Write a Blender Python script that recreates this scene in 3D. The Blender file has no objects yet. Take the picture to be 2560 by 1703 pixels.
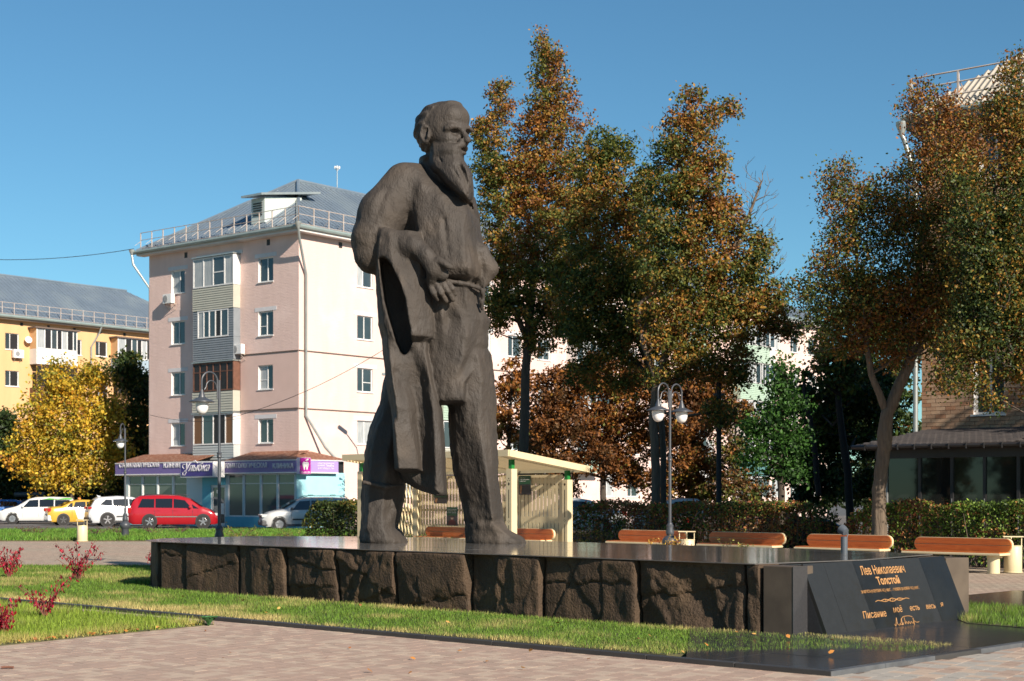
import bpy, math, random
import numpy as np
from mathutils import Vector, Matrix, Euler
R = math.radians
SC = bpy.context.scene
COL = SC.collection
random.seed(7)
RNG = np.random.default_rng(7)
# ---------------------------------------------------------------- camera, world, sun
F, CX, HY, CH = 3800.0, 1280.0, 1240.0, 1.56      # focal length in photo pixels, centre column, horizon row, eye height
cam = bpy.data.cameras.new('camera'); camo = bpy.data.objects.new('camera', cam); COL.objects.link(camo)
camo.location = (0, 0, CH); camo.rotation_euler = (R(90), 0, 0)
cam.sensor_width = 36; cam.lens = F / 2560 * 36; cam.shift_y = (HY - 851.5) / 2560
cam.clip_end = 3000; cam.clip_start = .1
cam.dof.use_dof = True; cam.dof.focus_distance = 23.6; cam.dof.aperture_fstop = 3.5
SC.camera = camo
SUN_EL, SUN_AZ = R(28.5), math.atan2(.575, -.818)   # azimuth measured from +Y towards +X
world = bpy.data.worlds.new('World'); SC.world = world; world.use_nodes = True
wn = world.node_tree; bg = wn.nodes['Background']
sky = wn.nodes.new('ShaderNodeTexSky'); sky.sky_type = 'NISHITA'; sky.sun_disc = False
sky.sun_elevation = SUN_EL; sky.sun_rotation = SUN_AZ
sky.air_density = 1.0; sky.dust_density = 0.0; sky.ozone_density = 2.2; sky.altitude = 200
hs = wn.nodes.new('ShaderNodeMix'); hs.data_type = 'RGBA'; hs.blend_type = 'MULTIPLY'; hs.inputs['Factor'].default_value = 1; hs.inputs['B'].default_value = (.55, .89, .98, 1)
wn.links.new(sky.outputs[0], hs.inputs['A']); wn.links.new(hs.outputs['Result'], bg.inputs['Color'])
bg.inputs['Strength'].default_value = 0.065
sl = bpy.data.lights.new('sun', 'SUN'); sl.energy = 5.0; sl.angle = R(.53); sl.color = (1, .895, .77)
so = bpy.data.objects.new('sun', sl); COL.objects.link(so)
S = Vector((math.sin(SUN_AZ) * math.cos(SUN_EL), math.cos(SUN_AZ) * math.cos(SUN_EL), math.sin(SUN_EL)))
so.rotation_euler = S.to_track_quat('Z', 'Y').to_euler(); so.location = S * 60
SC.view_settings.view_transform = 'Standard'; SC.view_settings.look = 'None'
SC.view_settings.exposure = 0.75; SC.view_settings.gamma = 1.0
SC.cycles.max_bounces = 6; SC.cycles.transparent_max_bounces = 8
SC.cycles.use_denoising = True

# ---------------------------------------------------------------- pixel helpers (photo pixels 2560 x 1703)
def at(px, py, Y): return Vector(((px - CX) / F * Y, Y, CH + (HY - py) / F * Y))
def gr(px, py, z=0.0):
    Y = F * (CH - z) / (py - HY); return Vector(((px - CX) / F * Y, Y, z))
D = 1.0861                                           # the overview picture's pixels to photo pixels

# ---------------------------------------------------------------- objects
def tag(o, label=None, cat=None, group=None, kind=None):
    if label: o['label'] = label
    if cat: o['category'] = cat
    if group: o['group'] = group
    if kind: o['kind'] = kind
    return o
def empty(name, loc=(0, 0, 0), rz=0.0, label=None, cat=None, group=None, kind=None):
    o = bpy.data.objects.new(name, None); COL.objects.link(o)
    o.location = loc; o.rotation_euler = (0, 0, rz); o.empty_display_size = .2
    return tag(o, label, cat, group, kind)
def copy_tree(o, parent=None, loc=None, rz=None, label=None):
    c = o.copy(); COL.objects.link(c)
    if parent is not None: c.parent = parent
    if loc is not None: c.location = loc
    if rz is not None: c.rotation_euler = (0, 0, rz)
    if label: c['label'] = label
    for ch in list(o.children): copy_tree(ch, c)
    return c
def inst(src, name, parent, mat=None):
    """another object that shares src's mesh"""
    o = bpy.data.objects.new(name, src.data); COL.objects.link(o); o.parent = parent
    return o

class MB:
    def __init__(s): s.v = []; s.f = []; s.sm = []
    def add(s, vs, fs, smooth=False):
        n = len(s.v); s.v += [tuple(p) for p in vs]; s.f += [tuple(i + n for i in f) for f in fs]; s.sm += [smooth] * len(fs)
        return s
    def box(s, c, d, rz=0.0, rot=None):
        x, y, z = d[0] / 2, d[1] / 2, d[2] / 2
        vs = [Vector(p) for p in ((-x, -y, -z), (x, -y, -z), (x, y, -z), (-x, y, -z), (-x, -y, z), (x, -y, z), (x, y, z), (-x, y, z))]
        M = rot if rot is not None else Matrix.Rotation(rz, 3, 'Z')
        return s.add([M @ p + Vector(c) for p in vs], [(0, 3, 2, 1), (4, 5, 6, 7), (0, 1, 5, 4), (1, 2, 6, 5), (2, 3, 7, 6), (3, 0, 4, 7)])
    def b2(s, a, b):     # box from min corner to max corner
        return s.box([(a[i] + b[i]) / 2 for i in range(3)], [abs(b[i] - a[i]) for i in range(3)])
    def quad(s, a, b, c, d): return s.add([a, b, c, d], [(0, 1, 2, 3)])
    def prism(s, poly, t0, t1, fn):
        """polygon in 2D (counter-clockwise) pushed from t0 to t1, fn(u,v,t)->3D"""
        n = len(poly)
        vs = [fn(u, v, t0) for u, v in poly] + [fn(u, v, t1) for u, v in poly]
        fs = [tuple(range(n))[::-1], tuple(range(n, 2 * n))] + [(i, (i + 1) % n, n + (i + 1) % n, n + i) for i in range(n)]
        return s.add(vs, fs)
    def tube(s, pts, r, n=8, cap=True):
        pts = [Vector(p) for p in pts]; rs = r if isinstance(r, (list, tuple)) else [r] * len(pts)
        vs, fs = [], []
        up = Vector((0, 0, 1)); prev = None
        for i, p in enumerate(pts):
            t = (pts[min(i + 1, len(pts) - 1)] - pts[max(i - 1, 0)])
            t = t.normalized() if t.length > 1e-9 else Vector((0, 0, 1))
            if prev is None:
                a = t.cross(up if abs(t.z) < .95 else Vector((1, 0, 0))).normalized()
            else:
                a = (prev - t * prev.dot(t)); a = a.normalized() if a.length > 1e-6 else t.orthogonal().normalized()
            prev = a; b = t.cross(a)
            for k in range(n):
                w = 2 * math.pi * k / n
                vs.append(p + (a * math.cos(w) + b * math.sin(w)) * rs[i])
        for i in range(len(pts) - 1):
            for k in range(n):
                k2 = (k + 1) % n
                fs.append((i * n + k, i * n + k2, (i + 1) * n + k2, (i + 1) * n + k))
        if cap: fs += [tuple(range(n))[::-1], tuple(range((len(pts) - 1) * n, len(pts) * n))]
        return s.add(vs, fs, True)
    def lathe(s, prof, c=(0, 0, 0), n=20, M=None):
        """prof: list of (radius, height)"""
        vs, fs = [], []
        c = Vector(c)
        for r, z in prof:
            for k in range(n):
                w = 2 * math.pi * k / n; p = Vector((r * math.cos(w), r * math.sin(w), z))
                vs.append((M @ p if M else p) + c)
        for i in range(len(prof) - 1):
            for k in range(n):
                k2 = (k + 1) % n; fs.append((i * n + k, i * n + k2, (i + 1) * n + k2, (i + 1) * n + k))
        if prof[0][0] > 1e-4: fs.append(tuple(range(n))[::-1])
        if prof[-1][0] > 1e-4: fs.append(tuple(range((len(prof) - 1) * n, len(prof) * n)))
        return s.add(vs, fs, True)
    def build(s, name, mat, parent=None, smooth=None, bevel=0.0, loc=None):
        me = bpy.data.meshes.new(name); me.from_pydata(s.v, [], s.f); me.validate(clean_customdata=False)
        if smooth is None: fl = s.sm
        else: fl = [smooth] * len(me.polygons)
        if len(fl) == len(me.polygons): me.polygons.foreach_set('use_smooth', fl)
        if any(fl) and hasattr(me, 'set_sharp_from_angle'): me.set_sharp_from_angle(angle=R(42))
        me.materials.append(mat)
        o = bpy.data.objects.new(name, me); COL.objects.link(o); o.parent = parent
        if loc is not None: o.location = loc
        if bevel:
            b = o.modifiers.new('bevel', 'BEVEL'); b.width = bevel; b.segments = 2; b.limit_method = 'ANGLE'; b.angle_limit = R(40)
        return o
def npmesh(name, V, Fc, mat, parent=None, col=None, smooth=False):
    """numpy mesh: V (n,3), Fc (m,k)"""
    me = bpy.data.meshes.new(name); V = np.ascontiguousarray(V, dtype=np.float32); Fc = np.ascontiguousarray(Fc, dtype=np.int32)
    m, k = Fc.shape
    me.vertices.add(len(V)); me.vertices.foreach_set('co', V.ravel())
    me.loops.add(m * k); me.loops.foreach_set('vertex_index', Fc.ravel())
    me.polygons.add(m); me.polygons.foreach_set('loop_start', np.arange(0, m * k, k, dtype=np.int32))
    if smooth: me.polygons.foreach_set('use_smooth', np.ones(m, dtype=bool))
    me.update(calc_edges=True)
    if col is not None:
        ca = me.color_attributes.new('Col', 'FLOAT_COLOR', 'POINT')
        c4 = np.ones((len(V), 4), dtype=np.float32); c4[:, :3] = col; ca.data.foreach_set('color', c4.ravel())
    me.materials.append(mat)
    o = bpy.data.objects.new(name, me); COL.objects.link(o); o.parent = parent
    return o

# ---------------------------------------------------------------- materials
MATS = {}
def mat(name, c, rough=.6, c2=None, scale=6.0, metal=0.0, bump=0.0, bscale=40.0, detail=4.0, spec=.5, stretch=None, coat=0.0,
        contrast=1.0, emit=None, attr=False, island=None, transl=0.0, bdist=.01, r2=None, bstretch=None, c3=None, scale3=1.0, bumps=None):
    if name in MATS: return MATS[name]
    m = bpy.data.materials.new(name); m.use_nodes = True; nt = m.node_tree; N = nt.nodes; Lk = nt.links
    P = N['Principled BSDF']; P.inputs['Roughness'].default_value = rough; P.inputs['Metallic'].default_value = metal
    P.inputs['Specular IOR Level'].default_value = spec; P.inputs['Coat Weight'].default_value = coat; P.inputs['Coat Roughness'].default_value = .05
    c = tuple(c) + (1,)
    P.inputs['Base Color'].default_value = c
    tc = N.new('ShaderNodeTexCoord')
    def coords(st):
        if st is None: return tc.outputs['Object']
        mp = N.new('ShaderNodeMapping'); mp.inputs['Scale'].default_value = st; Lk.new(tc.outputs['Object'], mp.inputs[0]); return mp.outputs[0]
    def noise(sc, st, det=4.0):
        n = N.new('ShaderNodeTexNoise'); n.inputs['Scale'].default_value = sc; n.inputs['Detail'].default_value = det
        Lk.new(coords(st), n.inputs['Vector']); return n
    cur = None
    if attr:
        a = N.new('ShaderNodeVertexColor'); a.layer_name = 'Col'; cur = a.outputs['Color']
    def mix(fac, A, B, mode='MIX'):
        mx = N.new('ShaderNodeMix'); mx.data_type = 'RGBA'; mx.blend_type = mode
        for sock, val in ((mx.inputs['Factor'], fac), (mx.inputs['A'], A), (mx.inputs['B'], B)):
            if isinstance(val, bpy.types.NodeSocket): Lk.new(val, sock)
            else: sock.default_value = val if not isinstance(val, tuple) else (val + (1,))[:4]
        return mx.outputs['Result']
    def ramp(src, lo, hi):
        mr = N.new('ShaderNodeMapRange'); mr.inputs['From Min'].default_value = lo; mr.inputs['From Max'].default_value = hi; Lk.new(src, mr.inputs['Value']); return mr.outputs['Result']
    if c2 is not None:
        n = noise(scale, stretch, detail); w = .22 / contrast
        cur = mix(ramp(n.outputs['Fac'], .5 - w, .5 + w), cur if cur is not None else c, tuple(c2))
    if c3 is not None:
        n = noise(scale3, None, 5.0); cur = mix(ramp(n.outputs['Fac'], .52, .68), cur if cur is not None else c, tuple(c3))
    if island is not None:
        g = N.new('ShaderNodeNewGeometry'); mr = N.new('ShaderNodeMapRange'); Lk.new(g.outputs['Random Per Island'], mr.inputs['Value'])
        mr.inputs['To Min'].default_value = 1 - island; mr.inputs['To Max'].default_value = 1 + island
        cb = N.new('ShaderNodeCombineColor'); [Lk.new(mr.outputs[0], cb.inputs[i]) for i in range(3)]
        cur = mix(1.0, cur if cur is not None else c, cb.outputs[0], 'MULTIPLY')
    if cur is not None: Lk.new(cur, P.inputs['Base Color'])
    if r2 is not None:
        n = noise(scale * .7, None); mr = N.new('ShaderNodeMapRange'); Lk.new(n.outputs['Fac'], mr.inputs['Value']); mr.inputs['From Min'].default_value = .35; mr.inputs['From Max'].default_value = .65
        mr.inputs['To Min'].default_value = rough; mr.inputs['To Max'].default_value = r2; Lk.new(mr.outputs[0], P.inputs['Roughness'])
    bl = bumps or ([(bscale, bump, bdist, bstretch)] if bump else [])
    prev = None
    for sc_, st_, di_, str_ in bl:
        n = noise(sc_, str_, 5.0); b = N.new('ShaderNodeBump'); b.inputs['Strength'].default_value = st_; b.inputs['Distance'].default_value = di_
        Lk.new(n.outputs['Fac'], b.inputs['Height'])
        if prev: Lk.new(prev, b.inputs['Normal'])
        prev = b.outputs[0]
    if prev: Lk.new(prev, P.inputs['Normal'])
    if emit: P.inputs['Emission Color'].default_value = tuple(emit[:3]) + (1,); P.inputs['Emission Strength'].default_value = emit[3]
    if transl:
        tr = N.new('ShaderNodeBsdfTranslucent'); ms = N.new('ShaderNodeMixShader'); ms.inputs[0].default_value = transl
        if cur is not None: Lk.new(cur, tr.inputs[0])
        else: tr.inputs[0].default_value = c
        Lk.new(P.outputs[0], ms.inputs[1]); Lk.new(tr.outputs[0], ms.inputs[2]); Lk.new(ms.outputs[0], N['Material Output'].inputs[0])
    MATS[name] = m
    return m
def sr(r, g, b):      # sRGB 0-255 to linear
    return tuple(((v / 255) / 12.92 if v <= 10 else (((v / 255) + .055) / 1.055) ** 2.4) for v in (r, g, b))

# ---------------------------------------------------------------- numpy value noise
def _hash3(x, y, z, s):
    n = (x.astype(np.int64) * 374761393 + y.astype(np.int64) * 668265263 + z.astype(np.int64) * 2147483647 + s * 974711) & 0xffffffff
    n = ((n ^ (n >> 13)) * 1274126177) & 0xffffffff
    return ((n ^ (n >> 16)) & 0xffff) / 65535.0
def vnoise(x, y, z, s=0):
    xi, yi, zi = np.floor(x), np.floor(y), np.floor(z); fx, fy, fz = x - xi, y - yi, z - zi
    fx, fy, fz = (t * t * (3 - 2 * t) for t in (fx, fy, fz)); out = 0
    for a in (0, 1):
        for b in (0, 1):
            for c in (0, 1):
                w = (fx if a else 1 - fx) * (fy if b else 1 - fy) * (fz if c else 1 - fz)
                out = out + w * _hash3(xi + a, yi + b, zi + c, s)
    return out - .5
def fbm(x, y, z, o=4, s=0):
    r, a = 0, 1.0
    for i in range(o): r = r + a * vnoise(x * 2 ** i, y * 2 ** i, z * 2 ** i, s + i); a *= .5
    return r

# ---------------------------------------------------------------- lettering (built-in font, turned into a mesh and fitted to a box)
def letters(name, txt, mt, parent, fn, box, depth=.004, shear=0.0, bold=0.0, align='l'):
    """fn(u,v,t)->3D; box=(u0,v0,u1,v1) in metres, text is stretched to fill it"""
    cu = bpy.data.curves.new(name, 'FONT'); cu.body = txt; cu.size = 1; cu.offset = bold; cu.shear = shear; cu.resolution_u = 3; cu.extrude = .5
    cu.fill_mode = 'BOTH'
    if align == 'c': cu.align_x = 'CENTER'
    t = bpy.data.objects.new(name, cu); COL.objects.link(t)
    bpy.context.view_layer.update()
    me = bpy.data.meshes.new_from_object(t.evaluated_get(bpy.context.evaluated_depsgraph_get()))
    bpy.data.objects.remove(t); me.name = name
    co = np.empty(len(me.vertices) * 3, dtype=np.float32); me.vertices.foreach_get('co', co); co = co.reshape(-1, 3)
    lo, hi = co.min(0), co.max(0)
    out = []
    for p in co:
        u = box[0] + (p[0] - lo[0]) / (hi[0] - lo[0]) * (box[2] - box[0]); v = box[1] + (p[1] - lo[1]) / (hi[1] - lo[1]) * (box[3] - box[1])
        out.append(fn(u, v, (p[2] + .5) * depth))
    me.vertices.foreach_set('co', np.array([c for q in out for c in q], dtype=np.float32)); me.update()
    me.materials.clear(); me.materials.append(mt)
    o = bpy.data.objects.new(name, me); COL.objects.link(o); o.parent = parent
    return o
# ================================================================ ground, paving, lawns, kerbs
def inside(P, x, y):
    r = np.zeros(len(x), bool); n = len(P)
    for i in range(n):
        (x1, y1), (x2, y2) = P[i], P[(i + 1) % n]
        c = ((y1 > y) != (y2 > y)) & (x < (x2 - x1) * (y - y1) / (y2 - y1 + 1e-12) + x1); r ^= c
    return r
def flat(name, poly, z, m, parent=None, kind='structure', th=0.0):
    b = MB(); a = sum(poly[i][0] * poly[(i + 1) % len(poly)][1] - poly[(i + 1) % len(poly)][0] * poly[i][1] for i in range(len(poly)))
    if a < 0: poly = poly[::-1]
    if th: b.prism(poly, z - th, z, lambda u, v, t: (u, v, t))
    else: b.add([(x, y, z) for x, y in poly], [tuple(range(len(poly)))])
    return tag(b.build(name, m, parent), kind=kind)
ASPH = mat('asphalt', (.10, .095, .09), .85, (.075, .07, .068), 2.0, bump=.4, bscale=60, c3=(.13, .12, .11), scale3=.4)
flat('ground', [(-900, -300), (900, -300), (900, 1500), (-900, 1500)], -.16, mat('far_ground', (.09, .085, .07), .9, (.06, .065, .04), .3))
flat('street', [(-90, 66), (90, 66), (90, 260), (-90, 260)], -.125, ASPH)
# plaza: a sheet whose paving pattern continues the laid pavers of the foreground
def pave_mat():
    m = bpy.data.materials.new('plaza_paving'); m.use_nodes = True; nt = m.node_tree; N = nt.nodes; L = nt.links; P = N['Principled BSDF']; P.inputs['Roughness'].default_value = .8
    tc = N.new('ShaderNodeTexCoord'); mp = N.new('ShaderNodeMapping'); mp.inputs['Rotation'].default_value = (0, 0, R(42)); L.new(tc.outputs['Object'], mp.inputs[0])
    bt = N.new('ShaderNodeTexBrick'); L.new(mp.outputs[0], bt.inputs['Vector']); bt.offset = .5
    for k, v in (('Color1', (.36, .255, .185, 1)), ('Color2', (.46, .345, .255, 1)), ('Mortar', (.10, .07, .055, 1))): bt.inputs[k].default_value = v
    bt.inputs['Scale'].default_value = 1; bt.inputs['Mortar Size'].default_value = .006; bt.inputs['Brick Width'].default_value = .17; bt.inputs['Row Height'].default_value = .145
    n = N.new('ShaderNodeTexNoise'); n.inputs['Scale'].default_value = .35; n.inputs['Detail'].default_value = 5; L.new(tc.outputs['Object'], n.inputs['Vector'])
    mr = N.new('ShaderNodeMapRange'); mr.inputs['From Min'].default_value = .42; mr.inputs['From Max'].default_value = .6; L.new(n.outputs['Fac'], mr.inputs['Value'])
    mx = N.new('ShaderNodeMix'); mx.data_type = 'RGBA'; mx.blend_type = 'MULTIPLY'; mx.inputs['B'].default_value = (.92, 1.0, 1.0, 1); L.new(mr.outputs[0], mx.inputs['Factor']); L.new(bt.outputs['Color'], mx.inputs['A'])
    n2 = N.new('ShaderNodeTexNoise'); n2.inputs['Scale'].default_value = 9; n2.inputs['Detail'].default_value = 6; L.new(tc.outputs['Object'], n2.inputs['Vector'])
    m2 = N.new('ShaderNodeMapRange'); m2.inputs['From Min'].default_value = .3; m2.inputs['From Max'].default_value = .7; m2.inputs['To Min'].default_value = .8; m2.inputs['To Max'].default_value = 1.15; L.new(n2.outputs['Fac'], m2.inputs['Value'])
    mx2 = N.new('ShaderNodeVectorMath'); mx2.operation = 'SCALE'; L.new(mx.outputs['Result'], mx2.inputs[0]); L.new(m2.outputs[0], mx2.inputs['Scale']); L.new(mx2.outputs[0], P.inputs['Base Color'])
    return m
flat('plaza', [(-60, -40), (60, -40), (60, 66), (-60, 66)], -.004, pave_mat(), th=.12)
# kerb line in front of the plinth and the polished border
KC = Vector((2.75, 13.09, 0)); KL = Vector((-.739, .673, 0)).normalized(); KR = Vector((.699, .715, 0)).normalized()
KLn = Vector((KL.y, -KL.x, 0)); KRn = Vector((-KR.y, KR.x, 0))      # towards the lawn
GRAN = mat('polished_black_granite', (.032, .032, .034), .2, (.045, .044, .046), 60, spec=.6, r2=.2, c3=(.03, .03, .03), scale3=1.2)
GRANS = mat('sawn_granite_edge', (.10, .105, .11), .55, (.06, .062, .065), 5, bump=.2)
KERB = mat('dark_kerb_stone', (.035, .033, .032), .5, (.05, .046, .042), 4, bump=.2)
kerb = empty('kerb', (0, 0, 0), kind='structure')
for i in range(24):
    a = KC + KL * (i * 1.0) ; b_ = MB(); c_ = a + KL * .4975 + KLn * .045 + Vector((0, 0, .0))
    b_.box((c_.x, c_.y, -.025), (.993, .09, .15), rz=math.atan2(KL.y, KL.x)); b_.build('kerbstone', KERB, kerb, bevel=.006)
for i in range(14):
    a = KC + KR * (i * .9); b_ = MB(); c_ = a + KR * .448 + KRn * .045
    b_.box((c_.x, c_.y, -.027), (.894, .09, .15), rz=math.atan2(KR.y, KR.x)); b_.build('kerbstone', GRANS if i in (0, 1, 3, 4, 5) else KERB, kerb, bevel=.004)
def off(p, l, r): q = KC + KL * l + KR * r; return (q.x, q.y)
# granite slabs of the border, laid in a grid along the two kerbs
pad = empty('granite_border', (0, 0, 0), kind='structure')
def clip(poly, a, b, c):     # keep a*x+b*y<=c
    out = []
    for i in range(len(poly)):
        p, q = poly[i], poly[(i + 1) % len(poly)]; dp, dq = a * p[0] + b * p[1] - c, a * q[0] + b * q[1] - c
        if dp <= 0: out.append(p)
        if dp * dq < 0: t = dp / (dp - dq); out.append((p[0] + (q[0] - p[0]) * t, p[1] + (q[1] - p[1]) * t))
    return out
def convex_clip(poly, hull):
    n = len(hull)
    for i in range(n):
        (x1, y1), (x2, y2) = hull[i], hull[(i + 1) % n]; nx, ny = (y2 - y1), -(x2 - x1)
        poly = clip(poly, nx, ny, nx * x1 + ny * y1)
        if not poly: return []
    return poly
def area(P): return abs(sum(P[i][0] * P[(i + 1) % len(P)][1] - P[(i + 1) % len(P)][0] * P[i][1] for i in range(len(P)))) / 2
padhull = [off(0, .09, .09), off(0, .09, 12), off(0, 4.1, 12), off(0, 4.1, 3.5), off(0, 1.6, .09)]
padhull = padhull if sum(padhull[i][0] * padhull[(i + 1) % 5][1] - padhull[(i + 1) % 5][0] * padhull[i][1] for i in range(5)) > 0 else padhull[::-1]
for i in range(7):
    for j in range(14):
        l0, r0 = .09 + i * .6, .09 + j * .9
        cell = [off(0, l0 + .002, r0 + .002), off(0, l0 + .002, r0 + .897), off(0, l0 + .597, r0 + .897), off(0, l0 + .597, r0 + .002)]
        c_ = convex_clip(cell, padhull)
        if len(c_) > 2 and area(c_) > .01:
            b_ = MB(); tz = [random.uniform(-.0012, .0012) for _ in c_]
            if sum(c_[k][0] * c_[(k + 1) % len(c_)][1] - c_[(k + 1) % len(c_)][0] * c_[k][1] for k in range(len(c_))) < 0: c_ = c_[::-1]
            b_.prism(c_, -.05, .0455 + tz[0], lambda u, v, t: (u, v, t)); b_.build('granite_slab', GRAN, pad)
# soil sheets under the lawns
SOIL = mat('lawn_soil', (.055, .06, .022), .95, (.10, .085, .04), 5, bump=.5, bscale=30)
G1 = [(1.50, 14.75), (3.35, 15.1), (3.9, 14.78), (4.5, 15.5), (4.2, 15.95), (3.42, 16.62), (3.3, 17.4), (-5, 25.4), (-5.2, 28), (-5, 30), (-6, 33.5), (-16, 33.5), (-16, 30.2), (-12.0, 26.62)]
G2 = [(-3.6, 18.35), (-5.32, 15.8), (-8, 11.8), (-12, 11.8), (-12, 26.2), (-6.42, 20.95)]
G3 = [(5.4, 18.05), (5.95, 17.3), (7.6, 18.9), (9.6, 20.9), (8.6, 22.3), (6.95, 20.5), (6.36, 21.1), (5.6, 20.6), (5.5, 19)]
G4 = [(-60, 52.5), (-3, 52.2), (-3, 60), (-8, 66), (-60, 69)]
G5 = [(-3, 45.2), (2.8, 42.6), (14, 37.4), (60, 20), (60, 66), (-3, 66)]
for p, z in ((G1, .02), (G2, .012), (G3, .052), (G4, .03)): flat('lawn_soil', p, z, SOIL, th=.04)
flat('bed_soil', G5, .02, mat('bed_soil', (.035, .03, .02), .95, (.06, .045, .028), 3, bump=.5, bscale=20), th=.04)
GR = mat('grass', (.1, .15, .04), .6, attr=True, island=.28, transl=.25, spec=.3)
def grass(name, poly, z, dens, h, yref, pal, straw, w=.007, excl=None, seed=1):
    rg = np.random.default_rng(seed); P = np.array(poly); lo, hi = P.min(0), P.max(0); n = int(dens * (hi[0] - lo[0]) * (hi[1] - lo[1]))
    x, y = rg.uniform(lo[0], hi[0], n), rg.uniform(lo[1], hi[1], n); k = inside(poly, x, y) & (np.abs(x) < y * .36 + .5)
    if excl is not None: k &= ~inside(excl, x, y)
    k &= rg.random(n) < (yref / np.maximum(y, yref)) ** 1.5; x, y = x[k], y[k]; n = len(x)
    sc = (np.maximum(y, yref) / yref) ** .6
    patch = vnoise(x * 1.3, y * 1.3, x * 0, 4) + .5 * vnoise(x * 4, y * 4, x * 0, 9)
    hh = rg.uniform(h * .5, h * 1.25, n) * (1 + .5 * patch) * sc ** .5; a = rg.uniform(0, 2 * np.pi, n); lean = rg.uniform(0, .8, n) * hh; la = rg.uniform(0, 2 * np.pi, n)
    ww = w * sc * rg.uniform(.6, 1.3, n)
    V = np.empty((n, 3, 3)); dx, dy = np.cos(a) * ww / 2, np.sin(a) * ww / 2
    V[:, 0] = np.stack([x - dx, y - dy, np.full(n, z)], 1); V[:, 1] = np.stack([x + dx, y + dy, np.full(n, z)], 1)
    V[:, 2] = np.stack([x + np.cos(la) * lean, y + np.sin(la) * lean, z + hh], 1)
    s = np.clip(straw(x, y) + 1.2 * patch + rg.uniform(-.3, .3, n), 0, 1)[:, None]
    g = np.array(pal[0]) * (1 - rg.random(n)[:, None]) + np.array(pal[1]) * rg.random(n)[:, None]
    c = g * (1 - s) + np.array(pal[2]) * s
    npmesh(name, V.reshape(-1, 3), np.arange(n * 3).reshape(-1, 3), GR, None, np.repeat(c, 3, 0))
    return n
def gtag(label):
    o = [o for o in COL.objects if o.type == 'MESH' and o.name.startswith('grass')][-1]; tag(o, label, 'grass', kind='stuff')
PAL = [(.075, .16, .018), (.15, .235, .028), (.54, .42, .17)]
def kd(x, y): return (x - KC.x) * KLn.x + (y - KC.y) * KLn.y
PF0, PF1 = Vector((-5.85, 25.2, 0)), Vector((3.07, 16.65, 0)); PD = (PF1 - PF0).normalized(); PN = Vector((PD.y, -PD.x, 0))
def pdist(x, y): return (x - PF0.x) * PN.x + (y - PF0.y) * PN.y       # distance in front of the plinth face
TOP = [(-5.95, 25.2), (3.07, 16.6), (3.27, 16.86), (5.48, 19.0), (5.75, 19.2), (4.3, 21.6), (.9, 25.0), (-2.6, 28.3), (-5.2, 28.5), (-6.2, 27.2), (-6.25, 25.9)]
def s1(x, y): return np.clip(1.1 - (kd(x, y) - .05) / .8, 0, 1) * 1.1 + np.clip(1 - pdist(x, y) / .5, 0, 1) * (y < 24) * .8 - .08
print('grass', grass('grass', G1, .02, 3200, .045, 14, PAL, s1, excl=TOP, seed=1)); gtag('mown green lawn around the stone plinth, straw yellow along its edges')
grass('grass', G2, .012, 2600, .078, 14, [(.13, .22, .02), (.25, .32, .04), (.45, .37, .12)], lambda x, y: np.clip(.9 - (-(x + 5.32) * .83 + (y - 15.8) * .55) / .6, 0, 1) * .7 - .15, w=.008, seed=2); gtag('longer green grass in the corner bed with the red bushes')
grass('grass', G3, .052, 1500, .08, 16, PAL, lambda x, y: x * 0 - .2, seed=3); gtag('green lawn at the right end of the plinth')
grass('grass', G4, .03, 300, .13, 50, [(.08, .19, .02), (.13, .25, .03), (.25, .24, .06)], lambda x, y: x * 0 - .3, w=.03, seed=4); gtag('bright green grass strip before the parked cars')
# dark green tufts along the back edge of the lawn
# laid pavers of the foreground
PV = [mat('paver_rose', (.395, .28, .215), .8, (.35, .24, .18), 14, bump=.25, bscale=90), mat('paver_sand', (.46, .35, .265), .8, (.41, .31, .23), 14, bump=.25, bscale=90), mat('paver_brown', (.37, .265, .20), .8, (.33, .235, .18), 14, bump=.25, bscale=90), mat('paver_grey', (.37, .33, .28), .8, (.32, .29, .25), 14, bump=.25, bscale=90)]
flat('paving_joint', [(-9, 11.1), (9, 11.1), (9, 19), (3, 16.5), (2.75, 13.5), (-8.5, 23.6), (-9, 23.6)], .0, mat('joint_sand', (.12, .085, .065), .95), th=.003)
pv = empty('paving', kind='structure')
pr = random.Random(5); ra = R(-42); ur, vr = Vector((math.cos(ra), math.sin(ra), 0)), Vector((-math.sin(ra), math.cos(ra), 0)); PL, PW, PT = .17, .145, .045
meshes = []
def pshape(m_):
    b = MB(); g = .0022; e = .007; poly = [(g, g), (PL / 2, g + e), (PL - g, g), (PL - g, PW - g), (PL / 2, PW - g + e), (g, PW - g)]
    b.prism(poly, -PT, 0, lambda u, v, t: tuple(ur * u + vr * v + Vector((0, 0, t)))); o = b.build('paver', m_); me = o.data; bpy.data.objects.remove(o); return me
pm = [pshape(m_) for m_ in PV]
cand = []
for i in range(-120, 120):
    for j in range(20, 200):
        p = ur * (i * PL + (j * .145) % PL) + vr * (j * PW)
        c_ = p + ur * PL / 2 + vr * PW / 2
        if 11.2 < c_.y < 22.5 and abs(c_.x) < c_.y * .37 + .6: cand.append((c_.y, p, c_))
cx_, cy_ = np.array([c[2].x for c in cand]), np.array([c[2].y for c in cand])
kdv = (cx_ - KC.x) * KLn.x + (cy_ - KC.y) * KLn.y; krv = (cx_ - KC.x) * KRn.x + (cy_ - KC.y) * KRn.y
keep = ((kdv < -.0) | (krv < -.0)) & ~inside(G2, cx_, cy_) & (cy_ < 22)
cand = sorted([c for c, k in zip(cand, keep) if k], key=lambda c: c[0] + (100 if c[0] < 12.85 or abs(c[2].x) > c[0] * .337 else 0))
rest = [MB() for _ in PV]
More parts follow.
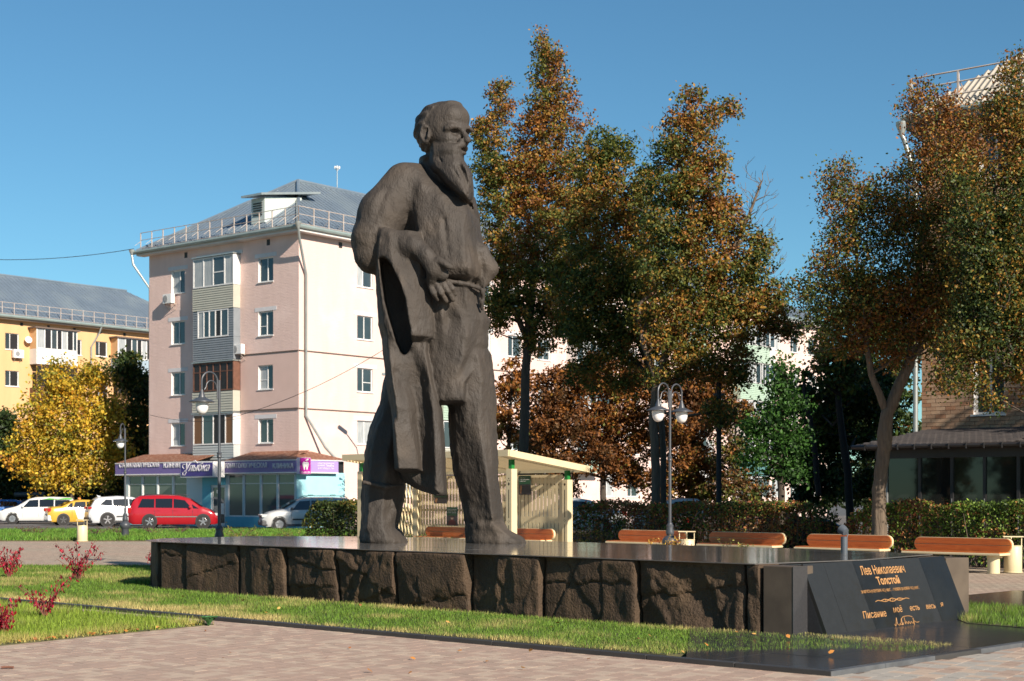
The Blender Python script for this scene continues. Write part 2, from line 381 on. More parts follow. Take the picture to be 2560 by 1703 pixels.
for n_, (y_, p, c_) in enumerate(cand):
    pat = float(vnoise(np.array([c_.x * .9]), np.array([c_.y * .9]), np.array([0.]), 2)[0]); rt = (c_ - KC).dot(KRn) < 0 and c_.x > 1.8
    w = pr.random() + pat * 1.2; k = (3 if w < .45 else 1 if w < .75 else 2) if rt else (0 if w < .3 else 1 if w < .68 else 2 if w < .9 else 0)
    zt = .003 + pr.uniform(0, .0025)
    if n_ < 300:
        o = bpy.data.objects.new('paver', pm[k]); COL.objects.link(o); o.parent = pv; o.location = (p.x, p.y, zt)
    else:
        me = pm[k]; base = [tuple(v.co + p + Vector((0, 0, zt))) for v in me.vertices]; rest[k].add(base, [tuple(f.vertices) for f in me.polygons])
allr = MB()
for k, r_ in enumerate(rest): allr.add(r_.v, r_.f)
ro = allr.build('paver_field', PV[0], pv); tag(ro, kind='stuff')
for m_ in PV[1:]: ro.data.materials.append(m_)
mi = []
for k, r_ in enumerate(rest): mi += [k] * len(r_.f)
ro.data.polygons.foreach_set('material_index', mi)
# fallen leaves
LEAFM = mat('fallen_leaf', (.45, .20, .04), .7, attr=True, island=.3, transl=.2)
def fallen(n, seed):
    rg = random.Random(seed)
    for i in range(n):
        if i % 3 == 0: t = rg.uniform(0, 9); q = Vector((-3.6, 18.35, 0)) + (Vector((-5.32, 15.8, 0)) - Vector((-3.6, 18.35, 0))).normalized() * rg.uniform(0, 3) + Vector((rg.gauss(0, .03), rg.gauss(0, .03), .03))
        elif i % 3 == 1: q = KC + KL * rg.uniform(.5, 12) + KLn * rg.uniform(.1, 2.4) + Vector((0, 0, .075))
        else: q = Vector((rg.uniform(-5, 5), rg.uniform(13.2, 19), .012))
        if i % 3 == 2 and ((q - KC).dot(KLn) > -.1 and (q - KC).dot(KRn) > -.1): continue
        yield q, rg
vs, fs, cs = [], [], []
for q, rg in fallen(90, 8):
    s_ = rg.uniform(.018, .04); a = rg.uniform(0, 6.3); E = Euler((rg.uniform(-.6, .6), rg.uniform(-.6, .6), a)).to_matrix(); n = len(vs)
    for u, v in ((0, -1), (.6, -.2), (.35, .7), (-.35, .7), (-.6, -.2)): vs.append(E @ Vector((u * s_, v * s_, .25 * s_ * abs(u))) + q + Vector((0, 0, s_ * .3)))
    fs.append((n, n + 1, n + 4)); fs.append((n + 1, n + 2, n + 4)); fs.append((n + 2, n + 3, n + 4)); c = rg.choice([(.5, .2, .04), (.55, .30, .08), (.32, .12, .04), (.40, .16, .03)]); cs += [c] * 5
o = npmesh('fallen_leaves', np.array([tuple(v) for v in vs]), np.array(fs), LEAFM, None, np.array(cs)); tag(o, 'orange fallen leaves scattered on lawn edge and paving', 'fallen leaves', kind='stuff')
# ================================================================ the stone plinth
plinth = empty('plinth', (-1.2, 22, 0), 0, 'long low plinth of rough dark basalt blocks with a polished granite top', 'plinth')
def pchild(o):
    o.parent = plinth; o.matrix_parent_inverse = Matrix.Translation((1.2, -22, 0)); return o
BAS = mat('rough_basalt', (.056, .039, .027), .7, (.085, .056, .035), 3.5, spec=.2, c3=(.105, .069, .041), scale3=1.6, bumps=[(9, .6, .03, (1, 1, .7)), (34, .9, .02, None), (110, .7, .006, None)])
TOPM = mat('polished_grey_granite', (.13, .12, .11), .07, (.10, .094, .088), 25, spec=.7, r2=.12, bumps=[(.8, .25, .006, (1, 1, 1))], c3=(.085, .08, .075), scale3=.7)
PH = .806
def px_on_front(p):
    r = (p - CX) / F; t = (r * PF0.y - PF0.x) / (PD.x - r * PD.y); return t      # distance from PF0 along the front
bounds = [402, 465, 595, 712, 843, 994, 1170, 1354, 1593, 1863, 1904]
tb = [px_on_front(b) for b in bounds]
core = MB(); ins = [(x * .985 + .0, y) for x, y in TOP]
cpoly = [(-5.6, 25.35), (3.0, 17.1), (3.3, 17.2), (5.35, 19.2), (5.5, 19.4), (4.15, 21.5), (.8, 24.9), (-2.65, 28.15), (-5.1, 28.35), (-6.0, 27.1), (-6.0, 25.9)]
core.prism(cpoly, -.1, PH - .03, lambda u, v, t: (u, v, t)); pchild(core.build('core', BAS))
def stone_face(o0, du, n, L, name, seed, rough=1.0, crackn=2, H=PH - .010, deep=.35, mt=None):
    rg = np.random.default_rng(seed); nu, nz = max(int(L / .022), 8), 38
    U, Zq = np.meshgrid(np.linspace(0, L, nu), np.linspace(-.1, H, nz), indexing='ij')
    wx = o0.x + du.x * U; wy = o0.y + du.y * U
    d = .075 * rough * fbm(wx * 1.6, wy * 1.6, Zq * 1.8, 3, seed) + .035 * rough * fbm(wx * 6, wy * 6, Zq * 5, 3, seed + 7)
    K_ = max(5, int(L * 7)); su, sz_ = rg.uniform(0, L, K_), rg.uniform(-.1, H, K_); gu, gz2, h0 = rg.normal(size=K_) * .22, rg.normal(size=K_) * .16, rg.uniform(.0, .05, K_)
    pl_ = h0[:, None, None] + gu[:, None, None] * (U[None] - su[:, None, None] + .03 * vnoise(U * 7, Zq * 7, U * 0, seed + 31)[None]) + gz2[:, None, None] * (Zq[None] - sz_[:, None, None])
    pl_ = np.sort(pl_, axis=0); d = .22 * d + rough * .9 * np.clip(pl_[max(1, K_ // 3)], -.12, .1)
    rid = np.abs(vnoise(wx * 2.2, wy * 2.2, Zq * 2.6, seed + 3)); d -= .008 * rough * np.exp(-(rid / .04) ** 2)
    fac = vnoise(wx * 2.5, wy * 2.5, Zq * 2.2, seed + 5); d += .012 * rough * np.tanh(fac * 7) + .012 * rough * fbm(wx * 16, wy * 16, Zq * 14, 3, seed + 17)
    for i in range(crackn):
        a = rg.uniform(-.8, .8) if rg.random() < .6 else rg.uniform(1.2, 1.9); u0, z0_ = rg.uniform(.2, .8) * L, rg.uniform(.2, .8) * H
        dist = (U - u0) * math.cos(a) + (Zq - z0_) * math.sin(a) + .07 * vnoise(U * 6, Zq * 6, U * 0, seed + 11 + i)
        d -= .022 * np.exp(-(dist / .010) ** 2); d += .012 * rough * np.tanh(dist / .02)
    e = np.minimum(U, L - U); d -= .05 * np.exp(-(e / .018) ** 1.3)
    tf = np.clip((H - Zq) / .05, 0, 1); d = d * (.45 + .55 * tf) ; d = np.clip(d, -.10, .07) + .016
    d[0, :] = -deep; d[-1, :] = -deep; d[:, -1] = np.minimum(d[:, -1], .004)
    X = wx + n.x * d; Y = wy + n.y * d
    V = np.stack([X, Y, Zq], 2); top = V[:, -1:, :].copy(); top[..., 0] = (wx[:, -1:] - n.x * deep); top[..., 1] = (wy[:, -1:] - n.y * deep)
    V = np.concatenate([V, top], 1); nzz = nz + 1; I = np.arange(nu * nzz).reshape(nu, nzz)
    Q = np.stack([I[:-1, :-1], I[1:, :-1], I[1:, 1:], I[:-1, 1:]], 2).reshape(-1, 4)
    o = npmesh(name, V.reshape(-1, 3), Q, mt or BAS, None, smooth=True); o.data.set_sharp_from_angle(angle=R(50)); return pchild(o)
FN = Vector((PN.x, PN.y, 0)).normalized()
crk = [1, 1, 2, 3, 4, 2, 2, 4, 2, 0]
rgh = [.5, .5, .7, .9, 1.5, .8, .9, .6, 1.5, .8]
for i in range(len(tb) - 1):
    stone_face(PF0 + PD * (tb[i] + .003), PD, FN, tb[i + 1] - tb[i] - .006, 'stone_block', 20 + i * 7, rgh[i], crk[i])
# the left end of the plinth turns back in two more blocks
for (a, b, sd) in (((-6.2, 26.15), (-5.87, 25.26), 90), ((-6.15, 27.1), (-6.2, 26.2), 95), ((-5.2, 28.4), (-6.12, 27.15), 97)):
    a, b = Vector((*a, 0)), Vector((*b, 0)); du = (b - a).normalized(); stone_face(a, du, Vector((du.y, -du.x, 0)), (b - a).length, 'stone_block', sd, .5, 1)
SMO = mat('honed_basalt', (.10, .077, .056), .6, (.082, .062, .046), 6, spec=.25, bump=.15, bscale=80, c3=(.115, .088, .064), scale3=2.0)
s0 = PF0 + PD * (px_on_front(1908) + .0); s1_ = PF0 + PD * px_on_front(1983)
b = MB(); q = [s0, s1_, s1_ - FN * .4, s0 - FN * .4]; b.prism([(p.x, p.y) for p in q], -.1, PH - .022, lambda u, v, t: (u, v, t)); pchild(b.build('corner_block', SMO, bevel=.008))
# recessed black slab between the corner block and the inscription wedge
BL = Vector((3.46, 16.62, 0)); BR = Vector((5.64, 18.76, 0)); TL = Vector((3.24, 16.88, PH)); TR = Vector((5.44, 19.02, PH))
b = MB(); r0 = s1_ + FN * .004; b.add([(r0.x, r0.y, -.1), (TL.x + .03, TL.y - .06, -.1), (TL.x + .03, TL.y - .06, PH - .02), (r0.x, r0.y, PH - .02)], [(0, 1, 2, 3)])
pchild(b.build('recessed_slab', GRAN))
# inscription wedge: five polished slabs leaning back
PU = (BR - BL).normalized(); LB = (BR - BL).length; PV_ = (TL - BL); PV_ -= PU * PV_.dot(PU); HB = PV_.length; PV_.normalize(); PNN = PU.cross(PV_).normalized()
sh = (TL - BL).dot(PU) / HB                                  # the slabs' joints lean a little
def onp(u, v, t): return tuple(BL + PU * (u + sh * v * .0) + PV_ * v + PNN * t)
INS = mat('inscription_granite', (.012, .012, .0105), .14, (.014, .014, .0125), 12, spec=.5, r2=.24, c3=(.017, .017, .015), scale3=1.5)
INS2 = mat('inscription_granite_pale', (.022, .0215, .019), .14, (.025, .0245, .022), 12, spec=.5, r2=.24, c3=(.026, .025, .023), scale3=1.5)
cuts = [0, .40, .99, 1.56, 2.45, LB]; lean = .0
for i in range(5):
    b = MB(); g = .002; b.prism([(cuts[i] + g, 0), (cuts[i + 1] - g, 0), (cuts[i + 1] - g, HB), (cuts[i] + g, HB)], -.04, 0, onp); pchild(b.build('inscription_slab', [INS2, INS2, INS, INS2, INS][i] if i != 1 else INS2))
b = MB(); i0 = Vector(onp(.0, 0, -.04)); i1 = Vector(onp(LB, 0, -.04)); i2 = Vector(onp(LB, HB, -.04)); i3 = Vector(onp(0, HB, -.04)); bk0 = i3 + Vector((-.35, .4, -PH + 0)); bk0.z = 0; bk1 = i2 + Vector((-.35, .4, 0)); bk1.z = 0
b.add([i0, i1, i2, i3, (bk0.x, bk0.y, -.1), (bk1.x, bk1.y, -.1), (bk0.x, bk0.y, PH - .03), (bk1.x, bk1.y, PH - .03), (i0.x, i0.y, -.1), (i1.x, i1.y, -.1)], [(0, 3, 6, 4, 8), (1, 9, 5, 7, 2), (3, 2, 7, 6)])
pchild(b.build('wedge_side', GRAN))
# block at the far right end
b = MB(); rA, rB, rC, rD = Vector((5.35, 19.22)), Vector((5.73, 19.02)), Vector((5.72, 19.3)), Vector((5.2, 20.2))
b.prism([(5.42, 18.98), (5.78, 19.22), (4.9, 20.7), (4.6, 20.2)], -.1, PH - .024, lambda u, v, t: (u, v, t)); pchild(b.build('corner_block', SMO, bevel=.01))
# gilded lettering: positions measured on the photograph, turned into slab coordinates
GOLD = mat('gilded_lettering', (.44, .225, .085), .5, (.36, .185, .07), 60, spec=.4)
def lbox(u0, v0, u1, v1): return (u0 * LB, v0 * HB, u1 * LB, v1 * HB)
def ins(txt, bx, **k): pchild(letters('inscription', txt, GOLD, None, lambda u, v, t: onp(u, v, .0015 + t), lbox(*bx), depth=.003, **k))
ins('Лев Николаевич', (.355, .795, .665, .925), bold=.012, shear=.0)
ins('Толстой', (.44, .645, .60, .765), bold=.03)
ins('28 АВГУСТА (9 СЕНТЯБРЯ  Н.С.) 1828 Г.  -  7 НОЯБРЯ (20 НОЯБРЯ  Н.С.) 1910 Г.', (.31, .535, .72, .59), bold=.004)
for t_, a_, c_, z_ in (('Писание', .30, .46, .205), ('моё', .515, .58, .245), ('есть', .635, .705, .25), ('весь', .755, .825, .25), ('я', .865, .89, .265)): ins(t_, (a_ - .035, z_, c_ - .035, z_ + {'Писание': .10, 'моё': .095, 'есть': .062, 'весь': .062, 'я': .058}[t_]), bold=.004, shear=.25)
g = MB()
def stroke(pts, r=.0065, steps=8):
    P = [Vector(onp(u * LB, v * HB, .004)) for u, v in pts]; out = []
    for i in range(len(P) - 1):
        a, b_, c, d = P[max(i - 1, 0)], P[i], P[i + 1], P[min(i + 2, len(P) - 1)]
        for s_ in range(steps): t = s_ / steps; out.append(.5 * ((2 * b_) + (c - a) * t + (2 * a - 5 * b_ + 4 * c - d) * t * t + (3 * b_ - a - 3 * c + d) * t ** 3))
    out.append(P[-1]); g.tube(out, r, 5)
ox, oy = .50, .425                                       # braided ornament
for ph_ in (0, math.pi): stroke([(ox - .085 + .17 * k / 24, oy + .022 * math.sin(k / 24 * 3 * math.pi * 1.0 + ph_) * (1 - abs(k / 12 - 1) ** 3)) for k in range(25)], .005, 2)
for k in range(7): stroke([(ox - .05 + k * .017, oy - .012), (ox - .045 + k * .017, oy + .012)], .004, 3)
stroke([(ox - .12, oy - .006), (ox - .10, oy + .008), (ox - .085, oy)], .005); stroke([(ox + .12, oy - .004), (ox + .10, oy + .008), (ox + .085, oy)], .005)
pchild(g.build('ornament', GOLD))
g = MB()                                                 # signature
_st = stroke
def stroke(pts, r=.0065, steps=8): _st([(.455 + (u - .455) * .9, v * .95 + .035) for u, v in pts], r * .8, steps)
stroke([(.455, .06), (.46, .03), (.475, .10), (.485, .145), (.478, .06), (.492, .035), (.50, .06), (.507, .035), (.52, .06)], .005)
stroke([(.507, .06), (.52, .125), (.515, .035), (.53, .065)], .005)
stroke([(.515, .11), (.54, .15), (.585, .155), (.61, .135)], .005); stroke([(.545, .14), (.54, .04)], .005)
stroke([(.54, .04), (.552, .075), (.56, .04), (.57, .075), (.578, .04), (.59, .07), (.60, .04), (.612, .075), (.63, .05), (.65, .055)], .005)
stroke([(.612, .12), (.606, .0)], .006)
pchild(g.build('signature', GOLD))
# polished top in large slabs, each a hair out of level so reflections break at the joints
NT = 11; a0 = PF0 + FN * .02
ax, ay = PD, -FN
hull = TOP if sum(TOP[i][0] * TOP[(i + 1) % len(TOP)][1] - TOP[(i + 1) % len(TOP)][0] * TOP[i][1] for i in range(len(TOP))) > 0 else TOP[::-1]
rt = random.Random(4)
for i in range(-1, 14):
    for j in range(4):
        u0, v0 = i * 1.15 - .4, j * 1.35 - .1; g_ = .0015
        cell = [a0 + ax * (u0 + g_) + ay * (v0 + g_), a0 + ax * (u0 + 1.15 - g_) + ay * (v0 + g_), a0 + ax * (u0 + 1.15 - g_) + ay * (v0 + 1.35 - g_), a0 + ax * (u0 + g_) + ay * (v0 + 1.35 - g_)]
        c_ = convex_clip([(p.x, p.y) for p in cell], hull)
        if len(c_) < 3 or area(c_) < .01: continue
        gx_, gy_ = rt.uniform(-.0008, .0008), rt.uniform(-.0008, .0008); mx_, my_ = sum(p[0] for p in c_) / len(c_), sum(p[1] for p in c_) / len(c_)
        if sum(c_[k][0] * c_[(k + 1) % len(c_)][1] - c_[(k + 1) % len(c_)][0] * c_[k][1] for k in range(len(c_))) < 0: c_ = c_[::-1]
        b = MB(); b.prism(c_, 0, 1, lambda u, v, t: (u, v, PH - .012 + .012 * t + (gx_ * (u - mx_) + gy_ * (v - my_)) * t)); pchild(b.build('top_slab', TOPM))
# small floodlight standing on the top
fl = empty('floodlight', (4.36, 19.95, PH), 0, 'small round grey floodlight on a short post at the right end of the plinth top', 'floodlight')
LM = mat('lamp_grey_paint', (.085, .095, .11), .42, (.07, .08, .092), 8, spec=.5)
b = MB(); b.lathe([(.045, 0), (.045, .22), (.0, .22)], n=16); b.build('post', LM, fl)
Mf = Euler((R(-62), 0, R(38))).to_matrix()
b = MB(); b.lathe([(0, -.05), (.05, -.045), (.062, 0), (.066, .045), (.058, .05)], (-.01, 0, .30), 18, Mf); b.build('lamp_head', LM, fl)
b = MB(); b.lathe([(0, .047), (.057, .047)], (-.01, 0, .30), 18, Mf); b.build('lens', mat('blue_lens_glass', (.03, .09, .16), .08, spec=.8), fl)
b = MB(); b.tube([(.03, 0, .2), (.055, .03, .25), (.05, .05, .31)], .008, 6); b.build('bracket', LM, fl)
# ================================================================ buildings
TH = math.atan2(.778, .628); dR = Vector((math.cos(TH), math.sin(TH), 0)); dL = Vector((-math.sin(TH), math.cos(TH), 0))
WHITE = mat('white_plastic', (.72, .70, .67), .45, (.64, .62, .6), 2)
PINK = mat('pink_painted_brick', (.72, .52, .455), .85, (.65, .465, .405), 1.0, stretch=(1.6, 1.6, .18), bumps=[(3, .35, .03, (1, 1, 2.2)), (14, .5, .02, (1, 1, 2.5))], c3=(.75, .555, .49), scale3=.5)
def brick_relief(m, bw=.27, rh=.085, st=.32):
    nt = m.node_tree; N, L = nt.nodes, nt.links; P = N['Principled BSDF']; tc = N.new('ShaderNodeTexCoord'); sx = N.new('ShaderNodeSeparateXYZ'); L.new(tc.outputs['Object'], sx.inputs[0])
    ad = N.new('ShaderNodeMath'); L.new(sx.outputs[0], ad.inputs[0]); L.new(sx.outputs[1], ad.inputs[1]); cb = N.new('ShaderNodeCombineXYZ'); L.new(ad.outputs[0], cb.inputs[0]); L.new(sx.outputs[2], cb.inputs[1])
    bt = N.new('ShaderNodeTexBrick'); L.new(cb.outputs[0], bt.inputs['Vector']); bt.inputs['Scale'].default_value = 1; bt.inputs['Brick Width'].default_value = bw; bt.inputs['Row Height'].default_value = rh; bt.inputs['Mortar Size'].default_value = .014; bt.inputs['Mortar Smooth'].default_value = .4
    b = N.new('ShaderNodeBump'); b.invert = True; b.inputs['Strength'].default_value = st; b.inputs['Distance'].default_value = .012; L.new(bt.outputs['Fac'], b.inputs['Height'])
    if P.inputs['Normal'].links: L.new(P.inputs['Normal'].links[0].from_socket, b.inputs['Normal'])
    L.new(b.outputs[0], P.inputs['Normal'])
brick_relief(PINK)
PINK2 = mat('pink_smooth_render', (.64, .45, .39), .85, (.60, .42, .36), 1.5)
YEL = mat('yellow_render', (.66, .405, .20), .85, (.585, .355, .17), .8, stretch=(1.6, 1.6, .18), bump=.2, bscale=12)
GLASS = mat('window_glass', (.022, .035, .04), .04, (.05, .065, .07), .6, spec=.8)
CURT = mat('net_curtain', (.42, .43, .42), .35, (.26, .28, .29), 5, stretch=(3, 3, .4), spec=.6)
DRK = mat('dark_interior', (.014, .013, .013), .5)
ROOFM = mat('grey_blue_roof_metal', (.22, .27, .32), .32, (.18, .225, .27), 1.2, metal=.35, spec=.6, c3=(.26, .31, .34), scale3=.3)
GALV = mat('galvanised_steel', (.42, .44, .42), .35, (.33, .36, .35), 3, metal=.5)
GUT = mat('weathered_gutter', (.27, .33, .31), .45, (.22, .27, .26), 1.5, metal=.2)
RUSTY = mat('pale_rusty_rail', (.48, .45, .42), .6, (.38, .27, .20), 3)
BEI = mat('beige_siding', (.42, .41, .34), .55, (.38, .37, .31), 2)
GRYS = mat('grey_siding', (.20, .22, .24), .55, (.17, .19, .205), 2)
BRWN = mat('brown_timber_frame', (.16, .07, .045), .6, (.11, .05, .03), 5)
LINT = mat('pale_lintel_paint', (.62, .60, .60), .8, (.54, .52, .52), 3)
DKR = mat('dark_ledge', (.14, .10, .08), .8)
class Face:
    def __init__(s, root, O, side, offset=0.0, shift=0.0):
        s.root, s.O, s.side, s.off, s.sh = root, Vector(O), side, offset, shift
    def p(s, u, z, d=0.0):
        d += s.off
        return (-d, u, z) if s.side == 'L' else (u, -d, z)
    def u(s, px):
        r = (px - CX) / F; nrm = -dR if s.side == 'L' else -dL; D_ = dL if s.side == 'L' else dR; O = s.O + nrm * s.off
        return (r * O.y - O.x) / (D_.x - r * D_.y)
    def z(s, u, py):
        nrm = -dR if s.side == 'L' else -dL; D_ = dL if s.side == 'L' else dR; return CH + (HY - py) / F * ((s.O + nrm * s.off) + D_ * u).y
    def box(s, b, u0, z0, u1, z1, d0, d1):
        A, B = s.p(u0, z0, d0), s.p(u1, z1, d1); return b.b2([min(A[i], B[i]) for i in range(3)], [max(A[i], B[i]) for i in range(3)])
    def wall(s, name, u0, u1, z0, z1, ops, m, rev=.16, rm=None, parent=None):
        us = sorted({u0, u1, *[o[0] for o in ops], *[o[2] for o in ops]}); zs = sorted({z0, z1, *[o[1] for o in ops], *[o[3] for o in ops]})
        us = [u for u in us if u0 <= u <= u1]; zs = [z for z in zs if z0 <= z <= z1]; b = MB(); fl = s.side == 'L'
        def q(a, b_, c, d): b.quad(*([a, b_, c, d] if not fl else [d, c, b_, a]))
        for i in range(len(us) - 1):
            for j in range(len(zs) - 1):
                cu, cz = (us[i] + us[i + 1]) / 2, (zs[j] + zs[j + 1]) / 2
                if any(o[0] < cu < o[2] and o[1] < cz < o[3] for o in ops): continue
                q(s.p(us[i], zs[j]), s.p(us[i + 1], zs[j]), s.p(us[i + 1], zs[j + 1]), s.p(us[i], zs[j + 1]))
        w = b.build(name, m, parent or s.root)
        if rev:
            for (a, c, e, g) in ops:
                b = MB()
                for (p1, p2) in (((a, c), (e, c)), ((e, c), (e, g)), ((e, g), (a, g)), ((a, g), (a, c))):
                    b.quad(s.p(*p1, 0), s.p(*p2, 0), s.p(*p2, -rev), s.p(*p1, -rev))
                b.build('reveal', rm or m, w)
        return w
    def window(s, u0, z0, u1, z1, d=-.12, cols=(.5,), rows=(), fm=None, gm=None, t=.055, sill=True, lint=None, name='window', mix=None, parent=None):
        fm = fm or WHITE; b = MB(); cu = [0] + list(cols) + [1]; W = u1 - u0; H = z1 - z0
        for i, c in enumerate(cu):
            x = u0 + c * W; k = t if 0 < i < len(cu) - 1 else t; a = x if i == 0 else x - k if i == len(cu) - 1 else x - k / 2; s.box(b, a, z0, a + k, z1, d - .03, d + .03)
        for zz in (z0, z1 - t): s.box(b, u0 + t, zz, u1 - t, zz + t, d - .028, d + .028)
        for k_, r_ in rows: s.box(b, u0 + cu[k_] * W + t, z0 + r_ * H, u0 + cu[k_ + 1] * W - t, z0 + r_ * H + t * .7, d - .025, d + .025)
        w = b.build(name, fm, parent or s.root)
        for i in range(len(cu) - 1):
            g = (mix[i] if mix else gm or GLASS); b = MB(); a0, a1 = u0 + cu[i] * W + t / 2, u0 + cu[i + 1] * W - t / 2
            P_ = [s.p(a0, z0 + t, d), s.p(a1, z0 + t, d), s.p(a1, z1 - t, d), s.p(a0, z1 - t, d)]
            b.quad(*(P_ if s.side == 'R' else P_[::-1])); b.build('pane', g, w)
        if sill: b = MB(); s.box(b, u0 - .05, z0 - .05, u1 + .05, z0 - .002, d, .06); b.build('sill', WHITE, w)
        if lint: b = MB(); s.box(b, u0 - .28, z1 + .02, u1 + .28, z1 + .24, .002, .014); b.build('lintel', LINT, w)
        return w
    def siding(s, u0, z0, u1, z1, d, m, step=.12, name='siding', parent=None, vertical=False):
        b = MB(); n = max(1, round(((u1 - u0) if vertical else (z1 - z0)) / step))
        for i in range(n):
            if vertical: a = u0 + (u1 - u0) * i / n; c = u0 + (u1 - u0) * (i + 1) / n; s.box(b, a + .006, z0, c - .006, z1, -.02, d + .0); 
            else:
                a = z0 + (z1 - z0) * i / n; c = z0 + (z1 - z0) * (i + 1) / n
                P1, P2, P3, P4 = s.p(u0, a, d), s.p(u1, a, d), s.p(u1, c, d - .03), s.p(u0, c, d - .03); b.quad(P1, P2, P3, P4); b.quad(s.p(u0, c, d - .03), s.p(u1, c, d - .03), s.p(u1, c, d), s.p(u0, c, d))
        for (x, k) in ((u0, -1), (u1, 1)): b.quad(s.p(x, z0, -.02), s.p(x, z0, d - .004), s.p(x, z1, d - .004), s.p(x, z1, -.02))
        b.quad(s.p(u0, z0, -.02), s.p(u1, z0, -.02), s.p(u1, z0, d), s.p(u0, z0, d)); b.quad(s.p(u0, z1, -.02), s.p(u1, z1, -.02), s.p(u1, z1, d), s.p(u0, z1, d))
        return b.build(name, m, parent or s.root)
def fn_world(root, pt): return root.matrix_basis @ Vector(pt)
def roof_hip(root, L, W, ez, rz_, ov, m, a=5.95, name='roof', seams=.42, both=True, sm=None):
    b = MB(); E = [(-ov, -ov, ez), (L + ov, -ov, ez), (L + ov, W + ov, ez), (-ov, W + ov, ez)]; R1 = (a, W / 2, rz_); R2 = (L - a if both else L + ov, W / 2, rz_)
    b.add(E + [R1, R2], [(0, 1, 5, 4), (1, 2, 5), (2, 3, 4, 5), (3, 0, 4)] + [(0, 3, 2, 1)]); rf = b.build(name, m, root)
    b = MB(); n = int(L / seams)
    for i in range(n):
        x = -ov + (i + .5) * seams; t = min(1, (x + ov) / (a + ov), ((L + ov - x) / (a + ov)) if both else 1); p0 = Vector((x, -ov, ez + .02)); p1 = Vector((x, -ov + (W / 2 + ov) * t, ez + (rz_ - ez) * t + .02)); b.tube([p0, p1], .02, 4, False)
    n = int((W + 2 * ov) / seams)
    for i in range(n):
        y = -ov + (i + .5) * seams; t = 1 - abs(y - W / 2) / (W / 2 + ov); p0 = Vector((-ov, y, ez + .02)); p1 = Vector((-ov + (a + ov) * t, y, ez + (rz_ - ez) * t + .02)); b.tube([p0, p1], .02, 4, False)
    tag(b.build('roof_seams', sm or m, rf), kind='stuff')
    b = MB(); b.tube([Vector(E[0]) + Vector((0, 0, .05)), Vector(R1) + Vector((0, 0, .06))], .11, 6); b.tube([Vector(E[3]) + Vector((0, 0, .05)), Vector(R1) + Vector((0, 0, .06))], .11, 6); b.tube([Vector(R1) + Vector((0, 0, .06)), Vector(R2) + Vector((0, 0, .06))], .11, 6); b.build('ridge_cap', sm or m, rf)
    return rf
def railing(root, pts, spacing, h=.85, up=(0, 0, 1)):
    P0, P1 = Vector(pts[0]), Vector(pts[1]); n = int((P1 - P0).length / spacing); d = (P1 - P0).normalized(); side = Vector((0, 0, 1)).cross(d)
    b = MB(); b.tube([P0 + Vector((0, 0, h)), P1 + Vector((0, 0, h))], .022, 5); r = b.build('roof_rail', RUSTY, root)
    b = MB(); b.tube([P0 + Vector((0, 0, h * .55)), P1 + Vector((0, 0, h * .55))], .02, 5); b.build('roof_rail', RUSTY, root)
    b = MB(); b.tube([P0 + Vector((0, 0, .03)), P1 + Vector((0, 0, .03))], .02, 5); b.build('roof_rail', RUSTY, root)
    b = MB(); b.box((0, 0, h / 2), (.05, .05, h)); b.tube([(0, 0, .45), tuple(side * .42 * (-1 if False else 1) + Vector((0, 0, .15)))], .014, 4); me = b.build('rail_post', RUSTY, root); me.location = P0
    for i in range(1, n + 1): o = inst(me, 'rail_post', root); o.location = P0 + d * (i * (P1 - P0).length / n)
def ac_unit(root, f, u, z, w=.78, h=.55, label='white air conditioner unit', rz=TH):
    w0 = fn_world(root, f.p(u, z, 0)); e = empty('air_conditioner', w0, rz if f.side == 'R' else rz + math.pi / 2 + math.pi, label, 'air conditioner', 'air conditioners on the facades')
    b = MB(); b.box((0, -.30, h / 2), (w, .28, h)); b.build('housing', WHITE, e, bevel=.02)
    b = MB(); b.lathe([(0, .0), (.2, 0), (.2, .02), (.17, .025), (.03, .015)], (-.12, -.44, h / 2), 18, Matrix.Rotation(R(90), 3, 'X')); b.build('fan_grille', mat('fan_grey', (.25, .25, .25), .6), e)
    for sx in (-.28, .28): b = MB(); b.box((sx, -.2, -.02), (.04, .4, .04)); b.tube([(sx, -.38, -.03), (sx, 0, -.35)], .015, 5); b.build('bracket', RUSTY, e)
    return e
def pipe(root, pts, r, m=GALV, name='downpipe', funnel=True):
    b = MB(); b.tube(pts, r, 10)
    if funnel: p = Vector(pts[0]); b.lathe([(r, -.02), (r * 1.2, .05), (r * 2.3, .22), (r * 2.5, .32)], p, 12)
    o = b.build(name, m, root)
    if len(pts) > 2:
        L_ = (Vector(pts[-2]) - Vector(pts[-3])).length if len(pts) > 3 else 0
    return o
# ---------------------------------------------------------------- pink apartment block
PO = Vector((-11.5, 82, 0)); pk = empty('apartment_block', PO, TH, 'pink five storey apartment block with a purple signed clinic on its ground floor', 'apartment block')
PL_ = Face(pk, PO, 'L'); PR_ = Face(pk, PO, 'R'); WW, LL, ZT = 12.85, 61.0, 15.75
zf = [(4.47 + 2.96 * k, 5.80 + 2.96 * k) for k in range(4)]
opsL = []; wl = []
for px0, px1 in ((428.5, 462), (646, 683)):
    ua, ub = PL_.u(px1), PL_.u(px0)
    for k, (a, b_) in enumerate(zf): opsL.append((ua, a, ub, b_)); wl.append((ua, a, ub, b_, k))
ub1, ub0 = PL_.u(499.6), PL_.u(600.6)
PL_.wall('wall', 0, WW, -.2, ZT, opsL, PINK, rm=WHITE)
for i, (a, z0, b_, z1, k) in enumerate(wl):
    c = [(.48,), (.45,), (.5,), (.44,)][k]; big = i >= 4
    PL_.window(a, z0, b_, z1, cols=c, rows=((1, .38),) if big and k in (1, 2) else (), lint=True, mix=[GLASS, CURT if (i * 7 + k) % 3 == 0 else GLASS])
b = MB(); PL_.box(b, 0.02, 6.32, PL_.u(600.6) - .1, 9.36, 0.0, .02)
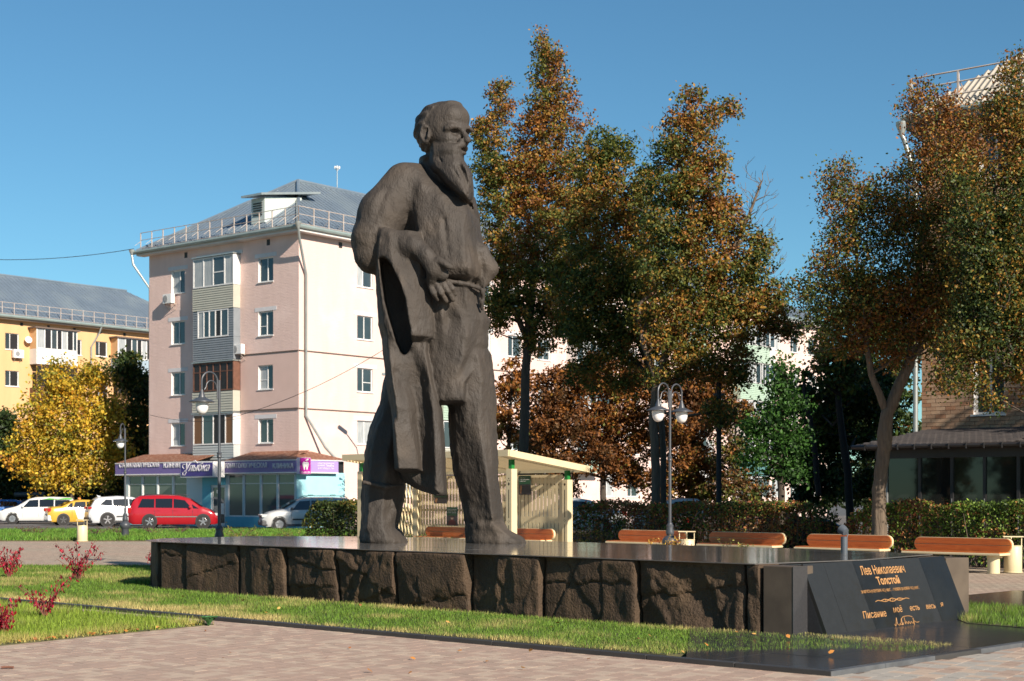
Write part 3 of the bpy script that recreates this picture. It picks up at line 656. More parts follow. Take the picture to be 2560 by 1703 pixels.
sm = PL_; ops2 = [o for o in opsL if o[1] > 6.4 and o[1] < 9 and o[0] < 4]
Face(pk, PO, 'L', .02).wall('rendered_panel', .0, ub0 - .05, 6.34, 9.36, ops2, PINK2, rev=0)
for z in (6.27, 9.40):
    b = MB(); PL_.box(b, 0, z, ub0, z + .05, 0, .06); b.build('ledge', DKR, pk); b = MB(); PR_.box(b, 0, z, LL, z + .05, 0, .06); b.build('ledge', DKR, pk)
# glazed balcony stack on the narrow side
DB = .5
bs = MB(); bay = None
for name, z0, z1, kind in (('top', 13.37, 15.05, 0), ('g', 10.49, 12.05, 1), ('b', 7.47, 9.08, 2), ('w', 4.44, 6.19, 3)):
    fm = BRWN if kind == 2 else WHITE
    if kind == 1:
        PL_.siding(ub0, z0 - .02, ub0 + .42, z1, DB, GRYS, .13); PL_.siding(ub1 - .38, z0 - .02, ub1, z1, DB, GRYS, .13); a, c = ub0 + .43, ub1 - .39
    else: a, c = ub0, ub1
    fb = Face(pk, PO, 'L', DB)
    cols = [(.22, .5, .74), (.24, .42, .62, .8), (.16, .33, .5, .66, .83), (.2, .5, .76)][kind]
    mix = [[CURT, GLASS, CURT, CURT], [GLASS, DRK, GLASS, GLASS, CURT], [DRK] * 6, [mat('brown_curtain', (.16, .075, .03), .5), DRK, GLASS, mat('brown_curtain', (.1, .03, .02))]][kind]
    w = fb.window(a, z0, c, z1, d=-.03, cols=cols, fm=fm, mix=mix, sill=False, t=.075, name='balcony_glazing', rows=((1, .45),) if kind == 0 else ((0, .66), (1, .66), (2, .66), (3, .66), (4, .66), (5, .66)) if kind == 2 else ())
    b = MB()
    for uu in (ub0 + .003, ub1 - .003): b.quad(PL_.p(uu, z0, 0), PL_.p(uu, z0, DB - .06), PL_.p(uu, z1, DB - .06), PL_.p(uu, z1, 0))
    b.quad(PL_.p(ub0, z1, 0), PL_.p(ub0, z1, DB), PL_.p(ub1, z1, DB), PL_.p(ub1, z1, 0)); b.build('side_panel', fm, w)
PL_.siding(ub0, 12.07, ub1, 13.35, DB + .02, BEI, .13); PL_.siding(ub0, 9.2, ub1, 10.46, DB, GRYS, .13, 'siding'); PL_.siding(ub0, 6.3, ub1, 7.45, DB + .04, BEI, .14); PL_.siding(ub0, 3.6, ub1, 4.42, DB, mat('pale_grey_siding', (.40, .42, .41), .55), .14)
for z in (15.07, 9.1, 6.2): b = MB(); PL_.box(b, ub0 - .06, z, ub1 + .06, z + .06, 0, DB + .09); b.build('balcony_roof', GALV, pk)
b = MB(); PL_.box(b, ub0 - .2, 15.12, ub1 + .3, 15.32, .002, .02); b.build('lintel', LINT, pk)
# long side: window grid and balcony stacks (seen through the trees)
us = PR_.u(893), PR_.u(932); opsR = [(us[0], a, us[1], b_) for a, b_ in zf]; x = us[1] + 2.0; stacks = []
while x < LL - 2:
    n = round((x - us[1]) / 3.05)
    if n % 4 == 2: stacks.append((x, x + 3.0)); x += 4.1; continue
    for a, b_ in [(1.5, 2.9)] + zf: opsR.append((x, a, x + 1.35, b_))
    x += 3.05
sx = PR_.u(1826); stacks.append((sx, PR_.u(1900))); opsR = [o for o in opsR if not (o[2] > sx - .3 and o[0] < PR_.u(1900) + .3)]
PR_.wall('wall', 0, LL, -.2, ZT, opsR, PINK, rm=WHITE)
for i, o in enumerate(opsR): PR_.window(*o, cols=(.42,) if i % 2 else (.5,), rows=((1, .4),) if i % 3 == 1 else (), lint=i < 40, mix=[GLASS if i % 3 else CURT, CURT if i % 4 == 0 else GLASS], sill=True)
GRNS = mat('pale_green_siding', (.34, .44, .34), .6, (.30, .40, .31), 2); TEAL = mat('teal_siding', (.06, .16, .15), .6)
for j, (a, c) in enumerate(stacks):
    last = j == len(stacks) - 1
    for k in range(5 if last else 4):
        z0 = (1.45 if last else 4.4) + 2.96 * k; pm_ = [BEI, TEAL, mat('white_siding', (.5, .47, .43), .6), GRNS, GRNS][k] if last else [BEI, GRNS, WHITE, GRYS][(k + j) % 4]
        fb = Face(pk, PO, 'R', .9); fb.window(a, z0, c, z0 + 1.6, d=-.04, cols=(.25, .5, .75), mix=[GLASS, CURT, GLASS, GLASS], sill=False, name='balcony_glazing')
        for e_ in (a + .02, c - .06): b = MB(); PR_.box(b, e_, z0, e_ + .04, z0 + 1.6, 0, .84); b.build('side_panel', WHITE, pk)
        if not (last and k == 0): PR_.siding(a, z0 - 1.3, c, z0 - .01, .9, pm_, .14)
wb = stacks[-1]; PR_.siding(PR_.u(2008), 9.3, PR_.u(2050), 11.0, .9, WHITE, .3)
b = MB(); b.quad((LL, 0, -.2), (LL, WW, -.2), (LL, WW, ZT), (LL, 0, ZT)); b.quad((0, WW, -.2), (0, WW, ZT), (LL, WW, ZT), (LL, WW, -.2)); b.build('wall', PINK, pk)
roof_hip(pk, LL, WW, ZT + .25, 20.3, .52, ROOFM)
b = MB()
for (a, c) in (((-.55, -.55), (LL + .5, .0)), ((-.55, 0.002), (0, WW + .5))): b.b2((a[0], a[1], ZT - .0), (c[0], c[1], ZT + .2))
b.build('cornice', mat('white_cornice_board', (.66, .63, .6), .6, (.58, .56, .54), 1), pk)
b = MB(); b.tube([(-.60, -.62, ZT + .24), (LL + .6, -.62, ZT + .2)], .12, 8); b.tube([(-.62, -.60, ZT + .24), (-.62, WW + .68, ZT + .2)], .12, 8); b.build('gutter', GUT, pk)
for f, us_ in ((PL_, (PL_.u(465), PL_.u(671))), (PR_, (PR_.u(851),))):
    for u_ in us_: b = MB(); f.box(b, u_ - .13, ZT - .42, u_ + .13, ZT - .1, -.01, .012); b.build('attic_vent', DRK, pk)
railing(pk, [(-.35, -.35, ZT + .42), (-.35, WW + .35, ZT + .42)], 1.02, .95); railing(pk, [(-.35, -.35, ZT + .42), (30, -.35, ZT + .42)], 1.1, .95)
pipe(pk, [(-.72, -.72, ZT + .1), (-.55, -.6, ZT - .3), (.42, -.12, ZT - 2.2), (.42, -.12, 5.9), (1.4, -.6, 4.2), (2.0, -.9, 3.5)], .075)
pipe(pk, [(-.72, WW + .7, ZT + .05), (-.7, WW + .6, ZT - .5), (.1, WW + .06, ZT - 1.9), (.1, WW + .06, 3)], .07)
# roof dormer
dm = MB(); y0, y1 = 3.4, 4.5; x0_, zb = .6, ZT + .25 + (.6 + .62) * (4.3 / 6.57); zt_ = 18.2
dm.add([(x0_, y0, zb), (x0_, y1, zb), (x0_, y1, zt_), (x0_, y0, zt_), (3.4, y0, 18.6), (3.4, y1, 18.6), (3.4, y0, zb + .4), (3.4, y1, zb + .4)], [(0, 3, 2, 1), (0, 6, 4, 3), (1, 2, 5, 7)]); dmo = dm.build('dormer', mat('pale_dormer_metal', (.50, .54, .50), .5, (.44, .48, .45), 2), pk)
b = MB(); b.add([(x0_ - .5, y0 - .3, zt_ + .02), (x0_ - .5, y1 + .3, zt_ + .02), (4.6, y1 + .3, 18.95), (4.6, y0 - .3, 18.95), (x0_ - .5, y0 - .3, zt_ + .14), (x0_ - .5, y1 + .3, zt_ + .14), (4.6, y1 + .3, 19.07), (4.6, y0 - .3, 19.07)], [(0, 1, 2, 3), (4, 7, 6, 5), (0, 4, 5, 1), (3, 2, 6, 7), (0, 3, 7, 4), (1, 5, 6, 2)]); b.build('dormer_roof', GALV, dmo)
b = MB()
for k in range(6): b.box((x0_ - .03, (y0 + y1) / 2, zb + .45 + k * .13), (.03, .75, .05), rot=Matrix.Rotation(R(25), 3, 'Y'))
b.build('louvre', DRK, dmo)
# antenna on the ridge
ua = 9.2; an = empty('rooftop_antenna', pk.matrix_basis @ Vector((ua, WW / 2, 20.3)), 0, 'thin rooftop mast with white cups on the ridge of the pink block', 'antenna')
b = MB(); b.tube([(0, 0, 0), (0, 0, 1.35)], .03, 6); b.build('mast', GALV, an)
for k in range(4): b = MB(); a = k * 1.6; b.lathe([(.0, .0), (.05, .02), (.06, .16), (.0, .19)], (.13 * math.cos(a), .13 * math.sin(a), 1.3), 8); b.tube([(0, 0, 1.2), (.13 * math.cos(a), .13 * math.sin(a), 1.3)], .015, 4); b.build('cup', WHITE, an)
ac_unit(pk, PL_, PL_.u(432), 12.75, label='white air conditioner on the pink wall under the top left window')
ac_unit(pk, PL_, PL_.u(606) , 9.45, label='white air conditioner beside the grey sided balcony of the pink block')
# ---------------------------------------------------------------- clinic annex
AXO = 1.57; AL = Face(pk, PO, 'L', AXO); AR = Face(pk, PO, 'R', 1.5)
BLUE = mat('turquoise_render', (.12, .42, .52), .8, (.10, .37, .47), 2, bump=.2); BLUEP = mat('turquoise_render_pale', (.33, .62, .66), .8, (.30, .58, .63), 2)
PUR = mat('purple_sign_panel', (.16, .115, .30), .4, (.145, .105, .28), 1); PURL = mat('lilac_sign_panel', (.36, .25, .56), .4); NAVY = mat('indigo_sign_panel', (.055, .035, .20), .35); MAG = mat('magenta_sign_panel', (.42, .01, .27), .35)
SIGNL = mat('raised_sign_letters', (.62, .60, .62), .5); RUST = mat('rusty_roof_tin', (.16, .055, .028), .8, (.24, .10, .055), 5, c3=(.34, .22, .15), scale3=7)
yL = AL.u(292) ; uA = AL.u(741) ; xe = 1.9
ax_ = empty('clinic_annex', pk.location, TH, 'single storey clinic shopfront under a rusty tin roof with purple fascia', 'shopfront')
AL.root = AR.root = ax_
cz = 2.8
# storefront bays measured from the photograph
colsR = [px for px in (569, 608, 651, 693, 738)]; colsL = [px for px in (320, 355, 393, 432, 468)]
def bays(cols):
    out = []
    for a, c in zip(cols, cols[1:]): out.append((AL.u(c) + .05, .45, AL.u(a) - .05, cz - .06))
    return out
bl, br = bays(colsL), bays(colsR); dr = (AL.u(564), -.05, AL.u(528), 2.15)
AL.wall('wall', uA, AL.u(312), -.15, cz, bl + br + [dr], mat('pale_blue_grey_render', (.42, .52, .54), .8), rev=.1, rm=WHITE)
b = MB(); AL.box(b, uA, -.15, AL.u(564), .42, 0, .05); AL.box(b, AL.u(528), -.15, AL.u(320), .42, 0, .05); b.build('plinth_band', BLUE, ax_)
b = MB(); AL.box(b, AL.u(528), .43, AL.u(507), cz, 0, .04); AL.box(b, AL.u(564), 2.16, AL.u(528), cz, 0, .04); b.build('door_surround', BLUE, ax_)
SHOPG = mat('shop_glass', (.055, .075, .07), .05, (.10, .12, .11), .5, spec=.7)
for i, o in enumerate(bl + br): AL.window(*o, d=-.06, cols=(), rows=((0, .77),), gm=SHOPG, t=.05, sill=False)
w = AL.window(*dr, d=-.06, cols=(), rows=(), gm=GLASS, t=.12, sill=False, name='door')
b = MB(); AL.box(b, dr[0] + .2, .55, dr[0] + .45, 1.15, -.05, -.045); AL.box(b, dr[0] + .6, 1.7, dr[0] + .8, 1.9, -.05, -.045); b.build('door_notice', WHITE, w)
AR.wall('wall', -AXO, xe + .1, -.15, cz, [], BLUEP, rev=0); b = MB(); AR.box(b, -AXO, 2.3, xe, cz, 0, .01) ; b = MB(); b.quad((xe + .1, -1.5, -.15), (xe + .1, 0, -.15), (xe + .1, 0, cz), (xe + .1, -1.5, cz)); b.build('wall', BLUEP, ax_)
# fascia signs
sz0, sz1 = 2.82, 3.42; AS = Face(ax_, PO, 'L', AXO + .25); ASR = Face(ax_, PO, 'R', 1.75)
def panel(f, u0, z0, u1, z1, d0, d1, m, name='sign_panel', parent=None): b = MB(); f.box(b, u0, z0, u1, z1, d0, d1); return b.build(name, m, parent or ax_)
uR0 = AS.u(741); panels = [AS.u(p) for p in (288, 352, 402, 456)]
for a, c in zip(panels, panels[1:]): panel(AS, c + .004, sz0, a - .004, sz1, -.08, 0, PUR)
pr_ = [AS.u(p) for p in (545, 618, 675, 739)]
for a, c in zip(pr_, pr_[1:]): panel(AS, c + .004, sz0, a - .004, sz1, -.08, 0, PUR)
sgr = panel(ASR, -AXO - .24, sz0, ASR.u(846), sz1, -.08, 0, PURL)
def txtL(txt, px0, y0, px1, y1, f=AS, m=SIGNL, dep=.035, parent=None, **k):
    ua_, ub_ = f.u(px0), f.u(px1); za_, zb_ = f.z(f.u(px0), y1), f.z(f.u(px0), y0)
    if f.side == 'L': fn = lambda u, v, t: f.p(ua_ - u, v, .004 + t)
    else: fn = lambda u, v, t: f.p(ua_ + u, v, .004 + t)
    return letters('sign_lettering', txt, m, parent or ax_, fn, (0, za_, abs(ub_ - ua_), zb_), depth=dep, **k)
txtL('СТОМАТОЛОГИЧЕСКАЯ', 299, 1157.5, 398, 1169.5, bold=.008); txtL('КЛИНИКА', 410, 1157.5, 466, 1170, bold=.008)
txtL('СТОМАТОЛОГИЧЕСКАЯ', 555, 1158.5, 668, 1171, bold=.008); txtL('КЛИНИКА', 683, 1158.5, 734, 1171.5, bold=.008)
b = MB(); AS.box(b, AS.u(741), sz0 - .06, AS.u(288), sz0, -.1, .02); b.build('sign_trim', WHITE, ax_); b = MB(); ASR.box(b, -AXO - .24, sz0 - .06, ASR.u(846), sz0, -.1, .02); b.build('sign_trim', WHITE, ax_)
b = MB(); AS.box(b, uR0, sz1, AS.u(288), sz1 + .06, -.3, .03); ASR.box(b, -AXO - .24, sz1, xe + .3, sz1 + .06, -.3, .03); b.build('roof_edge', LINT, ax_)
AB = Face(ax_, PO, 'L', AXO + 1.1); ub_ = empty('projecting_sign', ax_.location, TH, 'indigo box sign with white script lettering above the clinic door', 'sign'); 
bxz0, bxz1 = 2.58, 3.42; a_, c_ = AB.u(533), AB.u(451)
panel(AB, a_, bxz0, c_, bxz1, -.8, 0, WHITE, 'box', ub_); panel(AB, a_ + .06, bxz0 + .06, c_ - .06, bxz1 - .05, 0, .02, NAVY, 'sign_panel', ub_)
txtL('Улыбка', 462, 1158, 525, 1179, f=Face(ax_, PO, 'L', AXO + 1.12), dep=.03, parent=ub_, shear=.45, bold=.01)
b = MB(); AB2 = Face(ax_, PO, 'L', AXO + 1.135)
def arcs(pts): b.tube([AB2.p(AB2.u(x), AB2.z(AB2.u(x), y), 0) for x, y in pts], .022, 5)
arcs([(463, 1162), (458, 1161), (456, 1168), (460, 1172)]); arcs([(464, 1178), (457, 1182), (457, 1188), (462, 1188), (466, 1180)]); arcs([(486, 1156), (484, 1153), (488, 1151), (491, 1155), (494, 1158)])
tag(b.build('flourish', SIGNL, ub_), kind='stuff')
# tooth sign
ts = empty('tooth_sign', ax_.location, TH, 'magenta sign with a white tooth shaped like an apple at the corner', 'sign'); AT = Face(ax_, PO, 'R', 2.0)
ta, tc = AT.u(749), AT.u(777); tz0, tz1 = AT.z(ta, 1185), AT.z(ta, 1144)
panel(AT, ta, tz0, tc, tz1, -.22, 0, mat('sign_side_pale', (.6, .5, .62), .5), 'box', ts); panel(AT, ta + .02, tz0 + .02, tc - .02, tz1 - .02, 0, .015, MAG, 'sign_panel', ts)
def tsh(poly, name='tooth_logo'):
    b = MB(); W_, H_ = tc - ta, tz1 - tz0; b.prism([(ta + x * W_, tz0 + y * H_) for x, y in poly], .016, .03, lambda u, v, t: AT.p(u, v, t)); return b.build(name, WHITE, ts)
tsh([(.28, .72), (.22, .6), (.28, .42), (.36, .26), (.42, .25), (.48, .45), (.53, .45), (.60, .25), (.66, .27), (.74, .45), (.80, .6), (.74, .74), (.62, .76), (.5, .71), (.38, .76)][::1])
tsh([(.5, .78), (.58, .80), (.78, .88), (.80, .94), (.66, .93), (.54, .88)])
letters('sign_lettering', '31-31-78', WHITE, ts, lambda u, v, t: AT.p(u, v, .016 + t), (ta + .12 * (tc - ta), tz0 + .06 * (tz1 - tz0), tc - .12 * (tc - ta), tz0 + .16 * (tz1 - tz0)), depth=.01, bold=.03)
for t_, y0_, y1_, x0p, x1p in (('СТОМАТОЛОГИЧЕСКАЯ', 1157, 1160.5, 794, 835), ('КЛИНИКА', 1162.5, 1166, 794, 812), ('Улыбка', 1162, 1167, 816, 834), ('ул. Ф.ЭНГЕЛЬСА, 145А', 1169, 1173.5, 794, 835)): txtL(t_, x0p, y0_, x1p, y1_, f=ASR, m=WHITE, dep=.01, bold=.02)
# rusty tin roof: sloped strips, interrupted by the balcony foot
def rroof(u0, u1, corner=False):
    zE, zW = sz1 + .06, 3.98; n = max(1, int((u1 - u0) / .9)); 
    for i in range(n):
        a, c = u0 + (u1 - u0) * i / n, u0 + (u1 - u0) * (i + 1) / n; b = MB(); dz = .03
        b.add([AL.p(a, zE, .25), AL.p(c, zE, .25), PL_.p(min(c, u1 - .2), zW, 0), PL_.p(max(a, 0), zW, 0), AL.p(a, zE + dz, .25), AL.p(c, zE + dz, .25), PL_.p(min(c, u1 - .2), zW + dz, 0), PL_.p(max(a, 0), zW + dz, 0)], [(0, 1, 2, 3), (4, 7, 6, 5), (0, 4, 5, 1), (1, 5, 6, 2), (3, 2, 6, 7), (0, 3, 7, 4)]); b.build('roof_sheet', RUST, ax_)
rroof(uR0, AL.u(570)); rroof(AL.u(498), AL.u(300))
b = MB(); b.add([AR.p(-AXO - .25, sz1 + .06, .25), AR.p(xe + .3, sz1 + .06, .25), PR_.p(.9, 3.98, 0), PR_.p(0, 3.98, 0)], [(0, 1, 2, 3)]); b.add([AR.p(xe + .3, sz1 + .06, .25), PR_.p(xe + .3, sz1 + .06, 0), PR_.p(.9, 3.98, 0)], [(0, 1, 2)]); b.build('roof_sheet', RUST, ax_)
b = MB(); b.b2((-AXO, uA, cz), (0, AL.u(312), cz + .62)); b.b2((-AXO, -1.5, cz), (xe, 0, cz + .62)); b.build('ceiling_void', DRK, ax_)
# ---------------------------------------------------------------- yellow block
YO = Vector((-59.8, 101.7, 0)); yb = empty('yellow_apartment_block', YO, TH, 'yellow rendered apartment block with a grey metal roof at the far left', 'apartment block'); YR = Face(yb, YO, 'R'); YL_ = 52; YZ = 16.0
ow = []
for x0_, x1_, yt, yb_ in ((13, 47, 832, 873), (13, 47, 926, 965), (179, 204, 848, 887), (239, 268, 853, 890), (179, 204, 944, 985), (239, 268, 948, 988)):
    ua_, uc_ = YR.u(x0_), YR.u(x1_); ow.append((ua_, YR.z(ua_, yb_), uc_, YR.z(ua_, yt)))
YR.wall('wall', 0, YL_, -.2, YZ, ow, YEL, rm=WHITE)
for i, o in enumerate(ow): YR.window(*o, cols=(.38,) if i < 2 else (.35,), mix=[GLASS, DRK], sill=True)
for (x0_, x1_, yt, ym, yb2, pm_, lo) in ((74, 176, 822, 873, 911, WHITE, BRWN), (277, 373, 846, 897, 932, mat('blue_grey_siding', (.30, .38, .44), .6), mat('dark_ochre_timber', (.22, .12, .05), .7))):  # the second balcony's lower storey is dark brown timber
    ua_, uc_ = YR.u(x0_), YR.u(x1_); zt_, zm_, zb_ = YR.z(ua_, yt), YR.z(ua_, ym), YR.z(ua_, yb2); fb = Face(yb, YO, 'R', 1.0)
    w = fb.window(ua_, zm_, uc_, zt_, d=-.04, cols=(.2, .36, .5, .62, .75, .9), mix=[CURT, DRK, GLASS, DRK, CURT, DRK, GLASS], sill=False, t=.09, name='balcony_glazing')
    YR.siding(ua_, zb_, uc_, zm_, 1.0, pm_, .3 if pm_ is WHITE else .22, vertical=pm_ is not WHITE)
    b = MB(); YR.box(b, ua_, zm_, ua_ + .05, zt_, 0, .96); b.build('side_panel', YEL if pm_ is WHITE else YEL, w); b = MB(); YR.box(b, ua_ - .2, zt_, uc_ + .2, zt_ + .12, 0, 1.15); b.build('balcony_roof', DKR, yb)
    fb.window(ua_, zb_ - 3.0 + 1.1, uc_, zb_ - .1, d=-.04, cols=(.25, .5, .75), fm=lo, gm=DRK, sill=False, name='balcony_glazing'); YR.siding(ua_, zb_ - 3.0, uc_, zb_ - 1.95, 1.0, lo, .2)
roof_hip(yb, YL_, 12.85, YZ + .25, 20.6, .6, ROOFM, a=6, both=True)
b = MB(); b.b2((-.5, -.55, YZ), (YL_ + .5, .0, YZ + .2)); b.build('cornice', MATS['white_cornice_board'], yb)
b = MB(); b.tube([(-1, -.74, YZ + .24), (YL_ + .7, -.74, YZ + .2)], .14, 8); b.build('gutter', GUT, yb); railing(yb, [(12, -.35, YZ + .42), (YL_, -.35, YZ + .42)], 1.1, .95)
for px in (54, 121, 186, 250, 311): u_ = YR.u(px); b = MB(); YR.box(b, u_ - .13, YZ - .4, u_ + .13, YZ - .12, -.01, .012); b.build('attic_vent', DRK, yb)
u_ = YR.u(226); pipe(yb, [(u_ + .6, -.74, YZ + .1), (u_ + .5, -.6, YZ - .4), (u_, -.12, YZ - 1.6), (u_, -.12, 1)], .07)
ac_unit(yb, YR, YR.u(40), YR.z(YR.u(40), 896), .95, .7, label='white air conditioner below a window of the yellow block')
ud = YR.u(64); dsh = empty('satellite_dish', yb.matrix_basis @ Vector(YR.p(ud, YR.z(ud, 851), 0)), TH, 'round white satellite dish on the yellow wall beside the balcony', 'satellite dish')
b = MB(); b.lathe([(0, .0), (.15, .02), (.28, .07), (.29, .075)], (0, -.4, 0), 16, Euler((R(75), 0, R(-15))).to_matrix()); b.build('dish', WHITE, dsh); b = MB(); b.tube([(0, 0, -.3), (0, -.3, -.2), (0, -.38, 0)], .02, 5); b.build('bracket', GALV, dsh)
b = MB(); b.b2((40, -13, -.2), (53, -.01, 15.9)); 
# ---------------------------------------------------------------- brick house on the right with its glazed cafe
BO = Vector((14.92, 34.23, 0)); bh = empty('brick_house', BO, TH, 'three storey tan brick house behind the right hand trees', 'house'); BF = Face(bh, BO, 'L'); BZ = 10.9; BW = 6.0
MORT = mat('brick_mortar', (.13, .085, .055), .9); BK = [mat('tan_brick', (.36, .225, .14), .85, (.31, .19, .12), 9, bump=.3, bscale=60), mat('tan_brick_pale', (.41, .275, .185), .85, (.37, .24, .15), 9, bump=.3, bscale=60), mat('tan_brick_red', (.33, .17, .095), .85, (.29, .15, .085), 9, bump=.3, bscale=60)]
w1 = (BF.u(2511), 3.55, BF.u(2433), 4.95); w2 = (BF.u(2526), BF.z(4, 441), BF.u(2447), BF.z(4, 441) + 1.15)
BF2 = Face(bh, BO, 'L', -.025); BF2.wall('wall', -6, BW, -.1, BZ, [w1, w2], MORT, rev=.18, rm=WHITE)
for i, w_ in enumerate((w1, w2)): BF.window(*w_, d=-.16, cols=(.5,), rows=(), gm=GLASS, t=.06, sill=True)
bl_, bh_, jt = .25, .088, .0095; br_ = random.Random(9); cnt = 0; rest = [MB() for _ in BK]
def bshape(m_, l): b = MB(); b.b2((-.022, 0, 0), (.02, l, bh_)); o = b.build('brick', m_); me = o.data; bpy.data.objects.remove(o); return me
bm_ = [bshape(m_, bl_ - jt) for m_ in BK]; brick_parent = empty('brickwork', (0, 0, 0), 0); brick_parent.parent = bh
nrows = int((BZ - 2.9) / (bh_ + jt))
for r_ in range(nrows):
    z = 2.9 + r_ * (bh_ + jt); offs = 0 if r_ % 2 else bl_ / 2
    u = BW - offs
    while u > 2.6:
        l = bl_ - jt; a, c = u - l, u; cut = None
        if u == BW - offs and offs: 
            rest[br_.randrange(3)].b2((-.022, BW - offs + jt, z), (.0, BW, z + bh_))
        hit = any(a < o[2] and c > o[0] and z + bh_ > o[1] and z < o[3] for o in (w1, w2))
        k = br_.choices((0, 1, 2), (5, 3, 1.2))[0]; j = br_.uniform(-.004, .004)
        if hit:
            for o in (w1, w2):
                if a < o[2] and c > o[0] and z + bh_ > o[1] and z < o[3]:
                    if a < o[0] - .02: rest[k].b2((-.022 + j, a, z), (.02 + j, o[0], z + bh_))
                    if c > o[2] + .02: rest[k].b2((-.022 + j, o[2], z), (.02 + j, c, z + bh_))
        else:
            if cnt < 300 and z > 3.15: o = bpy.data.objects.new('brick', bm_[k]); COL.objects.link(o); o.parent = bh; o.location = (-.0 + j - .0, a, z); cnt += 1
            else: rest[k].b2((-.022 + j, a, z), (.02 + j, c, z + bh_))
        u -= bl_
bpy.data.objects.remove(brick_parent)
ro_ = MB(); mi = []
for k, r_ in enumerate(rest): ro_.add(r_.v, r_.f); mi += [k] * len(r_.f)
o = ro_.build('brick_courses', BK[0], bh); [o.data.materials.append(m_) for m_ in BK[1:]]; o.data.polygons.foreach_set('material_index', mi); tag(o, kind='stuff')
SLATE = mat('old_roof_sheets', (.40, .355, .29), .85, (.33, .30, .25), 4, bump=.3); EAVE = mat('grey_eave_board', (.19, .17, .155), .7, (.15, .14, .13), 2)
b = MB(); ov = .32; ez = BZ + .12; E = [(-ov, BW + ov, ez), (-ov, -8, ez), (5.5, -8, ez + 4.2), (5.5, BW - 4.6, ez + 4.2), (12 + ov, BW + ov, ez)]
b.add(E + [(-ov, BW + ov, ez - .2), (-ov, -8, ez - .2)], [(0, 1, 2, 3), (0, 3, 4), (0, 5, 6, 1)]); rf = b.build('roof', SLATE, bh)
b = MB()
for i in range(70):
    y = BW + ov - .1 - i * .17; t = min(1, (BW + ov - y) / (4.6 + ov)); b.tube([(-ov, y, ez + .01), (-ov + (5.5 + ov) * t, y, ez + 4.2 * t + .01)], .05, 5, False)
tag(b.build('roof_corrugations', SLATE, rf), kind='stuff')
b = MB(); b.b2((-ov, -8, ez - .32), (0, BW + ov, ez - .2)); b.b2((0, BW + .02, ez - .32), (12, BW + ov, ez - .2)); b.build('soffit', EAVE, bh)
b = MB(); b.tube([(-ov - .08, BW + ov + .04, ez - .05), (-ov - .08, -8, ez - .02)], .09, 8); b.build('gutter', MATS['weathered_gutter'], bh)
railing(bh, [(-.2, BW + .2, ez + .35), (-.2, -6, ez + .35)], 1.2, .6)
pipe(bh, [(-ov - .05, BW + ov + .05, ez - .45), (-ov, BW + ov, ez - .6), (-.12, BW + .12, ez - 1.5), (-.12, BW + .12, 3)], .06)
b = MB(); b.quad((0, BW, -.1), (12, BW, -.1), (12, BW, BZ), (0, BW, BZ)); b.build('wall', MORT, bh)
cf = empty('cafe_extension', BO, TH, 'low glazed cafe with a dark shingle roof in front of the brick house', 'cafe'); CB = MATS.get('x') or mat('charcoal_metal', (.022, .021, .022), .4, (.03, .028, .028), 3)
cx0, cu0, cu1, ze, zw = -3.0, -6.0, 6.35, 2.74, 3.2
SH = [mat('dark_shingle', (.055, .045, .042), .9, (.042, .035, .034), 12, bump=.4, bscale=120), mat('dark_shingle_worn', (.072, .06, .055), .9, (.058, .048, .044), 12, bump=.4, bscale=120)]
b = MB(); b.add([(cx0, cu1, ze), (cx0, cu0, ze), (0, cu0, zw), (0, BW - .1, zw), (cx0, cu1, ze - .1), (cx0, cu0, ze - .1), (0, cu0, ze - .1), (0, BW - .1, ze - .1)], [(0, 1, 2, 3), (0, 4, 5, 1), (0, 3, 7, 4), (4, 7, 6, 5)]); crf = b.build('roof', SH[0], cf)
sl = math.hypot(3.0, zw - ze); srow = .15; sw = .165; cnt = 0; restS = MB()
def shape_sh(m_): b = MB(); b.prism([(0, .0), (sw / 2 - .02, -.0), (sw / 2 + .02, 0), (sw - .004, .05), (sw - .004, .17), (0, .17)] if False else [(.03, 0), (sw - .035, 0), (sw - .004, .05), (sw - .004, .17), (0, .17), (0, .05)], 0, .008, lambda u, v, t: (v * 3.0 / sl - t * .15, -u, v * (zw - ze) / sl + t)); o = b.build('shingle', m_); me = o.data; bpy.data.objects.remove(o); return me
shm = [shape_sh(m_) for m_ in SH]
for r_ in range(int(sl / srow)):
    x = cx0 + r_ * srow * 3.0 / sl; z = ze + r_ * srow * (zw - ze) / sl + .004 + .004 * 0; lim = cu1 - (cu1 - BW + .1) * (x - cx0) / 3.0; u = lim - (sw / 2 if r_ % 2 else 0)
    while u > 3.0 - .4:
        k = br_.randrange(2); z2 = z + .012
        if cnt < 300: o = bpy.data.objects.new('shingle', shm[k]); COL.objects.link(o); o.parent = crf; o.location = (x, u, z2); o.rotation_euler = (0, R(1.2), 0); cnt += 1
        else: me = shm[k]; restS.add([tuple(v.co + Vector((x, u, z2))) for v in me.vertices], [tuple(f.vertices) for f in me.polygons])
        u -= sw
tag(restS.build('shingle_field', SH[0], crf), kind='stuff')
b = MB(); b.tube([(cx0 - .05, cu1 + .05, ze - .04), (cx0 - .05, cu0, ze - .04)], .055, 8); b.build('gutter', CB, cf)
for i in range(12): b = MB(); b.box((cx0 - .06, cu1 - .3 - i * .41, ze - .05), (.13, .02, .13)); b.build('gutter_bracket', CB, cf)
CG = Face(cf, BO, 'L', 2.55); gl = mat('cafe_glass', (.012, .013, .012), .03, (.02, .022, .02), .8, spec=.75)
b = MB(); CG.box(b, cu0, ze - .30, cu1 - .35, ze - .1, -.1, .1); b.build('fascia', CB, cf)
gx_ = [CG.u(p) for p in (2217, 2300.6, 2381, 2462.5, 2547)]; gx_ += [gx_[-1] - 1.02 * k for k in range(1, 8)]
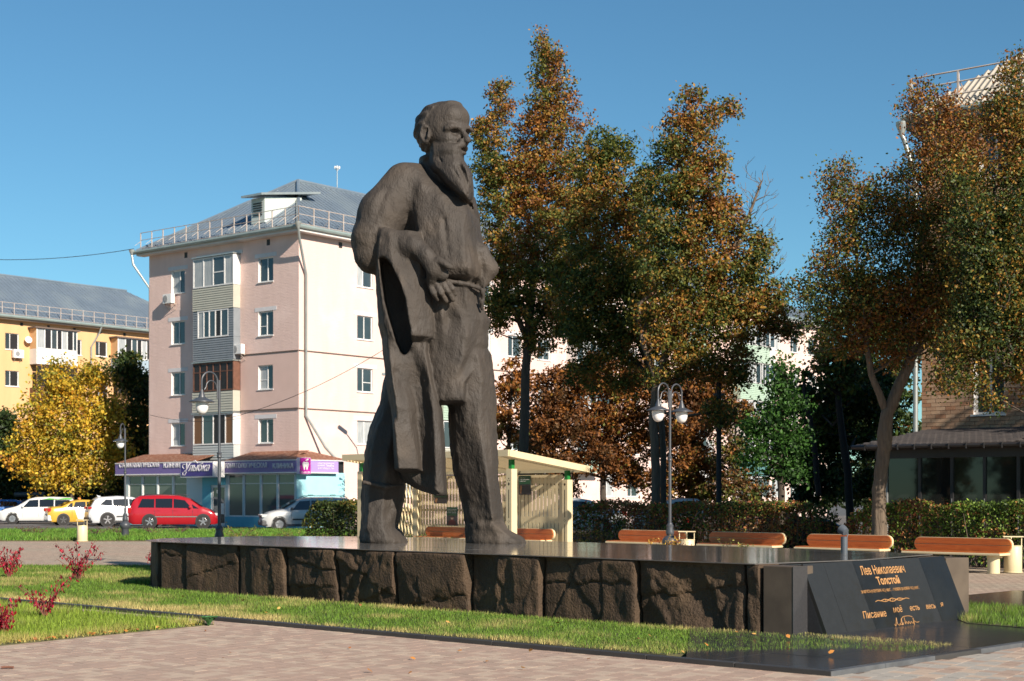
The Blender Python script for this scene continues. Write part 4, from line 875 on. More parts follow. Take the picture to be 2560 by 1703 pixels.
for a, c in zip(gx_[1:], gx_): b = MB(); b.quad(CG.p(c - .035, .35, 0), CG.p(a + .035, .35, 0), CG.p(a + .035, ze - .3, 0), CG.p(c - .035, ze - .3, 0)); b.build('glass_pane', gl, cf)
MULL = mat('aluminium_mullion', (.30, .30, .29), .4, metal=.3)
for u_ in gx_: b = MB(); CG.box(b, u_ - .034, .35, u_ + .034, ze - .3, -.06, .045); b.build('mullion', CB if u_ not in gx_[:1] else MULL, cf)
for u_ in gx_: b = MB(); CG.box(b, u_ - .012, .35, u_ + .006, 1.5, .046, .055); b.build('mullion_strip', MULL, cf)
b = MB(); CG.box(b, cu0, -.1, gx_[0] + .04, .35, -.1, .06); b.build('base_wall', mat('pale_grey_base', (.32, .31, .29), .8), cf); b = MB(); b.quad(CG.p(gx_[0], 0, 0), CG.p(gx_[0], ze - .1, 0), (0, gx_[0], ze - .1), (0, gx_[0], 0)); b.build('end_wall', CB, cf)
# ================================================================ the statue: one continuous surface from a distance field
def build_statue():
    VX = .0165
    x0, x1, z0, z1_, d0, d1 = -1.36, 1.6, -.06, 7.16, -.95, 1.15
    gx = np.arange(x0, x1, VX, dtype=np.float32); gz = np.arange(z0, z1_, VX, dtype=np.float32); gd = np.arange(d0, d1, VX, dtype=np.float32)
    Dm = np.full((len(gz), len(gd), len(gx)), .5, dtype=np.float32)       # z, depth, x
    K = 156.4
    def ux(px): return (px - 1080) / K
    def uz(py): return (1357 - py) / K
    def za(o, s): return lambda x, y: (ux(o[0] + x / s), uz(o[1] + y / s))
    Z1, Z2, Z3, Z4 = za((850, 230), 3.136), za((850, 580), 3.136), za((850, 950), 3.484), za((1000, 240), 5.227)
    def sub(bx):
        s = []
        for g, (a, b) in zip((gz, gd, gx), bx):
            i0 = max(int(np.searchsorted(g, a)) - 1, 0); i1 = min(int(np.searchsorted(g, b)) + 1, len(g)); s.append(slice(i0, i1))
        return tuple(s)
    def smin(a, b, k):
        h = np.maximum(k - np.abs(a - b), 0) / k; return np.minimum(a, b) - h * h * k * .25
    def put(bx, fn, k, op='u'):
        s = sub(bx)
        Zg, Dg, Xg = gz[s[0]][:, None, None], gd[s[1]][None, :, None], gx[s[2]][None, None, :]
        v = fn(Xg, Dg, Zg).astype(np.float32); cur = Dm[s]
        if op == 'u': Dm[s] = smin(cur, v, k)
        else: Dm[s] = -smin(-cur, v, k)          # cut v away
    def cone(a, b, ra, rb, k=.05, op='u', sq=1.0):
        """tapered capsule between (x,z,d) points; sq squashes depth"""
        a, b = np.array(a, float), np.array(b, float); m = max(ra, rb) + k + .04
        lo, hi = np.minimum(a, b) - m, np.maximum(a, b) + m
        ab = b - a; L2 = float(ab @ ab) + 1e-9
        def fn(X, Dg, Z):
            px, pz, pd = X - a[0], Z - a[1], Dg - a[2]
            h = np.clip((px * ab[0] + pz * ab[1] + pd * ab[2]) / L2, 0, 1)
            q = np.sqrt((px - ab[0] * h) ** 2 + (pz - ab[1] * h) ** 2 + ((pd - ab[2] * h) * sq) ** 2)
            return q - (ra + (rb - ra) * h)
        put(((lo[1], hi[1]), (lo[2], hi[2]), (lo[0], hi[0])), fn, k, op)
    def ell(c, r, k=.05, op='u', phi=0.0, tilt=0.0):
        """ellipsoid, r=(forward a, side b, height); phi turns the frame: forward = (sin phi, towards camera cos phi)"""
        m = max(r) + k + .03; s, co = math.sin(phi), math.cos(phi)
        def fn(X, Dg, Z):
            x, d, z = X - c[0], Dg - c[2], Z - c[1]
            a = x * s + d * co; b = -x * co + d * s
            if tilt: a, z = a * math.cos(tilt) - z * math.sin(tilt), a * math.sin(tilt) + z * math.cos(tilt)
            q = np.sqrt((a / r[0]) ** 2 + (b / r[1]) ** 2 + (z / r[2]) ** 2)
            return (q - 1) * min(r) * np.minimum(1.0, .6 + .4 * q)
        put(((c[1] - m, c[1] + m), (c[2] - m, c[2] + m), (c[0] - m, c[0] + m)), fn, k, op)
    def loft(cv, rows, back, k=.06, ke=.1, op='u', rnd=None):
        """rows: (y, [(x, depth)...]) in a zoom's pixels; the first and last x are the outline"""
        rr = []
        for y, pts in rows:
            xs = np.array([cv(p[0], y)[0] for p in pts]); ds = np.array([p[1] for p in pts]); rr.append((cv(0, y)[1], xs, ds))
        rr.sort(key=lambda t: t[0])
        zs = np.array([t[0] for t in rr]); Ls = np.array([t[1][0] for t in rr]); Rs = np.array([t[1][-1] for t in rr])
        bks = back if isinstance(back, (int, float)) else None
        zl, zh = zs[0], zs[-1]; U = np.linspace(0, 1, 81)
        Fr = np.array([np.interp(U, (t[1] - t[1][0]) / (t[1][-1] - t[1][0]), t[2]) for t in rr])
        ker = np.array([1, 2, 3, 2, 1.]); ker /= ker.sum()
        Fr = np.array([np.convolve(np.pad(f, 2, mode='edge'), ker, mode='valid') for f in Fr])
        s = sub(((zl - .15, zh + .15), (bks - .15, float(Fr.max()) + .15 if op == 'u' else 2), (Ls.min() - .15, Rs.max() + .15)))
        Zg, Dg, Xg = gz[s[0]], gd[s[1]], gx[s[2]]
        L = np.interp(Zg, zs, Ls)[:, None]; Rr = np.interp(Zg, zs, Rs)[:, None]
        Fz = np.array([np.interp(Zg, zs, Fr[:, j]) for j in range(81)]).T
        u = np.clip((Xg[None, :] - L) / (Rr - L), 0, 1) * 80; i = np.minimum(u.astype(int), 79); w = u - i
        ar = np.arange(len(Zg))[:, None]
        Fx = Fz[ar, i] * (1 - w) + Fz[ar, i + 1] * w
        side = np.maximum(L - Xg[None, :], Xg[None, :] - Rr)
        zz = np.maximum(zl - Zg, Zg - zh)[:, None]
        sl_ = np.gradient(Fx, VX, axis=1); nrm = 1 / np.sqrt(1 + np.minimum(sl_ ** 2, 6))
        def smax(a, b, kk): return -smin(-a, -b, kk)
        sz = smax(side, zz + 0 * side, .05)
        f = (Dg[None, :, None] - Fx[:, None, :]) * nrm[:, None, :]
        f = smax(f, bks - Dg[None, :, None] + 0 * f, ke)
        f = smax(f, sz[:, None, :] + 0 * f, ke).astype(np.float32)
        cur = Dm[s]
        if op == 'u': Dm[s] = smin(cur, f, k)
        else: Dm[s] = -smin(-cur, f, k)
    # --- rear leg and boot
    loft(Z3, [(-250, [(430, -.3), (520, -.1), (700, 0), (850, -.2)]), (0, [(352, -.35), (450, -.1), (700, 0), (900, -.3)]),
              (200, [(312, -.35), (420, -.08), (600, 0), (830, -.3)]), (400, [(232, -.35), (330, -.05), (480, .02), (640, -.3)]),
              (600, [(184, -.35), (280, 0), (420, .08), (600, -.3)]), (800, [(170, -.35), (270, .02), (400, .12), (575, -.25)]),
              (900, [(163, -.35), (270, .05), (400, .12), (552, -.2)]), (1040, [(156, -.35), (250, .0), (380, .05), (420, -.05), (535, -.2)]),
              (1120, [(150, -.35), (250, .06), (380, .12), (430, -.1), (520, -.2)]),
              (1230, [(147, -.35), (240, .1), (370, .16), (440, .05), (492, -.2)]), (1290, [(150, -.3), (240, .12), (380, .18), (462, 0), (480, -.1)]),
              (1330, [(143, -.3), (260, .12), (400, .2), (520, -.05)]), (1440, [(140, -.3), (260, .16), (430, .27), (586, 0)])], -.72, k=.05, ke=.16)
    cone((*Z3(215, 890), .1), (*Z3(400, 930), .16), .03, .035, .05)
    cone((*Z3(400, 930), .16), (*Z3(545, 915), -.05), .035, .02, .05)
    cone((*Z3(150, 1270), .1), (*Z3(260, 1300), .16), .03, .02, .04, 'c')
    # --- front leg and boot
    loft(Z3, [(-260, [(1000, 0), (1100, .4), (1200, .4), (1315, 0)]), (0, [(1000, 0), (1110, .42), (1240, .4), (1350, 0)]),
              (200, [(935, 0), (1000, .2), (1110, .42), (1230, .42), (1366, 0)]), (400, [(935, 0), (1000, .16), (1085, .36), (1210, .46), (1300, .3), (1364, 0)]),
              (600, [(955, 0), (1020, .15), (1110, .28), (1245, .47), (1330, .3), (1382, 0)]),
              (800, [(985, 0), (1050, .13), (1150, .26), (1280, .46), (1340, .3), (1385, 0)]),
              (1000, [(1040, 0), (1100, .1), (1190, .25), (1310, .44), (1400, 0)]), (1110, [(1065, 0), (1120, .1), (1230, .27), (1320, .43), (1412, 0)]),
              (1240, [(1078, 0), (1150, .2), (1260, .34), (1340, .42), (1424, .05)])], -.36, k=.1, ke=.16)
    loft(Z3, [(1225, [(1085, 0), (1200, .3), (1330, .42), (1425, .1)]), (1300, [(1078, 0), (1200, .24), (1330, .4), (1400, .42), (1462, .15)]),
              (1352, [(1078, 0), (1200, .26), (1380, .42), (1480, .38), (1570, .1)]), (1385, [(1080, 0), (1200, .28), (1380, .44), (1520, .4), (1612, .1)]),
              (1445, [(1082, 0), (1200, .3), (1380, .46), (1540, .42), (1634, .1)])], -.2, k=.05, ke=.12)
    # --- shirt: chest, belly, skirt
    loft(Z1, [(545, [(480, -.15), (560, .08), (640, .12), (760, .0), (840, -.1)]), (600, [(420, -.1), (500, .15), (600, .22), (690, .04), (780, -.12), (1000, -.2)]),
              (700, [(400, -.1), (520, .25), (650, .32), (740, .2), (810, .0), (980, .0), (1035, -.1)]), (770, [(410, 0), (520, .2), (650, .4), (770, .34), (860, .12), (985, .1), (1045, -.05)]), (850, [(420, 0), (520, .2), (640, .42), (800, .46), (900, .36), (985, .28), (1058, 0)]),
              (1000, [(440, 0), (540, .15), (620, .44), (850, .56), (1000, .5), (1108, .05)]), (1150, [(440, 0), (550, .1), (640, .48), (820, .62), (980, .6), (1126, .05)]),
              (1300, [(440, 0), (560, .3), (700, .6), (850, .68), (1000, .7), (1142, .1)]), (1430, [(440, 0), (600, .4), (750, .65), (870, .72), (1030, .78), (1155, .1)]),
              (1480, [(440, 0), (600, .4), (750, .62), (870, .7), (1030, .76), (1150, .1)]), (1520, [(440, 0), (600, .35), (750, .5), (870, .58), (1030, .6), (1110, .1)])],
         -.55, k=.1, ke=.3)
    loft(Z2, [(420, [(560, 0), (700, .4), (850, .55), (1000, .56), (1118, .1)]), (560, [(560, 0), (700, .42), (840, .6), (940, .52), (1000, .55), (1112, .1)]),
              (700, [(560, 0), (720, .45), (820, .6), (862, .45), (960, .56), (1080, .42), (1160, .1)]), (850, [(560, 0), (720, .45), (850, .54), (1000, .6), (1050, .45), (1150, .1)]),
              (1000, [(600, .1), (720, .46), (850, .55), (985, .6), (1015, .45), (1160, .1)]), (1200, [(650, .2), (760, .5), (880, .6), (985, .6), (995, .42), (1010, .3)]),
              (1345, [(690, .3), (780, .54), (880, .62), (985, .62), (1002, .45)])], -.5, k=.06, ke=.1)
    cone((*Z1(925, 890), .58), (*Z1(958, 1060), .64), .012, .02, .02, 'c'); cone((*Z1(958, 1060), .66), (*Z1(985, 1250), .74), .02, .012, .02, 'c')
    cone((*Z1(985, 1250), .74), (*Z1(1060, 1310), .76), .012, .008, .02, 'c')
    for a, b, r in (((600, 560), (760, 900), .03), ((700, 900), (760, 1250), .025), ((830, 1050), (860, 1350), .022), ((640, 950), (690, 1180), .025), ((1040, 1100), (1010, 1400), .02)):
        cone((*Z1(*a), .55), (*Z1(*b), .72), r, r * .6, .08, 'c')
    # --- belt
    bp = [(690, 415, .58), (860, 425, .6), (1010, 445, .56), (1085, 462, .42), (1130, 470, .2)]
    for p, q in zip(bp, bp[1:]): cone((*Z2(p[0], p[1]), p[2]), (*Z2(q[0], q[1]), q[2]), .036, .036, .02)
    # --- far arm and its fingers
    cone((*Z1(1100, 1270), .1), (*Z1(1170, 1390), .08), .16, .145, .07); cone((*Z1(1170, 1390), .08), (*Z1(1120, 1510), .12), .14, .08, .05)
    cone((*Z2(1120, 480), .3), (*Z2(1124, 560), .28), .05, .035, .02); cone((*Z2(1112, 560), .35), (*Z2(1116, 620), .3), .04, .03, .02)
    loft(Z2, [(620, [(1080, .2), (1125, .25), (1135, .1)]), (690, [(1050, .3), (1130, .3), (1182, .1)]), (780, [(1050, .3), (1120, .25), (1155, .1)]), (900, [(1000, .3), (1080, .35), (1165, .1)])], -.1, k=.05)
    # --- near upper arm and sleeve
    cone((*Z1(505, 715), .0), (*Z1(335, 960), .1), .33, .37, .12); cone((*Z1(335, 960), .1), (*Z1(270, 1165), .14), .365, .35, .1)
    cone((*Z1(270, 1165), .14), (*Z1(275, 1280), .16), .35, .325, .06)
    cone((*Z1(535, 860), .48), (*Z1(522, 1170), .52), .05, .085, .10, 'c')
    cone((*Z1(165, 1105), .46), (*Z1(330, 1108), .56), .015, .03, .05, 'c'); cone((*Z1(320, 1120), .6), (*Z1(230, 1290), .5), .03, .03, .05, 'c')
    cone((*Z1(380, 800), .44), (*Z1(300, 1000), .52), .02, .03, .12, 'c'); cone((*Z1(420, 900), .5), (*Z1(440, 1090), .5), .03, .04, .1, 'c')
    # --- coat hung over the forearm
    up = [(40, [(325, .2), (350, .58), (420, .68), (480, .62), (560, .7), (640, .62)]), (100, [(300, .2), (335, .62), (420, .72), (480, .66), (570, .78), (655, .7), (670, .5)]),
              (180, [(283, .2), (320, .64), (430, .76), (490, .66), (560, .7), (600, .8), (650, .66), (670, .5)]), (300, [(283, .2), (320, .64), (440, .8), (540, .74), (610, .68), (650, .74), (690, .5)]),
              (450, [(288, .2), (330, .62), (500, .84), (600, .76), (705, .56)]), (600, [(300, .2), (350, .62), (545, .86), (640, .76), (730, .58)]),
              (740, [(302, .2), (370, .62), (570, .86), (650, .76), (752, .58)]), (850, [(332, .2), (400, .62), (592, .86), (650, .78), (748, .6)]),
              (890, [(336, .2), (400, .64), (480, .64), (580, .72), (640, .55), (695, .6), (702, .5)]), (960, [(340, .2), (410, .66), (500, .6), (560, .56), (690, .62), (706, .5)]),
              (1050, [(355, .2), (420, .74), (500, .62), (600, .54), (705, .68), (722, .5)]),
              (1200, [(368, .2), (440, .78), (510, .62), (580, .48), (650, .48), (728, .7), (752, .5)]), (1400, [(402, .2), (470, .8), (570, .7), (625, .46), (690, .52), (745, .74), (800, .62), (806, .4)])]
    up = [(y * 1.111 - 1289, [(x * 1.111, d_) for x, d_ in p]) for y, p in up]
    loft(Z3, up + [(395, [(462, .2), (500, .8), (640, .7), (690, .46), (770, .56), (838, .76), (897, .66), (905, .4)]), (600, [(470, .2), (520, .82), (682, .7), (716, .46), (780, .56), (850, .8), (914, .7), (922, .4)]),
              (780, [(480, .2), (540, .84), (700, .72), (732, .46), (790, .58), (855, .82), (918, .7), (926, .4)]),
              (805, [(520, .1), (600, .4), (720, .42), (790, .58), (856, .82), (920, .7), (928, .4)]), (900, [(600, .1), (670, .4), (760, .5), (857, .82), (928, .7), (934, .4)]),
              (960, [(700, .2), (780, .5), (860, .82), (930, .7), (937, .4)]), (1005, [(835, .5), (862, .8), (928, .7), (937, .5)])], .04, k=.03, ke=.06)
    loft(Z3, [(800, [(500, .0), (600, .12), (700, .1)]), (870, [(530, .05), (640, .2), (800, .2)]), (960, [(690, .1), (760, .3), (870, .3)])], -.2, k=.05)
    # hollow inside the hanging coat
    loft(Z2, [(245, [(334, 2), (360, 2), (388, 2)]), (300, [(334, 2), (380, 2), (428, 2)]), (440, [(352, 2), (420, 2), (496, 2)]), (560, [(366, 2), (450, 2), (538, 2)]),
              (700, [(402, 2), (480, 2), (560, 2)]), (800, [(432, 2), (500, 2), (580, 2)]), (900, [(462, 2), (520, 2), (588, 2)]), (985, [(505, 2), (525, 2), (545, 2)])], .16, k=.03, ke=.04, op='c')
    # folds of the drape
    for a, b, r, dd in (((500, 150), (560, 330), .05, (.84, .8)), ((560, 330), (660, 440), .035, (.8, .78)), ((470, 1130), (600, 1260), .05, (.7, .66)), ((600, 1260), (690, 1480), .06, (.62, .66)), ((400, 900), (440, 1100), .03, (.72, .78))):
        cone((*Z2(*a), dd[0]), (*Z2(*b), dd[1]), r, r * .7, .06, 'c')
    # --- forearm, hand, fingers
    cone((*Z1(400, 1225), .42), (*Z1(600, 1270), .66), .2, .17, .08); cone((*Z1(600, 1270), .68), (*Z2(700, 240), .78), .16, .13, .06)
    cone((*Z1(380, 1150), .5), (*Z1(470, 1200), .6), .1, .09, .08)
    cone((*Z2(690, 250), .8), (*Z2(760, 330), .84), .125, .135, .05, sq=1.3); cone((*Z2(760, 330), .84), (*Z2(820, 385), .8), .13, .1, .05, sq=1.3)
    cone((*Z2(745, 360), .84), (*Z2(735, 440), .72), .1, .08, .04)
    cone((*Z2(790, 285), .9), (*Z2(850, 325), .94), .06, .052, .03); cone((*Z2(850, 325), .94), (*Z2(888, 340), .93), .052, .04, .02)
    for a, m_, b, r in (((862, 440), (890, 490), (912, 528), .05), ((815, 440), (860, 510), (896, 572), .052), ((768, 450), (812, 525), (848, 582), .05), ((728, 470), (752, 525), (782, 568), .042)):
        cone((*Z2(*a), .72), (*Z2(*m_), .76), r * 1.08, r, .012); cone((*Z2(*m_), .76), (*Z2(*b), .7), r, r * .82, .012)
    # --- neck, collar
    cone((*Z4(540, 640), -.1), (*Z4(540, 1050), -.15), .24, .28, .06)
    loft(Z4, [(752, [(232, -.12), (300, .0), (430, .08)]), (800, [(236, -.15), (330, .05), (480, .15)]), (900, [(228, -.2), (330, -.02), (480, -.02), (640, -.1)]), (1060, [(235, -.2), (400, .0), (560, .0), (700, -.1)])], -.42, k=.03, ke=.08)
    # --- head
    ph = R(48); sp, cp = math.sin(ph), math.cos(ph); hx, _ = Z4(551, 0)
    def H(a, b, y): return (hx + a * sp - b * cp, Z4(0, y)[1], a * cp + b * sp)   # forward a, towards his right b, row y
    ell(H(0, 0, 432), (.46, .355, .415), .02, phi=ph)
    ell(H(.12, 0, 330), (.34, .30, .29), .05, phi=ph)
    ell(H(.19, 0, 590), (.245, .24, .23), .08, phi=ph)
    # swept-back hair: thicker shell behind the hairline
    def hair(X, Dg, Z):
        c = H(-.02, 0, 425); x, d, z = X - c[0], Dg - c[2], Z - c[1]; a = x * sp + d * cp; b = -x * cp + d * sp
        q = (np.sqrt((a / .485) ** 2 + (b / .385) ** 2 + (z / .43) ** 2) - 1) * .37
        wv = .012 * np.sin(26 * z + 9 * a + 4 * np.sin(9 * b)) + .008 * np.sin(47 * z - 22 * a)
        return np.maximum(q + wv, a - (.10 - .10 * np.abs(b) / .3 + .35 * np.maximum(z, 0)) )
    c = H(0, 0, 425); put(((c[1] - .35, c[1] + .5), (c[2] - .55, c[2] + .55), (c[0] - .55, c[0] + .55)), hair, .025)
    ell(H(.26, 0, 135), (.1, .16, .045), .04, phi=ph)
    def HF(a, b, y): return H(a, b, y + 150 * max(0, a * cp + b * sp - .05))
    # brows
    cone(HF(.44, .04, 440), HF(.40, .2, 425), .05, .04, .06); cone(HF(.44, -.04, 440), HF(.425, -.22, 458), .05, .045, .05); cone(HF(.40, .2, 425), HF(.35, .26, 445), .036, .03, .07)
    ell(H(.36, 0, 300), (.10, .2, .13), .08, phi=ph)
    for s_ in (1, -1):
        ell(HF(.45, .135 * s_, 500), (.13, .082, .058), .03, 'c', phi=ph)
        ell(HF(.275, .13 * s_, 500), (.05, .06, .05), .02, phi=ph)
        ell(HF(.27, .17 * s_, 600), (.10, .09, .08), .12, phi=ph)
    # nose
    cone(HF(.43, 0, 445), HF(.545, 0, 575), .036, .052, .025); ell(HF(.56, 0, 598), (.058, .054, .052), .025, phi=ph)
    for s_ in (1, -1): ell(HF(.475, .062 * s_, 605), (.06, .04, .045), .02, phi=ph)
    # moustache, lips
    cone(HF(.485, .03, 650), HF(.44, .15, 685), .055, .062, .02); cone(HF(.42, .15, 695), HF(.345, .235, 735), .05, .03, .03)
    cone(HF(.465, -.03, 662), HF(.38, -.14, 695), .045, .04, .02); cone(HF(.38, -.14, 695), HF(.31, -.2, 730), .04, .03, .03)
    # beard
    loft(Z4, [(590, [(385, .0), (430, .12), (500, .18), (560, .1)]), (650, [(374, .05), (440, .25), (560, .33), (690, .34), (800, .26), (830, .1)]), (710, [(378, .1), (440, .31), (580, .43), (690, .45), (800, .36), (838, .15)]), (780, [(392, .17), (450, .35), (600, .48), (710, .51), (800, .43), (848, .2)]), (860, [(384, 0.20), (436, 0.32), (600, 0.45), (720, 0.49), (810, 0.41), (852, 0.17)]), (935, [(400, 0.22), (455, 0.36), (620, 0.50), (740, 0.55), (800, 0.49), (840, 0.51), (892, 0.25)]),
              (1005, [(445, 0.29), (500, 0.42), (640, 0.53), (740, 0.57), (800, 0.51), (860, 0.59), (935, 0.27)]), (1050, [(505, 0.36), (555, 0.48), (680, 0.57), (770, 0.59), (815, 0.49), (880, 0.61), (950, 0.34)]),
              (1200, [(620, 0.49), (680, 0.59), (770, 0.64), (850, 0.62), (880, 0.56), (920, 0.62), (964, 0.42)]), (1320, [(745, 0.59), (790, 0.63), (850, 0.68), (895, 0.64), (930, 0.58), (960, 0.47)]),
              (1400, [(845, 0.69), (880, 0.71), (915, 0.64), (935, 0.52)]), (1440, [(893, 0.74), (903, 0.67), (915, 0.57)])], .04, k=.025, ke=.08)
    loft(Z4, [(1320, [(900, .0), (940, .2), (965, .0)]), (1500, [(940, .0), (970, .2), (1000, 0)])], -.4, k=.12)
    cone(HF(.50, .0, 705), HF(.42, .13, 725), .016, .014, .015, 'c')
    ell(HF(.44, 0, 758), (.06, .09, .035), .02, phi=ph)
    rr_ = random.Random(3)
    for i in range(60):                                     # strands cut into the beard
        t = rr_.random(); y = 740 + 560 * t; xl = np.interp(y, [640, 800, 1000, 1200, 1400], [400, 420, 500, 650, 840]); xr = np.interp(y, [640, 800, 1000, 1200, 1400], [700, 830, 930, 950, 930])
        x = xl + (xr - xl) * rr_.random(); dd = np.interp((x - xl) / (xr - xl), [0, .35, .75, 1], [.2, .54, .62, .42]); sl2 = 60 if x < 850 else 20
        cone((*Z4(x, y), dd), (*Z4(x + sl2 + rr_.uniform(-15, 15), y + 110), dd + .05), .010, .006, .03, 'c')
    cone((*Z4(640, 960), .62), (*Z4(760, 1050), .7), .02, .03, .04, 'c'); cone((*Z4(760, 1050), .7), (*Z4(860, 1190), .72), .03, .02, .04, 'c')
    cone((*Z4(850, 940), .66), (*Z4(900, 980), .62), .02, .05, .04, 'c')
    # ear
    e = H(.0, .36, 535)
    ell(H(-.01, .38, 555), (.105, .065, .165), .012, phi=ph, tilt=-.15); ell(H(.02, .435, 545), (.065, .06, .12), .012, 'c', phi=ph, tilt=-.15); ell(H(.035, .40, 520), (.035, .06, .07), .01, 'c', phi=ph)
    ell(H(.08, .38, 590), (.03, .04, .05), .012, phi=ph)
    # chisel relief
    Zg, Dg, Xg = np.meshgrid(gz, gd, gx, indexing='ij', sparse=True)
    step = 2
    nz, nd, nx = (len(g) // step + 2 for g in (gz, gd, gx))
    A, B, C = np.meshgrid(gz[0] + np.arange(nz) * VX * step, gd[0] + np.arange(nd) * VX * step, gx[0] + np.arange(nx) * VX * step, indexing='ij')
    nzf = .013 * vnoise(C * 4.5, A * 2.6, B * 4.5, 3) + .015 * vnoise(C * 11, A * 7, B * 11, 5) + .016 * vnoise(C * 24, A * 15, B * 24, 8)
    nzf *= np.where(A > uz(470), .18, 1.0)
    nzf = np.repeat(np.repeat(np.repeat(nzf, step, 0), step, 1), step, 2)[:len(gz), :len(gd), :len(gx)].astype(np.float32)
    nzf = (nzf + np.roll(nzf, 1, 0) + np.roll(nzf, 1, 1) + np.roll(nzf, 1, 2)) / 4
    Dm[:] = Dm + nzf
    # --- surface nets
    Sg = Dm < 0
    nzc, ndc, nxc = (n - 1 for n in Dm.shape)
    cnt = np.zeros((nzc, ndc, nxc), dtype=np.int8); corners = [(a, b, c_) for a in (0, 1) for b in (0, 1) for c_ in (0, 1)]
    for a, b, c_ in corners: cnt += Sg[a:a + nzc, b:b + ndc, c_:c_ + nxc]
    idx = np.nonzero((cnt > 0) & (cnt < 8)); n = len(idx[0])
    vid = np.full((nzc, ndc, nxc), -1, dtype=np.int32); vid[idx] = np.arange(n)
    acc = np.zeros((n, 3), dtype=np.float64); wc = np.zeros(n)
    vals = {c_: Dm[idx[0] + c_[0], idx[1] + c_[1], idx[2] + c_[2]] for c_ in corners}
    for p in corners:
        for ax in range(3):
            if p[ax]: continue
            q = list(p); q[ax] = 1; q = tuple(q); va, vb = vals[p], vals[q]; cr = (va < 0) != (vb < 0)
            t = np.where(cr, va / np.where(cr, va - vb, 1), 0)
            pos = np.array(p, float)[None, :].repeat(n, 0); pos[:, ax] += t
            acc += pos * cr[:, None]; wc += cr
    acc /= wc[:, None]
    pz = gz[0] + (idx[0] + acc[:, 0]) * VX; pd = gd[0] + (idx[1] + acc[:, 1]) * VX; px = gx[0] + (idx[2] + acc[:, 2]) * VX
    V = np.stack([px, -pd, pz], 1)
    quads = []
    for ax in range(3):
        o1, o2 = [a for a in range(3) if a != ax]
        sa = [slice(None)] * 3; sb = [slice(None)] * 3; sa[ax] = slice(0, -1); sb[ax] = slice(1, None)
        a, b = Sg[tuple(sa)], Sg[tuple(sb)]; e_ = np.nonzero(a != b); ok = (e_[o1] > 0) & (e_[o2] > 0) & (e_[o1] < Dm.shape[o1] - 1) & (e_[o2] < Dm.shape[o2] - 1)
        e_ = tuple(t[ok] for t in e_); ins = a[e_]
        def g(d1, d2):
            t = list(e_); t[o1] = t[o1] - d1; t[o2] = t[o2] - d2; return vid[tuple(t)]
        Q = np.stack([g(0, 0), g(1, 0), g(1, 1), g(0, 1)], 1)
        flip = ins if ax != 1 else ~ins
        Q[~flip] = Q[~flip][:, ::-1]; quads.append(Q)
    Q = np.concatenate(quads); Q = Q[(Q >= 0).all(1)]
    nb = V.copy()                                           # one light smoothing pass
    for _ in range(2):
        s_ = np.zeros_like(nb); c2 = np.zeros(len(nb))
        for i in range(4):
            np.add.at(s_, Q[:, i], nb[Q[:, (i + 1) % 4]]); np.add.at(c2, Q[:, i], 1)
        nb = nb * .5 + .5 * s_ / np.maximum(c2, 1)[:, None]
    root = empty('statue', (( 1080 - CX) / F * 24.3, 24.3, .806), 0, 'colossal dark bronze statue of a bearded man with a coat over his arm', 'statue')
    m = mat('bronze', (.054, .0435, .035), .62, (.036, .030, .025), 2.2, stretch=(1.4, 1.4, .4), metal=.0, spec=.35, r2=.8, bumps=[(10, .5, .035, (1, 1, .5)), (34, .8, .018, (1, 1, .6)), (90, .5, .006, None)], c3=(.066, .052, .040), scale3=1.3)
    o = npmesh('body', nb, Q, m, root, smooth=True)
    return root
STATUE = build_statue()
# ================================================================ trees, hedges, shrubs
LEAF = mat('tree_leaves', (.1, .1, .03), .55, attr=True, island=.35, transl=.3, spec=.35)
BARK = mat('grey_brown_bark', (.085, .065, .048), .9, (.05, .038, .03), 6, stretch=(3, 3, .5), bumps=[(14, .8, .04, (1, 1, .18)), (50, .5, .01, None)])
BARKL = mat('sunlit_furrowed_bark', (.17, .125, .085), .9, (.09, .065, .045), 7, stretch=(3, 3, .4), bumps=[(16, 1, .05, (1, 1, .16)), (60, .5, .01, None)])  # paler copy of the bark, sunlight put into its colour
TWIG = mat('twig', (.10, .07, .05), .9)
def leafmesh(name, C, size, cols, parent, rg, asp=.62, droop=0.0, m=None):
    """C (n,3) leaf centres; cols (n,3)"""
    n = len(C); a = rg.normal(size=(n, 3)); a[:, 2] -= droop; a /= np.linalg.norm(a, axis=1)[:, None]; b = rg.normal(size=(n, 3)); b -= (b * a).sum(1)[:, None] * a; b /= np.linalg.norm(b, axis=1)[:, None]
    nn = np.cross(a, b); s = (size * rg.uniform(.65, 1.3, n))[:, None]
    V = np.empty((n, 4, 3)); V[:, 0] = C - a * s * .5; V[:, 2] = C + a * s * .5; V[:, 1] = C + b * s * asp * .5 + nn * s * .12; V[:, 3] = C - b * s * asp * .5 + nn * s * .12
    I = np.arange(n * 4).reshape(n, 4); T = np.concatenate([I[:, [0, 1, 2]], I[:, [0, 2, 3]]])
    return npmesh(name, V.reshape(-1, 3), T, m or LEAF, parent, np.repeat(cols, 4, 0))
